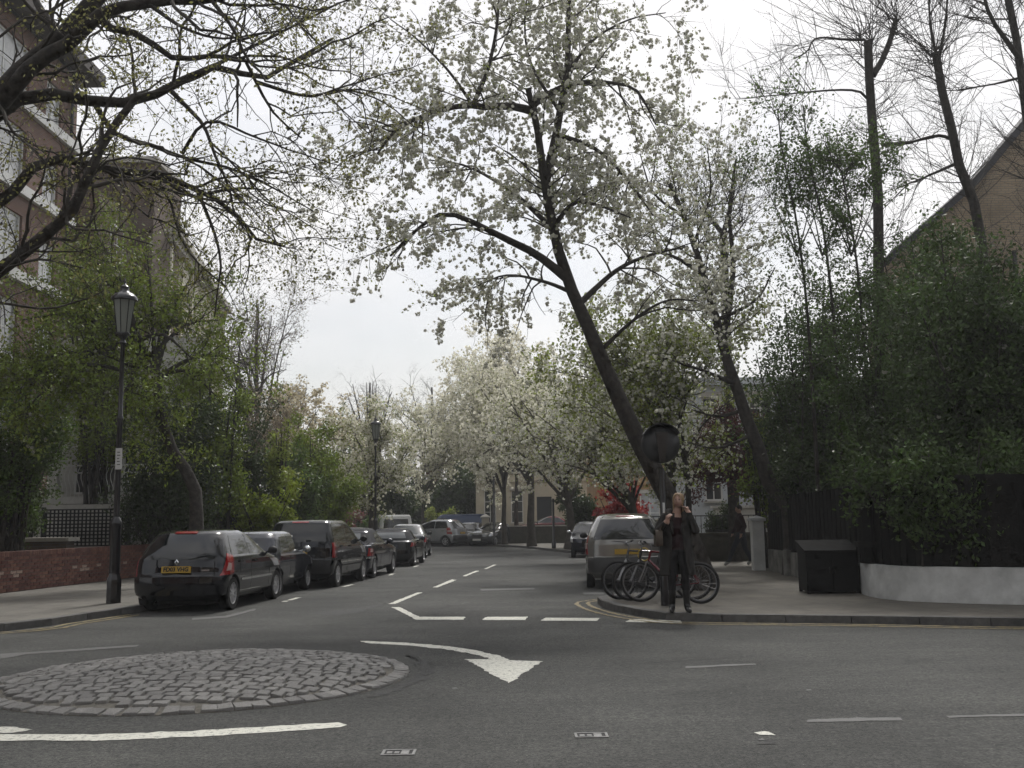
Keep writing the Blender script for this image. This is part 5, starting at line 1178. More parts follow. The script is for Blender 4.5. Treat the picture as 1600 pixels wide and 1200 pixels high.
class Body:
    def __init__(s, sl, cr, cf, n=3.6):
        s.sl = np.array(sl, float); s.cr, s.cf, s.n = cr, cf, n; s.z0, s.z1 = s.sl[0, 0], s.sl[-1, 0]
    def at(s, z):
        q = [float(np.interp(z, s.sl[:, 0], s.sl[:, i])) for i in (1, 2, 3)]; c = (q[1] - q[0]) * 0.47
        return q[0], q[1], q[2], min(s.cr, c), min(s.cf, c)
    def ring(s, z, k=9, m=10):
        xr, xf, w, a, b = s.at(z); e = 2 / s.n; half = []
        for i in range(k):
            p = math.pi/2 * i/(k-1); half.append((xr + a - a*max(0, math.cos(p))**e, w*max(0, math.sin(p))**e))
        for i in range(1, m): half.append((xr + a + (xf - b - xr - a)*i/m, w))
        for i in range(k):
            p = math.pi/2 * (1 - i/(k-1)); half.append((xf - b + b*max(0, math.cos(p))**e, w*max(0, math.sin(p))**e))
        return [(x, -y, z) for x, y in half] + [(x, y, z) for x, y in half[-2:0:-1]]
    def mesh(s, sub=4):
        zs = []
        for i in range(len(s.sl) - 1): zs += list(np.linspace(s.sl[i, 0], s.sl[i+1, 0], sub, endpoint=False))
        zs.append(s.z1); mb = MB(); rings = [s.ring(z) for z in zs]; k = len(rings[0])
        vs = [p for r in rings for p in r]
        fs = [(i*k+j, i*k+(j+1) % k, (i+1)*k+(j+1) % k, (i+1)*k+j) for i in range(len(rings)-1) for j in range(k)] + [tuple(range(k-1, -1, -1)), tuple(range((len(rings)-1)*k, len(rings)*k))]
        mb.add(vs, fs); return mb
    def side(s, x, z, sg):
        xr, xf, w, a, b = s.at(z); t = 0
        if x < xr + a: t = (xr + a - x)/a
        elif x > xf - b: t = (x - xf + b)/b
        t = min(max(t, 0), 1); return Vector((x, sg*w*(1 - t**s.n)**(1/s.n), z))
    def end(s, y, z, rear):
        xr, xf, w, a, b = s.at(z); u = min(abs(y)/w, 0.9999); d = 1 - (1 - u**s.n)**(1/s.n)
        return Vector((xr + a*d, y, z)) if rear else Vector((xf - b*d, y, z))
    def corner(s, p, z, sg, rear):
        """p 0..1 from the middle of the end to the flank, above 1 runs on along the flank in metres"""
        xr, xf, w, a, b = s.at(z); e = 2/s.n; q = min(p, 1)*math.pi/2; c, h = max(0, math.cos(q))**e, max(0, math.sin(q))**e
        if rear: x = xr + a - a*c + max(0, p-1)
        else: x = xf - b + b*c - max(0, p-1)
        return Vector((x, sg*w*h, z))
def patch(F, quad, off, nu=10, nv=8, cen=Vector((2, 0, 0.7))):
    """sheet following the body surface between four corners (u,v): bl, br, tr, tl"""
    mb = MB(); g = []
    bl, br, tr, tl = [np.array(q, float) for q in quad]
    for j in range(nv + 1):
        for i in range(nu + 1):
            u, v = i/nu, j/nv; q = (bl*(1-u) + br*u)*(1-v) + (tl*(1-u) + tr*u)*v; p = F(*q); h = 0.004
            n = (F(q[0]+h, q[1]) - F(q[0]-h, q[1])).cross(F(q[0], q[1]+h) - F(q[0], q[1]-h))
            n = n.normalized() if n.length > 1e-9 else (p - cen).normalized()
            if n.dot(p - cen) < 0: n = -n
            g.append((p, n))
    N = len(g); vs = [p + n*off for p, n in g] + [p - n*0.01 for p, n in g]; w = nu + 1
    fs = [(j*w+i, j*w+i+1, (j+1)*w+i+1, (j+1)*w+i) for j in range(nv) for i in range(nu)]
    edge = [i for i in range(w)] + [j*w + nu for j in range(1, nv+1)] + [nv*w + i for i in range(nu-1, -1, -1)] + [j*w for j in range(nv-1, 0, -1)]
    fs += [(edge[i], edge[(i+1) % len(edge)], N + edge[(i+1) % len(edge)], N + edge[i]) for i in range(len(edge))]
    mb.add(vs, fs); return mb
WHEEL_CACHE = {}
def wheel_meshes(r, spokes):
    if (r, spokes) in WHEEL_CACHE: return WHEEL_CACHE[(r, spokes)]
    w = 0.09; rr = r*0.66
    mb = MB(); mb.lathe([(rr, -w), (r*0.93, -w), (r*0.985, -w*.8), (r, -w*.4), (r, w*.4), (r*0.985, w*.8), (r*0.93, w), (rr, w), (rr*0.97, w*.6), (rr*0.97, -w*.6)], 28, axis='y', caps=False); ty = mb.mesh('tyre', 40); ty.materials.append(RUBBER)
    mb = MB(); mb.lathe([(rr*0.98, -w*.7), (rr*1.0, w*.92), (rr*0.93, w*.96), (rr*0.90, w*.55), (rr*.88, -w*.7)], 28, axis='y', caps=False)
    for i in range(spokes):
        M = Matrix.Rotation(2*math.pi*i/spokes, 4, 'Y'); mb.box(rr*.1, rr*.94, w*.45, w*.8, -rr*.085, rr*.085, M)
    mb.lathe([(rr*.26, w*.3), (rr*.26, w*.84), (rr*.12, w*.95)], 14, axis='y'); ri = mb.mesh('rim', 40); ri.materials.append(ALLOY)
    mb = MB(); mb.lathe([(rr*.9, -w*.6), (rr*.9, -w*.1)], 20, axis='y'); hb = mb.mesh('brake', 40); hb.materials.append(IRON_D)
    WHEEL_CACHE[(r, spokes)] = (ty, ri, hb); return WHEEL_CACHE[(r, spokes)]
def text_mesh(s, size):
    cu = bpy.data.curves.new('plate_text', 'FONT'); cu.body = s; cu.size = size; cu.align_x = 'CENTER'; cu.align_y = 'CENTER'; cu.extrude = 0.0015; cu.offset = 0.004
    o = bpy.data.objects.new('tmp', cu); COL.objects.link(o); me = bpy.data.meshes.new_from_object(o.evaluated_get(bpy.context.evaluated_depsgraph_get())); bpy.data.objects.remove(o); return me

def car(sp, label, loc, rz, color, cat='car', group=None, plate=None, name=None):
    t = empty(name or sp['name'], loc, rz); tag(t, label, cat, group)
    B = Body(sp['sl'], sp.get('cr', .35), sp.get('cf', .55), sp.get('n', 3.6)); r = sp['wr']; W = max(q[3] for q in sp['sl']); cx = (sp['wx'][0] + sp['wx'][1])/2
    # body with wheel arches cut out
    me = B.mesh().mesh('body'); bo = link('body', me, color, t)
    cut = MB()
    for x in sp['wx']: cut.lathe([(r + .045, -W - .2), (r + .045, W + .2)], 28, (x, 0, r), axis='y')
    co = cut.build('cutter', color); md = bo.modifiers.new('b', 'BOOLEAN'); md.operation = 'DIFFERENCE'; md.object = co; md.solver = 'EXACT'
    bo.parent = None
    nm = bpy.data.meshes.new_from_object(bo.evaluated_get(bpy.context.evaluated_depsgraph_get())); bo.modifiers.clear(); bo.data = nm; bpy.data.objects.remove(co); bo.parent = t
    nm.polygons.foreach_set('use_smooth', [True]*len(nm.polygons)); nm.set_sharp_from_angle(angle=R(32))
    if not nm.materials: nm.materials.append(color)
    g = sp.get('glass', CARGLASS); S = lambda sg: (lambda x, z: B.side(x, z, sg))
    for q in sp['side']:
        for sg in (-1, 1): patch(S(sg), q, 0.005).build('side_window', CARGLASS, t, smooth=40)
    for q in sp.get('softside', []):
        for sg in (-1, 1): patch(S(sg), q, 0.003).build('hood_side', SOFT, t, smooth=40)
    rw = sp['rear_win']; patch(lambda y, z: B.end(y, z, True), rw, 0.006, 14, 6).build('rear_window', sp.get('rwmat', CARGLASS), t, smooth=40)
    fw = sp['front_win']; patch(lambda y, z: B.end(y, z, False), fw, 0.006, 14, 6).build('windscreen', CARGLASS, t, smooth=40)
    if 'softtop' in sp:
        z0, z1 = sp['softtop']; ring0 = MB(); zs = list(np.linspace(z0, z1, 7)) + [B.z1]; rings = []
        for z in zs:
            rr_ = B.ring(min(z, B.z1 - .0005)); c = Vector(((B.at(z)[0] + B.at(z)[1])/2, 0, z)); rings.append([Vector(p) + (Vector(p) - c).normalized()*0.004 + Vector((0, 0, .004 if z >= z1 - .001 else 0)) for p in rr_])
        k = len(rings[0]); ring0.add([p for q in rings for p in q], [(i*k+j, i*k+(j+1) % k, (i+1)*k+(j+1) % k, (i+1)*k+j) for i in range(len(rings)-1) for j in range(k)] + [tuple(range((len(rings)-1)*k, len(rings)*k))])
        ring0.build('soft_top', SOFT, t, smooth=50)
    for sg in (-1, 1):
        tl = patch(lambda p, z: B.corner(p, z, sg, True), sp['tail'], 0.008).build('tail_light', TAIL, t, smooth=50)
        if 'tailw' in sp: patch(lambda p, z: B.corner(p, z, sg, True), sp['tailw'], 0.011, 5, 4).build('lamp_lens', TAILW, tl, smooth=50)
        patch(lambda p, z: B.corner(p, z, sg, False), sp['head'], 0.008).build('headlight', HEADL, t, smooth=50)
        # mirror
        mx_, mz = sp['mirror']; p = B.side(mx_, mz, sg); mb = MB(); mb.ellipsoid((p.x, p.y + sg*0.14, p.z + 0.03), (0.06, 0.095, 0.075), 10, 7); mb.tube([p + Vector((0, -sg*.03, -.02)), p + Vector((0, sg*.08, .01))], .022, 6); mb.build('wing_mirror', sp.get('mirmat', PLASTIC), t, smooth=50)
        for hx, hz in sp.get('handles', []):
            q = B.side(hx, hz, sg); mb = MB(); mb.box(q.x - .08, q.x + .08, min(q.y - sg*.01, q.y + sg*.025), max(q.y - sg*.01, q.y + sg*.025), hz - .018, hz + .018); mb.build('door_handle', sp.get('hmat', PLASTIC), t)
        for (x, za, zb) in sp.get('seams', []):
            patch(S(sg), ((x - .004, za), (x + .004, za), (x + .004, zb), (x - .004, zb)), 0.0025, 1, 8).build('door_seam', IRON_D, t)
        if 'strip' in sp: xa, xb, z = sp['strip']; patch(S(sg), ((xa, z - .02), (xb, z - .02), (xb, z + .02), (xa, z + .02)), .012, 12, 1).build('side_strip', sp.get('stripmat', CHROME), t)
    for i, x in enumerate(sp['wx']):
        for sg in (-1, 1):
            w = empty('wheel', (x, sg*(W - 0.105), r), 0 if sg > 0 else math.pi, t)
            ty, ri, hb = wheel_meshes(r, sp.get('spokes', 7))
            link('tyre', ty, None, w); link('rim', ri, None, w); link('brake', hb, None, w)
    # dark lower bumpers front and back, number plates
    for rear, key in ((True, 'bump_r'), (False, 'bump_f')):
        if key in sp:
            za, zb = sp[key]; y = W*0.93; patch(lambda y, z: B.end(y, z, rear), ((-y, za), (y, za), (y, zb), (-y, zb)), .012, 18, 3).build('bumper', sp.get('bmat', PLASTIC), t, smooth=50)
    pz = sp['plate_z']; pw = .52; p = B.end(0, pz, True); d = (B.end(0, pz + .03, True) - B.end(0, pz - .03, True)).normalized()
    n = empty('number_plate', (p.x - .012, 0, pz), 0, t); tilt = math.atan2(d.x, d.z)
    mb = MB(); mb.box(-.012, .02, -pw/2, pw/2, -.056, .056); q = mb.build('plate', PLATE_Y, n); n.rotation_euler = (0, tilt, 0)
    if plate:
        tm = text_mesh(plate, 0.098); tm.materials.append(INK); o = link('lettering', tm, None, n, (-.0145, 0, 0), (R(90), 0, R(-90)))
    pf = B.end(0, sp['plate_f'], False); mb = MB(); mb.box(pf.x - .03, pf.x + .015, -pw/2, pw/2, sp['plate_f'] - .056, sp['plate_f'] + .056); mb.build('front_plate', PLATE_W, t)
    if 'grille' in sp:
        z0, z1, y = sp['grille']; patch(lambda y, z: B.end(y, z, False), ((-y, z0), (y, z0), (y*.9, z1), (-y*.9, z1)), .008, 10, 3).build('grille', IRON_D, t, smooth=50)
    if 'badge' in sp:
        bz = sp['badge']; p = B.end(0, bz, True); mb = MB()
        if sp.get('diamond'):   # a hollow upright diamond
            o_ = [(0, .055), (.04, 0), (0, -.055), (-.04, 0)]; i_ = [(a*.48, b*.5) for a, b in o_]
            vs = [(p.x - .022, a, bz + b) for a, b in o_] + [(p.x - .03, a, bz + b) for a, b in i_] + [(p.x + .02, a, bz + b) for a, b in o_]
            mb.add(vs, [(i, (i+1) % 4, 4 + (i+1) % 4, 4 + i) for i in range(4)] + [(i, (i+1) % 4, 8 + (i+1) % 4, 8 + i) for i in range(4)])
        else: mb.lathe([(.042, -.02), (.042, .01), (.03, .016)], 16, (p.x - .012, 0, bz), axis='x')
        mb.build('badge', CHROME, t)
    # tailgate joint lines
    yw, zt, zb_ = W*.80, rw[0][1] - .02, sp.get('bump_r', (.3, .6))[1] + .012
    RE = lambda y, z: B.end(y, z, True)
    for y in (-yw, yw): patch(RE, ((y - .005, zb_), (y + .005, zb_), (y*.97 + .005, zt), (y*.97 - .005, zt)), .003, 1, 6).build('tailgate_seam', IRON_D, t)
    patch(RE, ((-yw, zb_ - .005), (yw, zb_ - .005), (yw, zb_ + .005), (-yw, zb_ + .005)), .003, 12, 1).build('tailgate_seam', IRON_D, t)
    mb = MB(); xr, xf, w, a, b = B.at(B.z0 + .02); mb.box(xr + .25, xf - .25, -w*.6, w*.6, B.z0 - .08, B.z0 + .05); mb.build('underbody', IRON_D, t)
    for f in sp.get('extra', []): f(t, B)
    return t

def roofline(*rows): return rows
def wiper(t, B):
    p = B.end(0.0, 1.0, True); mb = MB(); mb.tube([p + Vector((-.015, 0, 0)), p + Vector((.0, .3, .03))], .008, 5); mb.build('rear_wiper', PLASTIC, t)
def aerial(x, l=.35):
    def f(t, B): mb = MB(); mb.tube([(x, 0, B.z1 - .01), (x - l*.5, 0, B.z1 + l*.8)], .006, 5); mb.build('aerial', PLASTIC, t)
    return f
def brake_light(t, B):
    zs = B.z1 - .075; patch(lambda y, z: B.end(y, z, True), ((-.2, zs), (.2, zs), (.2, zs + .03), (-.2, zs + .03)), .01, 8, 2).build('brake_light', TAIL, t)
def script_badge(t, B):
    p = B.end(-.5, .72, True); mb = MB(); mb.box(p.x - .012, p.x + .03, -.58, -.44, .705, .735); mb.build('model_badge', CHROME, t)
HATCH = dict(name='hatchback', sl=[(.20,.14,3.62,.72), (.30,.02,3.74,.80), (.46,0,3.77,.82), (.60,.01,3.76,.825), (.66,.06,3.72,.825), (.78,.08,3.6,.82), (.86,.10,3.4,.81), (.92,.115,3.1,.795), (.98,.14,2.86,.765), (1.12,.24,2.56,.705), (1.26,.36,2.28,.645), (1.345,.45,2.06,.60), (1.385,.55,1.92,.56), (1.41,.78,1.7,.44), (1.42,1.0,1.5,.25)],
    wr=.29, wx=(.66, 3.13), cr=.40, cf=.7, n=3.4, side=[((.62, .97), (1.52, .96), (1.56, 1.31), (.80, 1.30)), ((1.58, .96), (2.66, .95), (2.12, 1.31), (1.62, 1.315))],
    rear_win=((-.64, .90), (.64, .90), (.50, 1.32), (-.50, 1.32)), front_win=((-.62, 1.0), (.62, 1.0), (.50, 1.33), (-.50, 1.33)), tail=((.62, .62), (1.14, .64), (1.12, .95), (.90, 1.0)), tailw=((.82, .70), (1.0, .70), (1.02, .82), (.9, .84)), head=((.5, .66), (1.1, .68), (1.12, .84), (.6, .80)),
    mirror=(2.62, .96), handles=[(1.0, .84), (1.75, .83)], seams=[(1.57, .34, .95), (2.62, .34, .93), (.98, .62, .95)], strip=(1.02, 2.75, .52), bump_r=(.34, .60), plate_z=.735, plate_f=.42, badge=.86, diamond=True, spokes=9, extra=[brake_light, script_badge, aerial(1.6, .3)], hmat=P_BLACK, bmat=P_BLACK, grille=(.36, .5, .4))
MINI = dict(name='compact_car', sl=[(.20,.14,2.98,.60), (.30,.03,3.12,.68), (.46,0,3.14,.71), (.60,.01,3.13,.72), (.72,.03,3.05,.72), (.80,.05,2.75,.71), (.86,.08,2.45,.70), (.90,.11,2.36,.69), (1.05,.24,2.22,.64), (1.2,.36,2.08,.59), (1.29,.48,1.95,.54), (1.335,.66,1.8,.46), (1.35,.9,1.5,.25)],
    wr=.265, wx=(.50, 2.60), cr=.45, cf=.4, n=3.0, side=[((.62, .90), (1.18, .90), (1.2, 1.23), (.78, 1.22)), ((1.24, .90), (2.12, .90), (1.98, 1.22), (1.26, 1.235))],
    rear_win=((-.48, .94), (.48, .94), (.40, 1.2), (-.40, 1.2)), front_win=((-.52, .92), (.52, .92), (.45, 1.24), (-.45, 1.24)), tail=((.72, .56), (.98, .56), (.98, .74), (.72, .74)), head=((.5, .58), (.88, .58), (.88, .76), (.5, .76)),
    mirror=(2.05, .90), handles=[(1.3, .80)], seams=[(1.22, .3, .88), (2.15, .3, .86)], plate_z=.50, plate_f=.40, spokes=6, mirmat=CHROME, hmat=CHROME, bmat=CHROME, bump_r=(.34, .40), strip=(.55, 2.4, .845), stripmat=P_SILVER)
def rear_shelf(t, B): pass
MPV = dict(name='tall_hatchback', sl=[(.22,.12,3.5,.74), (.34,.02,3.58,.83), (.52,0,3.6,.855), (.62,.01,3.59,.86), (.68,.05,3.56,.86), (.84,.05,3.45,.855), (.94,.06,3.2,.845), (1.02,.08,2.98,.825), (1.1,.10,2.86,.80), (1.25,.17,2.66,.75), (1.4,.26,2.42,.70), (1.5,.32,2.2,.665), (1.55,.40,2.0,.63), (1.575,.62,1.8,.5), (1.58,.9,1.5,.3)],
    wr=.30, wx=(.62, 3.04), cr=.28, cf=.6, n=4.2, side=[((.36, 1.08), (1.36, 1.06), (1.38, 1.46), (.50, 1.45)), ((1.43, 1.06), (2.72, 1.02), (2.20, 1.44), (1.45, 1.465))],
    rear_win=((-.68, 1.07), (.68, 1.07), (.60, 1.47), (-.60, 1.47)), front_win=((-.66, 1.08), (.66, 1.08), (.58, 1.46), (-.58, 1.46)), tail=((.74, .70), (1.02, .70), (1.02, 1.04), (.80, 1.04)), head=((.5, .72), (1.1, .74), (1.12, .92), (.6, .88)),
    mirror=(2.62, 1.06), handles=[(.86, .95), (1.62, .94)], seams=[(1.40, .36, 1.05), (2.66, .36, 1.0), (.78, .66, 1.05)], bump_r=(.34, .64), plate_z=.80, plate_f=.45, badge=.98, spokes=8, hmat=P_BLACK, strip=(.95, 2.72, .50), stripmat=PLASTIC, grille=(.6, .72, .4), extra=[brake_light, wiper])
CABRIO = dict(name='convertible', sl=[(.18,.16,4.3,.74), (.28,.03,4.45,.84), (.44,0,4.48,.865), (.56,.0,4.48,.87), (.62,.04,4.44,.872), (.74,.08,4.32,.87), (.82,.10,4.0,.86), (.875,.13,3.5,.85), (.90,.30,3.3,.84), (.915,.66,3.15,.80), (.94,.82,3.05,.78), (1.1,1.0,2.72,.70), (1.25,1.2,2.42,.62), (1.32,1.36,2.2,.57), (1.35,1.6,2.0,.45), (1.36,1.75,1.9,.25)],
    wr=.31, wx=(.90, 3.63), cr=.42, cf=.7, n=3.4, side=[((1.40, .93), (1.92, .93), (1.95, 1.22), (1.62, 1.20)), ((1.97, .93), (2.98, .93), (2.46, 1.24), (1.99, 1.235))], softside=[],
    rear_win=((-.46, .99), (.46, .99), (.40, 1.2), (-.40, 1.2)), rwmat=mat('plastic_window', (0.10, 0.11, 0.115), .15, spec=.8), front_win=((-.66, .95), (.66, .95), (.52, 1.26), (-.52, 1.26)), tail=((.66, .60), (1.12, .62), (1.10, .80), (.72, .82)), tailw=((.82, .71), (1.06, .71), (1.05, .79), (.84, .80)), head=((.5, .60), (1.15, .62), (1.15, .74), (.55, .74)),
    mirror=(2.86, .92), handles=[(1.78, .80)], seams=[(1.68, .3, .90), (2.95, .3, .86)], bump_r=(.30, .42), plate_z=.70, plate_f=.40, badge=.82, spokes=7, softtop=(.945, 1.32), strip=(.06, .9, .56), hmat=P_NAVY, mirmat=P_NAVY, bmat=P_NAVY, grille=(.5, .66, .35))
ROADSTER = dict(name='roadster', sl=[(.16,.16,3.95,.76), (.26,.03,4.07,.86), (.42,0,4.09,.89), (.56,.01,4.08,.895), (.66,.03,4.02,.893), (.76,.05,3.8,.885), (.82,.06,3.4,.875), (.86,.12,3.0,.86), (.885,.5,2.75,.82), (.91,.72,2.6,.76), (1.05,.82,2.35,.68), (1.18,.98,2.1,.61), (1.25,1.12,1.92,.55), (1.28,1.32,1.75,.42), (1.29,1.45,1.65,.22)],
    wr=.32, wx=(.80, 3.30), cr=.5, cf=.75, n=3.1, side=[((1.35, .92), (2.45, .90), (2.08, 1.16), (1.42, 1.18))],
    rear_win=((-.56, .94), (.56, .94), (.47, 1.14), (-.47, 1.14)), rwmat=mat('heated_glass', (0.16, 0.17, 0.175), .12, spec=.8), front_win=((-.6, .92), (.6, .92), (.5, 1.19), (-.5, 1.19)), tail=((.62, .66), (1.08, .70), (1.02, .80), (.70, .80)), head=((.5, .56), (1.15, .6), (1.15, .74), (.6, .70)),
    mirror=(2.35, .88), handles=[(1.5, .78)], seams=[(1.35, .28, .86), (2.42, .28, .82)], plate_z=.45, plate_f=.38, badge=.79, spokes=10, softtop=(.915, 1.25), hmat=P_BLACK, mirmat=P_NAVY, grille=(.45, .6, .4))
SALOON = dict(name='saloon', sl=[(.18,.14,4.3,.74), (.28,.03,4.44,.83), (.44,0,4.47,.86), (.58,.01,4.46,.868), (.70,.06,4.38,.868), (.80,.08,4.15,.86), (.88,.10,3.7,.85), (.93,.14,3.35,.84), (.955,.5,3.15,.81), (.98,.72,3.05,.79), (1.12,1.0,2.76,.71), (1.26,1.28,2.46,.63), (1.35,1.5,2.2,.58), (1.39,1.75,2.0,.46), (1.40,1.85,1.95,.25)],
    wr=.31, wx=(.92, 3.62), cr=.42, cf=.75, n=3.4, side=[((1.12, .98), (1.90, .97), (1.93, 1.28), (1.50, 1.27)), ((1.97, .97), (3.0, .97), (2.48, 1.27), (1.99, 1.29))],
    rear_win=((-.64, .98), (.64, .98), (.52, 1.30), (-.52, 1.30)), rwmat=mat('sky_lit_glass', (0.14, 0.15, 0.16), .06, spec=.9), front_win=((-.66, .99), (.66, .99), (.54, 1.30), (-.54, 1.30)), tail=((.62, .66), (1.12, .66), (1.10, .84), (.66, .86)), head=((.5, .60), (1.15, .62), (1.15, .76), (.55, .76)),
    mirror=(2.88, .97), handles=[(1.3, .84), (2.1, .83)], seams=[(1.95, .3, .95), (2.96, .3, .92)], bump_r=(.32, .46), plate_z=.74, plate_f=.40, badge=.88, spokes=7, grille=(.54, .70, .38))
SCENIC = dict(name='people_carrier', sl=[(.22,.14,4.1,.76), (.34,.02,4.24,.86), (.52,0,4.26,.885), (.64,.02,4.25,.89), (.70,.07,4.2,.89), (.86,.08,4.0,.885), (.96,.09,3.7,.875), (1.04,.11,3.4,.855), (1.1,.14,3.25,.835), (1.25,.26,2.95,.78), (1.4,.40,2.6,.71), (1.50,.50,2.3,.655), (1.565,.62,2.1,.60), (1.605,.82,1.9,.49), (1.62,1.05,1.6,.28)],
    wr=.315, wx=(.78, 3.46), cr=.52, cf=.8, n=3.0, side=[((.60, 1.10), (1.5, 1.08), (1.52, 1.50), (.80, 1.49)), ((1.56, 1.08), (3.05, 1.04), (2.30, 1.50), (1.58, 1.51))],
    rear_win=((-.72, 1.06), (.72, 1.06), (.54, 1.49), (-.54, 1.49)), front_win=((-.68, 1.1), (.68, 1.1), (.58, 1.50), (-.58, 1.50)), tail=((.72, .74), (1.05, .74), (1.04, 1.10), (.86, 1.14)), tailw=((.78, .86), (1.0, .86), (1.0, .96), (.8, .98)), head=((.5, .70), (1.15, .72), (1.15, .9), (.6, .86)),
    mirror=(2.95, 1.08), handles=[(.95, .94), (1.75, .93)], seams=[(1.54, .36, 1.07), (2.95, .36, 1.0)], bump_r=(.36, .66), plate_z=.80, plate_f=.42, badge=.97, diamond=True, spokes=7, bmat=mat('grey_bumper', (0.05, 0.05, 0.05), .6), grille=(.4, .52, .4), hmat=P_BEIGE, mirmat=PLASTIC, extra=[brake_light, wiper])
COOPER = dict(MINI, name='compact_car', sl=[(.20,.14,3.45,.68), (.30,.03,3.58,.79), (.46,0,3.62,.83), (.60,.01,3.62,.845), (.74,.04,3.56,.845), (.84,.06,3.35,.835), (.92,.08,2.9,.82), (.96,.10,2.65,.80), (1.1,.2,2.45,.74), (1.25,.32,2.25,.68), (1.34,.42,2.1,.64), (1.39,.6,1.9,.54), (1.41,.9,1.6,.3)], wr=.30, wx=(.58, 3.05), side=[((.55, .97), (1.2, .97), (1.22, 1.30), (.7, 1.29)), ((1.26, .97), (2.5, .96), (2.2, 1.29), (1.28, 1.305))],
    rear_win=((-.6, 1.0), (.6, 1.0), (.5, 1.3), (-.5, 1.3)), front_win=((-.64, .98), (.64, .98), (.54, 1.31), (-.54, 1.31)), head=((.62, .60), (1.02, .62), (1.0, .84), (.68, .82)), mirror=(2.4, .97), handles=[(1.4, .86)], seams=[(1.24, .32, .95), (2.55, .32, .92)], strip=(.6, 2.6, .50), grille=(.42, .66, .42), bump_r=(.34, .5))
VAN = dict(name='panel_van', sl=[(.25,.10,4.6,.80), (.4,.02,4.75,.90), (.7,0,4.78,.92), (.95,.02,4.65,.92), (1.08,.03,4.1,.91), (1.15,.04,3.9,.90), (1.5,.08,3.55,.86), (1.8,.12,3.25,.81), (1.88,.2,3.1,.76), (1.9,.4,2.9,.6)], wr=.33, wx=(.9, 3.9), cr=.2, cf=.6, n=5, side=[((2.7, 1.12), (3.75, 1.12), (3.3, 1.65), (2.75, 1.68))], rear_win=((-.7, 1.15), (.7, 1.15), (.64, 1.66), (-.64, 1.66)), front_win=((-.75, 1.16), (.75, 1.16), (.66, 1.7), (-.66, 1.7)), tail=((.86, .7), (1.0, .7), (1.0, 1.1), (.86, 1.1)), head=((.55, .75), (1.1, .77), (1.12, 1.0), (.6, .95)), mirror=(3.6, 1.15), handles=[(2.85, 1.0)], seams=[(2.66, .4, 1.7)], plate_z=.6, plate_f=.5, spokes=6, bump_r=(.36, .6), bmat=PLASTIC)

def park(sp, label, px, py, heading, color, side=-1, wheel=0, **k):
    """put the car so that the contact point of one wheel is at ground pixel (px,py). heading = angle of its nose from +Y (right positive)"""
    rz = math.pi/2 - heading; W = max(q[3] for q in sp['sl']) - 0.1; p = G(px, py); c, s = math.cos(rz), math.sin(rz); lx, ly = sp['wx'][wheel], side*W
    loc = (p.x - (c*lx - s*ly), p.y - (s*lx + c*ly), 0)
    return car(sp, label, loc, rz, color, **k)
GRP = 'cars parked along the left kerb'
park(HATCH, 'black hatchback with yellow plate, nearest car on the left', 357, 953, R(4.5), P_BLACK, plate='FD03 VHG', group=GRP)
park(MINI, 'small slate grey old compact car behind the nearest hatchback', 430, 932, R(5), P_GREY, group=GRP)
park(MPV, 'tall black hatchback, third in the left row', 523, 917, R(6), P_BLACK, group=GRP)
park(CABRIO, 'navy convertible with closed soft top, fourth in the left row', 581, 903, R(4), P_NAVY, group=GRP)
park(ROADSTER, 'low black roadster with soft top, fifth in the left row', 645, 884, R(2), P_BLACK, group=GRP)
park(SALOON, 'silver roofed dark saloon, sixth in the left row', 664, 871.5, R(-1), P_STEEL, group=GRP)
park(dict(SALOON, name='saloon'), 'silver saloon beyond the dark one in the left row', 662, 864, R(-6), P_SILVER, group=GRP)
park(VAN, 'white panel van behind the far left row of cars', 640, 858, R(-12), P_WHITE, cat='van')
park(SCENIC, 'beige grey people carrier parked on the right behind the bicycles', 923, 918, R(4), P_BEIGE, side=1)
park(COOPER, 'dark compact car facing the viewer on the right', 896, 871, R(184), P_NAVY, side=-1, wheel=1)
park(SCENIC, 'grey people carrier parked at the far bend', 718, 853, R(-62), P_SILVER, side=-1, wheel=0)
park(dict(COOPER, name='hatchback'), 'dark small hatchback between the two far cars at the bend', 704, 852.5, R(200), P_STEEL, side=-1, wheel=1)
park(SALOON, 'dark grey saloon facing the viewer at the bend', 737, 853.5, R(205), P_STEEL, side=-1, wheel=1)
car(VAN, 'blue van behind the pale gate pier at the bend', (-1.6, 67.5, 0.05), math.pi, P_BLUE, cat='van')
car(dict(SALOON, name='estate_car'), 'dark red car behind the far boundary wall', (4.3, 65.5, 0.35), math.pi + R(3), P_RED)
car(dict(SALOON, name='saloon'), 'pale car half hidden left of the second street lamp', (-8.6, 51, 0.02), R(95), P_SILVER)
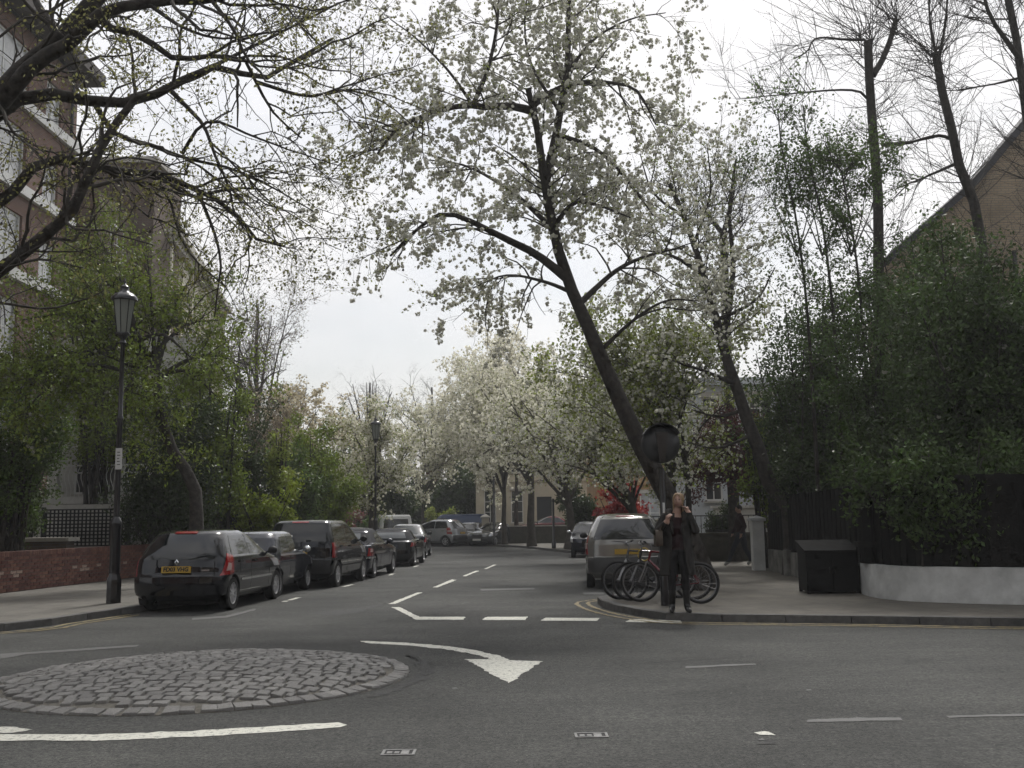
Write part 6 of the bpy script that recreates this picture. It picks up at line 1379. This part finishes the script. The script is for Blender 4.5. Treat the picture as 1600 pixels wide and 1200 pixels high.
# ------------------------------------------------------------------ street lamps
LAMPG = mat('lantern_glass', (0.32, 0.34, 0.31), 0.15, spec=0.7, trans=0.45)
BLK = mat('lamp_black', (0.010, 0.010, 0.012), 0.3, coat=0.4)
def lamp(label, loc, sign=False):
    t = empty('street_lamp', loc); t.scale = (1, 1, 1.035); tag(t, label, 'street lamp', 'black lantern street lamps')
    mb = MB(); mb.lathe([(.135, 0), (.135, .38), (.13, .42), (.105, .47), (.10, .52)], 8); mb.build('plinth', BLK, t, smooth=30)
    mb = MB(); mb.lathe([(.098, .52), (.092, 1.32), (.105, 1.36), (.11, 1.40), (.08, 1.46), (.058, 1.5)], 14); mb.build('base_column', BLK, t, smooth=40)
    mb = MB(); mb.lathe([(.054, 1.5), (.048, 3.2), (.062, 3.24), (.062, 3.28), (.045, 3.32), (.038, 4.60), (.07, 4.64), (.04, 4.70), (.085, 4.76), (.10, 4.80)], 12); mb.build('shaft', BLK, t, smooth=40)
    g = MB(); g.lathe([(.115, 4.80), (.20, 5.42)], 8); gl = g.build('lantern', LAMPG, t)
    f = MB()
    for i in range(8):
        a = 2*math.pi*i/8; f.tube([(.118*math.cos(a), .118*math.sin(a), 4.79), (.204*math.cos(a), .204*math.sin(a), 5.43)], .009, 5)
    f.lathe([(.123, 4.78), (.128, 4.81), (.123, 4.83)], 16); f.build('glazing_bars', BLK, gl)
    mb = MB(); mb.lathe([(.215, 5.42), (.24, 5.43), (.245, 5.47), (.22, 5.50), (.17, 5.55), (.10, 5.58), (.075, 5.64), (.085, 5.68), (.05, 5.71), (.02, 5.74), (.03, 5.77), (.012, 5.80), (.006, 5.88)], 16); mb.build('cap', BLK, gl, smooth=50)
    if sign:
        mb = MB(); mb.box(-.03, .09, -.075, -.065, 2.34, 2.72); s = mb.build('sign_plate', mat('plate_grey_white', (.5, .5, .49), .5), t)
        k = MB()
        for i in range(5): k.box(.0, .06 - .01*(i % 3), -.0768, -.0755, 2.42 + i*.055, 2.435 + i*.055)
        k.build('printing', INK, s)
p = G(177, 942, PH); lamp('black lantern street lamp with small sign plate, nearest on the left', (p.x, p.y, PH), True)
lamp('black lantern street lamp among the parked cars, farther up the street', (-5.98, 44.6, PH))
def post(label, x, y, h, r=.05, name='post'):
    t = empty(name, (x, y, PH)); tag(t, label, 'post'); mb = MB(); mb.lathe([(r*1.8, 0), (r*1.8, .3), (r, .36), (r, h), (r*.6, h + .03)], 10); mb.build('shaft', BLK, t, smooth=40)
    mb = MB(); mb.lathe([(r*1.3, h - .12), (r*1.3, h - .06)], 10); mb.build('collar', BLK, t)
post('tall thin black post left of the slim far cherry', -1.15, 60.0, 4.0, .06)
post('short black post beside the forked cherry trunk at the bend', 1.95, 51.0, 2.4, .06)
def dome_pier():
    c = AT(465, 830, 37); t = empty('gate_pier', (c.x, 37, PH)); tag(t, 'grey round topped pier just above the tall black car roof', 'gate pier')
    mb = MB(); mb.box(-.3, .3, -.3, .3, 0, 1.45); mb.build('shaft', STONE, t); mb = MB(); mb.lathe([(.42, 1.453), (.42, 1.52), (.36, 1.56), (.32, 1.68), (.2, 1.8), (.06, 1.85)], 16); mb.build('cap', STONE, t, smooth=50)
dome_pier()
# ------------------------------------------------------------------ round sign seen from behind
def round_sign():
    p = G(1041, 946, PH); t = empty('road_sign', (p.x, p.y, PH)); tag(t, 'round black sign seen from behind on a post by the kerb', 'road sign')
    SB = mat('sign_back', (0.022, 0.023, 0.024), .5, var=.2, scale=6)
    mb = MB(); mb.lathe([(.085, 0), (.085, .95), (.075, 1.0), (.05, 1.04), (.045, 2.2)], 14); mb.build('post', BLK, t, smooth=40)
    mb = MB(); c = (0, .0, 2.60); mb.lathe([(.285, .10), (.315, .08), (.318, .03), (.305, 0), (.29, -.035), (.24, -.075), (.16, -.105), (.02, -.115)], 36, c, axis='y'); d = mb.build('disc', SB, t, smooth=50)
    mb = MB(); mb.lathe([(.285, .101), (.02, .103)], 36, c, axis='y'); mb.build('sign_face', mat('sign_blue', (.02, .05, .2), .4), d)
    mb = MB(); mb.add([(-.11, -.07, 2.80), (.11, -.07, 2.80), (.05, -.10, 2.3), (-.05, -.10, 2.3), (-.10, -.14, 2.78), (.10, -.14, 2.78), (.045, -.14, 2.3), (-.045, -.14, 2.3)], [(0,3,2,1),(4,5,6,7),(0,1,5,4),(1,2,6,5),(2,3,7,6),(3,0,4,7)]); mb.build('bracket', BLK, t)
    mb = MB(); mb.lathe([(.31, -.16), (.312, .10)], 36, (0, 0, 2.60), axis='y', caps=False); mb.f = mb.f[:]; 
    hood = MB(); k = 14; vs = []
    for i in range(k + 1):
        a = R(28) + R(124)*i/k; x, z = math.cos(a), math.sin(a); vs += [(.322*x, -.17, 2.60 + .322*z), (.322*x, .09, 2.60 + .322*z), (.334*x, .09, 2.60 + .334*z), (.334*x, -.17, 2.60 + .334*z)]
    hood.add(vs, [(4*i+j, 4*i+(j+1) % 4, 4*i+4+(j+1) % 4, 4*i+4+j) for i in range(k) for j in range(4)] + [(0,1,2,3), (4*k+3, 4*k+2, 4*k+1, 4*k)]); hood.build('hood', SB, t, smooth=50)
    mb = MB(); mb.box(-.018, .018, -.1, -.085, 1.42, 1.64); mb.build('tag_plate', mat('plate_grey_white', (.5, .5, .49), .5), t)
round_sign()
# ------------------------------------------------------------------ bicycles
def bike(label, loc, rz, frame, lean, seed, cable=None):
    t = empty('bicycle', loc); t.rotation_euler = (lean, 0, rz); tag(t, label, 'bicycle', 'bicycles locked at the corner')
    r = .335; RW, FW = (-.52, 0, r), (.54, 0, r); ST = MATS.get('bike_steel') or mat('bike_steel', (.16, .16, .165), .4, .8)
    def wheel(c, steer=0):
        w = empty('wheel', c, steer, t); mb = MB()
        mb.lathe([(r - .04 + .022*math.cos(a), .022*math.sin(a)) for a in np.linspace(0, 2*math.pi, 9)], 32, axis='y', caps=False); 
        mb.v = [(v[0]*r/(r-.018), v[1], v[2]*r/(r-.018)) for v in mb.v]; mb.build('tyre', RUBBER, w, smooth=60)
        mb = MB(); mb.lathe([(r - .062, -.012), (r - .045, -.014), (r - .042, .014), (r - .062, .012), (r - .062, -.012)], 32, axis='y', caps=False); mb.build('rim', ST, w, smooth=50)
        mb = MB()
        for i in range(18): a = 2*math.pi*i/18; mb.tube([(.02*math.cos(a + 1), .025*(1 if i % 2 else -1), .02*math.sin(a + 1)), ((r-.05)*math.cos(a), 0, (r-.05)*math.sin(a))], .0022, 3)
        mb.lathe([(.022, -.05), (.022, .05)], 10, axis='y'); mb.build('spokes', ST, w)
    wheel(RW); wheel(FW, .25)
    bb = (-.08, 0, .29); seat = (-.22, 0, .80); head_t = (.34, 0, .84); head_b = (.38, 0, .70)
    mb = MB()
    for a, b, q in ((bb, seat, .017), (seat, head_t, .018), (bb, head_b, .021), (head_t, head_b, .022)): mb.tube([a, b], q, 8)
    for s in (-.05, .05):
        mb.tube([(RW[0], s, RW[2]), (bb[0], s*.4, bb[2])], .010, 6); mb.tube([(RW[0], s, RW[2]), (seat[0] + .01, s*.3, seat[2] - .05)], .009, 6)
    mb.build('frame', frame, t, smooth=40)
    mb = MB(); mb.tube([head_b, (.40, 0, .66)], .016, 6)
    for s in (-.055, .055): mb.tube([(.40, s, .66), (.45, s, .52), (FW[0], s, FW[2])], .013, 6)
    mb.tube([(.40, -.055, .66), (.40, .055, .66)], .013, 6); mb.build('fork', mat('fork_silver', (.35, .35, .36), .3, .7), t, smooth=40)
    mb = MB(); mb.tube([head_t, (.33, 0, .93), (.38, 0, .97)], .014, 6); mb.tube([(.33, -.30, .99), (.38, -.10, .97), (.38, .10, .97), (.33, .30, .99)], .012, 6); h = mb.build('handlebar', ST, t, smooth=40)
    for s in (-1, 1): mb = MB(); mb.tube([(.345, s*.2, .985), (.325, s*.32, .992)], .017, 6); mb.build('grip', RUBBER, h)
    mb = MB(); mb.tube([seat, (-.25, 0, .90)], .013, 6); sp_ = mb.build('seat_post', ST, t)
    mb = MB(); mb.add([(.0, -.02, .93), (.0, .02, .93), (-.16, .03, .935), (-.16, -.03, .935), (-.36, .075, .95), (-.36, -.075, .95), (0, -.01, .905), (0, .01, .905), (-.16, .025, .89), (-.16, -.025, .89), (-.34, .06, .89), (-.34, -.06, .89)], [(0,1,2,3), (3,2,4,5), (7,6,9,8), (8,9,11,10), (0,3,9,6), (3,5,11,9), (1,7,8,2), (2,8,10,4), (0,6,7,1), (5,4,10,11)]); o = mb.build('saddle', PLASTIC, t, smooth=70); o.location = (-.06, 0, 0)
    mb = MB(); mb.lathe([(.09, -.045), (.092, -.04), (.09, -.035)], 20, bb, axis='y'); mb.tube([(bb[0], -.06, bb[2]), (bb[0] + .12, -.07, bb[2] - .12)], .009, 5); mb.tube([(bb[0], .06, bb[2]), (bb[0] - .12, .07, bb[2] + .12)], .009, 5); mb.tube([(bb[0], -.06, bb[2]), (bb[0], .06, bb[2])], .014, 6); c = mb.build('crank', ST, t, smooth=40)
    for x, y, z in ((bb[0] + .12, -.12, bb[2] - .12), (bb[0] - .12, .12, bb[2] + .12)): mb = MB(); mb.box(x - .045, x + .045, y - .04, y + .04, z - .01, z + .01); mb.build('pedal', PLASTIC, c)
    mb = MB(); mb.tube([(RW[0], -.042, RW[2] + .035), (bb[0], -.042, bb[2] + .085)], .004, 4); mb.tube([(RW[0], -.042, RW[2] - .035), (bb[0], -.042, bb[2] - .085)], .004, 4); mb.build('chain', IRONB, t)
    if cable:
        mb = MB(); pts = [(.30 + .1*math.cos(a), -.05 + .03*math.sin(2*a), .78 + .11*math.sin(a)) for a in np.linspace(0, 6.1, 16)]; mb.tube(pts, .012, 6); mb.build('lock_cable', cable, t, smooth=50)
    return t
p1 = G(1003, 941, PH); p2 = G(1097, 945, PH); a = math.atan2(p1.y - p2.y, p1.x - p2.x); cx = (p1 + p2)/2
bike('red framed bicycle in front, locked behind the woman', (cx.x, cx.y + .1, PH), a + .12, paint('bike_red', (.11, .008, .014), .1), R(3), 1)
p1 = G(972, 930, PH)
bike('dark bicycle with yellow lock, behind the red framed one', (cx.x - .05, cx.y + .62, PH), math.pi - .06, paint('bike_black', (.02, .02, .022), .2), R(-4), 2, mat('yellow_cable', (.42, .30, .04), .4))
bike('black bicycle farthest back, nearest the people carrier', (cx.x - .22, cx.y + 1.0, PH), math.pi + .1, paint('bike_grey', (.03, .032, .035), .2), R(5), 3)
# ------------------------------------------------------------------ people
SKIN = mat('skin', (.33, .205, .155), .55, var=.08, scale=20); HAIR = mat('blond_hair', (.23, .15, .075), .55, var=.45, scale=40, detail=3)
COAT = mat('dark_coat', (.018, .0165, .0145), .85, var=.25, scale=10, bump=.3, bscale=60); TOP = mat('maroon_top', (.028, .012, .014), .85, var=.2, scale=12); TROUS = mat('black_trousers', (.010, .010, .011), .85, var=.2, scale=10); BOOT = mat('black_boot', (.010, .009, .009), .35)
def limb(mb, p, q, ra, rb, n=9, k=14):
    """tapered round-ended limb segment; radii (side, depth) at both joints; merged later into one skin"""
    p, q = Vector(p), Vector(q); ax = q - p; L = ax.length; t = ax.normalized(); up = Vector((0, -1, 0)) if abs(t.y) < .8 else Vector((1, 0, 0))
    u = t.cross(up).normalized(); w = u.cross(t).normalized(); prof = []
    for i in range(5): a = math.pi/2*i/4; prof.append((-math.cos(a), math.sin(a), 0))
    for i in range(1, n): prof.append((0, 1, i/n))
    for i in range(5): a = math.pi/2*(1 - i/4); prof.append((math.cos(a), math.sin(a), 1))
    vs = []
    for (e, sc_, f) in prof:
        rx, ry = ra[0]*(1-f) + rb[0]*f, ra[1]*(1-f) + rb[1]*f; bulge = 1 + .05*math.sin(math.pi*f)
        c = p + ax*f + t*e*min(rx, ry)
        for j in range(k):
            an = 2*math.pi*j/k; vs.append(c + (u*math.cos(an)*rx + w*math.sin(an)*ry)*max(sc_, .02)*bulge)
    m = len(prof)
    mb.add(vs, [(i*k+j, i*k+(j+1) % k, (i+1)*k+(j+1) % k, (i+1)*k+j) for i in range(m-1) for j in range(k)] + [tuple(range(k-1, -1, -1)), tuple(range((m-1)*k, m*k))])
def head_mesh(c, yaw=0, tilt=0, s=1.0):
    """head facing -Y: skull, jaw, brow, nose, lips, eye hollows, ears"""
    U, Vn = 36, 28; vs = []
    for i in range(Vn + 1):
        th = math.pi*i/Vn
        for j in range(U):
            ph = 2*math.pi*j/U; d = Vector((math.sin(th)*math.cos(ph), math.sin(th)*math.sin(ph), -math.cos(th)))
            x, y, z = d.x*.073, d.y*.094, d.z*.115
            if z < 0: k = 1 - .30*(z/.115)**2*(1 if y < .03 else .6); x *= k; y = y*k - .012*(-z/.115)
            if d.y < -.2:
                f = -d.y
                g = lambda px, pz, sx, sz: math.exp(-((x - px)/sx)**2 - ((z - pz)/sz)**2)
                y -= f*(.022*g(0, -.022, .011, .020) + .012*g(0, .0, .008, .022) + .006*g(0, .028, .04, .010) + .007*g(0, -.058, .02, .008) + .006*g(0, -.088, .018, .014))
                y += f*(.010*(g(.029, .010, .014, .009) + g(-.029, .010, .014, .009)) + .004*g(0, -.044, .02, .006))
            vs.append(Vector((x, y, z))*s)
    M = Matrix.Translation(c) @ Matrix.Rotation(yaw, 4, 'Z') @ Matrix.Rotation(tilt, 4, 'X')
    mb = MB(); mb.add([M @ v for v in vs], [(i*U+j, i*U+(j+1) % U, (i+1)*U+(j+1) % U, (i+1)*U+j) for i in range(Vn) for j in range(U)])
    for sg in (-1, 1): e = MB(); e.ellipsoid((sg*.074*s, .008*s, -.005*s), (.010*s, .02*s, .032*s), 8, 6); mb.add([M @ Vector(v) for v in e.v], e.f)
    return mb, M
def hand_chains(wrist, dirv, palm_n, curl, sg):
    """palm and five fingers as skin chains; returns verts, edges"""
    d = Vector(dirv).normalized(); n = Vector(palm_n); n = (n - d*n.dot(d)).normalized(); s = d.cross(n)*sg; w = Vector(wrist); V, E = [], []
    V.append((*w, .024, .020)); V.append((*(w + d*.05), .034, .018)); E.append((0, 1)); chains = []
    for k, (off, L) in enumerate(((-.030, .062), (-.010, .074), (.010, .078), (.030, .070))):
        b = w + d*.085 + s*off; pts = [b]; dd = d.copy()
        for q in range(3): dd = (dd*math.cos(curl) + n*math.sin(curl)).normalized(); pts.append(pts[-1] + dd*L*(.42, .32, .26)[q])
        chains.append(pts)
    tb = w + d*.03 + s*.03; chains.append([tb, tb + (d*.6 + s*.7 + n*.3).normalized()*.032, tb + (d*.6 + s*.7 + n*.3).normalized()*.032 + (d*.9 + n*.5).normalized()*.03])
    return V, E, chains
def person(label, loc, rz, P, mats, coat=None, hair='long', extra=None, hands=((0, 0, 0),), yaw=0, tilt=0):
    t = empty('person', loc, rz); tag(t, label, 'person')
    keys = list(P['v'].keys()); idx = {k: i for i, k in enumerate(keys)}
    mb = MB(); rad = lambda k: (P['v'][k][3], P['v'][k][4])
    for a_, b_ in P['e']: limb(mb, P['v'][a_][:3], P['v'][b_][:3], rad(a_) if not (a_ in ('chest', 'pelvis') and b_[0] in 'hs') else rad(b_), rad(b_))
    hm, HM = head_mesh(Vector(P['head']), yaw, tilt); mb.add(hm.v, hm.f)
    for (wr, d, n, curl, sg) in P['hands']:
        V, E, ch = hand_chains(wr, d, n, curl, sg)
        limb(mb, V[0][:3], Vector(V[1][:3]) + (Vector(V[1][:3]) - Vector(V[0][:3]))*.7, (.026, .022), (.040, .017))
        for c in ch: mb.tube([c[0] + (c[0] - c[1])*.8] + c, [.0105] + [.0105]*(len(c)-1) + [.008], 8)
    me = mb.mesh('body'); o = link('body', me, None, t)
    rm = o.modifiers.new('r', 'REMESH'); rm.mode = 'VOXEL'; rm.voxel_size = P.get('vox', .0085); sm = o.modifiers.new('s', 'SMOOTH'); sm.iterations = 3; sm.factor = .4
    o.parent = None; o.location = (0, 0, 0); me2 = bpy.data.meshes.new_from_object(o.evaluated_get(bpy.context.evaluated_depsgraph_get())); o.modifiers.clear(); o.data = me2; o.parent = t
    me2.materials.clear()
    for m in mats: me2.materials.append(m)
    me2.polygons.foreach_set('use_smooth', [True]*len(me2.polygons)); me2.polygons.foreach_set('material_index', [P['mat'](p.center) for p in me2.polygons])
    # hair
    if hair == 'long':
        hb = MB(); U = 26; rings = []
        for (z, rx, ry, cy) in ((.125, .01, .01, .01), (.118, .045, .055, .012), (.095, .070, .088, .014), (.06, .084, .104, .016), (.01, .088, .106, .022), (-.05, .089, .098, .030), (-.11, .090, .086, .040), (-.17, .098, .078, .05), (-.23, .10, .07, .055), (-.27, .085, .05, .06)):
            ring = []
            for j in range(U):
                open_ = 0 if z > .07 else min(.78, .35 + (.07 - z)*6)
                a = -math.pi/2 + open_ + (2*math.pi - 2*open_)*j/(U - 1); ring.append(HM @ Vector((rx*math.cos(a)*(1 + .03*math.sin(j*2.3 + z*40)), cy + ry*math.sin(a)*(1 + .03*math.cos(j*1.9)), z)))
            rings.append(ring)
        hb.add([p for r_ in rings for p in r_], [(i*U+j, i*U+j+1, (i+1)*U+j+1, (i+1)*U+j) for i in range(len(rings)-1) for j in range(U-1)])
        h = hb.build('hair', HAIR, t, smooth=80); so_ = h.modifiers.new('t', 'SOLIDIFY'); so_.thickness = .012; so_.offset = -1
    else:
        hb = MB(); hb.ellipsoid((0, .014, .03), (.081, .098, .10), 18, 12); hb.v = [tuple(HM @ Vector(v)) for v in hb.v if True]; hb.build('hair', mat('dark_hair', (.02, .016, .013), .6), t, smooth=80)
    # face features
    fe = MB()
    for sg in (-1, 1): e = MB(); e.ellipsoid((sg*.029, -.081, .010), (.011, .006, .0055), 8, 6); fe.add([HM @ Vector(v) for v in e.v], e.f)
    fe.build('eyes', mat('eye_dark', (.03, .025, .02), .3), t)
    fe = MB(); e = MB(); e.ellipsoid((0, -.093, -.058), (.020, .006, .006), 10, 6); fe.add([HM @ Vector(v) for v in e.v], e.f); fe.build('lips', mat('lip', (.27, .10, .09), .5), t)
    if coat: coat(t)
    if extra: extra(t, HM)
    return t
WV = dict(pelvis=(0, .01, .97, .135, .10), waist=(0, .01, 1.13, .115, .085), chest=(0, .005, 1.31, .14, .10), neckb=(.01, 0, 1.45, .075, .065), neckt=(.03, -.008, 1.555, .048, .048),
    hl=(-.085, .01, .91, .095, .095), kl=(-.095, -.03, .52, .062, .065), al=(-.105, .03, .10, .047, .052), fl=(-.115, -.04, .045, .044, .042), tl=(-.13, -.14, .030, .038, .030),
    hr=(.085, .01, .91, .095, .095), kr=(.10, -.01, .52, .062, .065), ar=(.115, .04, .10, .047, .052), fr=(.125, -.03, .045, .044, .042), trr=(.14, -.13, .030, .038, .030),
    sl=(-.165, .01, 1.405, .075, .07), el=(-.30, -.02, 1.18, .062, .06), wl=(-.155, -.17, 1.335, .043, .04), sr=(.175, .01, 1.405, .075, .07), er=(.27, -.09, 1.20, .062, .06), wr=(.175, -.12, 1.46, .042, .04))
WE = [('pelvis', 'waist'), ('waist', 'chest'), ('chest', 'neckb'), ('neckb', 'neckt'), ('pelvis', 'hl'), ('hl', 'kl'), ('kl', 'al'), ('al', 'fl'), ('fl', 'tl'), ('pelvis', 'hr'), ('hr', 'kr'), ('kr', 'ar'), ('ar', 'fr'), ('fr', 'trr'), ('chest', 'sl'), ('sl', 'el'), ('el', 'wl'), ('chest', 'sr'), ('sr', 'er'), ('er', 'wr')]
def wmat(c):
    if c.z > 1.545: return 0
    if (Vector((-.13, -.19, 1.38)) - c).length < .085 and c.y < -.155: return 0
    if c.z > 1.47 and (c.x < .09 or c.y < -.11): return 0
    if c.z > 1.40 and abs(c.x - .02) < .05 and c.y < -.02: return 0
    if c.z < .33: return 3
    if c.z < .92: return 2
    if abs(c.x) > .15 or c.z > 1.40: return 4
    return 1
def wcoat(t):
    mb = MB(); U = 30; rings = []
    for (z, rx, ry, cy, op) in ((1.47, .115, .085, .02, .75), (1.435, .19, .115, .015, .55), (1.36, .215, .14, .012, .42), (1.2, .205, .15, .012, .36), (1.05, .205, .155, .012, .36), (.9, .22, .165, .015, .40), (.75, .235, .175, .02, .46), (.62, .245, .185, .022, .50), (.54, .25, .19, .025, .52)):
        ring = []
        for j in range(U):
            a = -math.pi/2 + op + (2*math.pi - 2*op)*j/(U - 1); w = 1 + .025*math.sin(j*1.7 + z*3)*(1.5 - z) + .02*math.sin(j*.9)
            ring.append((rx*math.cos(a)*w - .005, cy + ry*math.sin(a)*w, z + .008*math.sin(j*2.1)))
        rings.append(ring)
    mb.add([p for r_ in rings for p in r_], [(i*U+j, i*U+j+1, (i+1)*U+j+1, (i+1)*U+j) for i in range(len(rings)-1) for j in range(U-1)])
    c = mb.build('coat', COAT, t, smooth=80); m = c.modifiers.new('t', 'SOLIDIFY'); m.thickness = .02; m.offset = 1; s = c.modifiers.new('s', 'SUBSURF'); s.levels = 1; s.render_levels = 1
    for sg in (-1, 1):   # wide collar lapels
        mb = MB(); mb.tube([(sg*.07, .075, 1.50), (sg*.125, .02, 1.49), (sg*.125, -.07, 1.43), (sg*.10, -.135, 1.31), (sg*.075, -.155, 1.15)], [.035, .045, .05, .04, .015], 8); mb.build('collar', mat('fur_collar', (.022, .019, .016), .95, var=.5, scale=30, bump=1, bscale=90), t, smooth=80)
def wphone(t, HM):
    mb = MB()
    M = Matrix.Translation((.108, -.055, 1.60)) @ Matrix.Rotation(R(-18), 4, 'X') @ Matrix.Rotation(R(8), 4, 'Y'); mb.box(-.009, .009, -.024, .024, -.055, .05, M); mb.build('phone_tmp', PLASTIC, t)
pw = G(1062, 957, PH)
wo_ = person('woman in long dark coat talking on a phone at the kerb', (pw.x, pw.y, PH), R(-4), dict(v=WV, e=WE, head=(.035, -.02, 1.645), mat=wmat, hands=[((-.155, -.17, 1.335), (.25, -.25, 1), (.8, .45, 0), .75, 1), ((.175, -.12, 1.46), (-.45, .25, 1), (-.75, .1, -.35), .5, -1)]), [SKIN, TOP, TROUS, BOOT, COAT], wcoat, 'long', None, yaw=R(-14), tilt=R(-4))
ph = MB(); M = Matrix.Rotation(R(-18), 4, 'X') @ Matrix.Rotation(R(8), 4, 'Y'); ph.box(-.009, .009, -.024, .024, -.055, .05, M)
po = ph.build('mobile_phone', PLASTIC); po.location = (pw.x + .112, pw.y - .05, PH + 1.60); tag(po, 'small dark mobile phone held to the ear by the woman', 'phone')
def bag():
    t = empty('shoulder_bag', (pw.x - .285, pw.y - .02, PH + .98)); tag(t, 'brown shoulder bag hanging at the left side of the woman', 'bag'); LB = mat('brown_leather', (.045, .03, .018), .6, var=.3, scale=12)
    mb = MB(); prof = [(-.13, 0), (.13, 0), (.15, .06), (.13, .2), (.09, .24), (-.09, .24), (-.13, .2), (-.15, .06)]
    vs = [(.045*0 - .05, x, z) for x, z in prof] + [(.05, x, z) for x, z in prof]; k = 8; mb.add(vs, [tuple(range(k)), tuple(range(2*k-1, k-1, -1))] + [(i, (i+1) % k, k + (i+1) % k, k + i) for i in range(k)]); mb.build('pouch', LB, t, smooth=50)
    mb = MB(); mb.tube([(0, -.10, .22), (.08, -.12, .36), (.15, -.06, .485), (.15, .06, .485), (.08, .10, .36), (0, .10, .22)], .010, 6); mb.build('strap', LB, t, smooth=50)
bag()
MV = dict(pelvis=(0, .0, .93, .13, .11), waist=(-.02, 0, 1.08, .12, .10), chest=(-.03, 0, 1.28, .155, .12), neckb=(-.03, 0, 1.43, .08, .07), neckt=(-.04, -.01, 1.53, .055, .055),
    hl=(-.05, -.06, .88, .10, .10), kl=(-.24, -.08, .55, .07, .07), al=(-.40, -.08, .14, .05, .055), tl=(-.52, -.09, .05, .045, .035), hr=(.05, .06, .88, .10, .10), kr=(.10, .07, .50, .07, .07), ar=(.28, .08, .15, .05, .055), trr=(.18, .08, .05, .045, .035),
    sl=(-.03, -.17, 1.38, .08, .08), el=(.06, -.22, 1.12, .06, .06), wl=(-.06, -.24, .92, .045, .045), sr=(-.03, .17, 1.38, .08, .08), er=(-.10, .22, 1.12, .06, .06), wr=(-.2, .22, .96, .045, .045))
ME = [('pelvis', 'waist'), ('waist', 'chest'), ('chest', 'neckb'), ('neckb', 'neckt'), ('pelvis', 'hl'), ('hl', 'kl'), ('kl', 'al'), ('al', 'tl'), ('pelvis', 'hr'), ('hr', 'kr'), ('kr', 'ar'), ('ar', 'trr'), ('chest', 'sl'), ('sl', 'el'), ('el', 'wl'), ('chest', 'sr'), ('sr', 'er'), ('er', 'wr')]
def mmat(c):
    if c.z > 1.51: return 0
    if abs(c.y) > .17 and c.z < .92 and c.z > .70: return 0
    if c.z < .11: return 3
    if c.z < .95: return 2
    return 1
pm = G(1141, 884, PH)
person('person in dark clothes and pale shoes walking behind the white pillar', (pm.x + .36, pm.y, PH), 0, dict(v=MV, e=ME, vox=.012, head=(-.05, 0, 1.62), mat=mmat, hands=[((-.06, -.24, .92), (-.15, 0, -1), (-1, 0, 0), .35, 1), ((-.2, .22, .96), (-.2, 0, -1), (-1, 0, 0), .35, -1)]), [SKIN, TOP, mat('dark_jeans', (.014, .017, .026), .85), mat('pale_shoe', (.3, .3, .29), .6)], None, 'short', None, yaw=R(-80))
# planter under the clipped bush
def planter():
    c = AT(1130, 812, 34.6); t = empty('planter', (c.x, 34.6, PH)); tag(t, 'dark round planter under the clipped bush', 'planter'); mb = MB(); mb.lathe([(.4, 0), (.5, .5), (.62, .95), (.60, 1.0), (.52, .98)], 18); mb.build('bowl', mat('planter_dark', (.02, .022, .02), .7), t, smooth=50); mb = MB(); mb.lathe([(.53, .93), (.02, .95)], 18); mb.build('soil', SOIL, t)
planter()
# ------------------------------------------------------------------ thin spring haze
def haze(d):
    m = bpy.data.materials.new('haze_air'); m.use_nodes = True; nt = m.node_tree; nt.nodes.clear()
    o = nt.nodes.new('ShaderNodeOutputMaterial'); v = nt.nodes.new('ShaderNodeVolumePrincipled'); v.inputs['Color'].default_value = (0.92, 0.94, 0.97, 1); v.inputs['Density'].default_value = d; v.inputs['Anisotropy'].default_value = 0.3
    nt.links.new(v.outputs[0], o.inputs['Volume'])
    mb = MB(); mb.box(-640, 640, -140, 940, -1.1, 26); h = mb.build('haze', m); h['kind'] = 'stuff'; return h
haze(0.0009)
SC.cycles.volume_bounces = 0; SC.cycles.volume_step_rate = 4.0
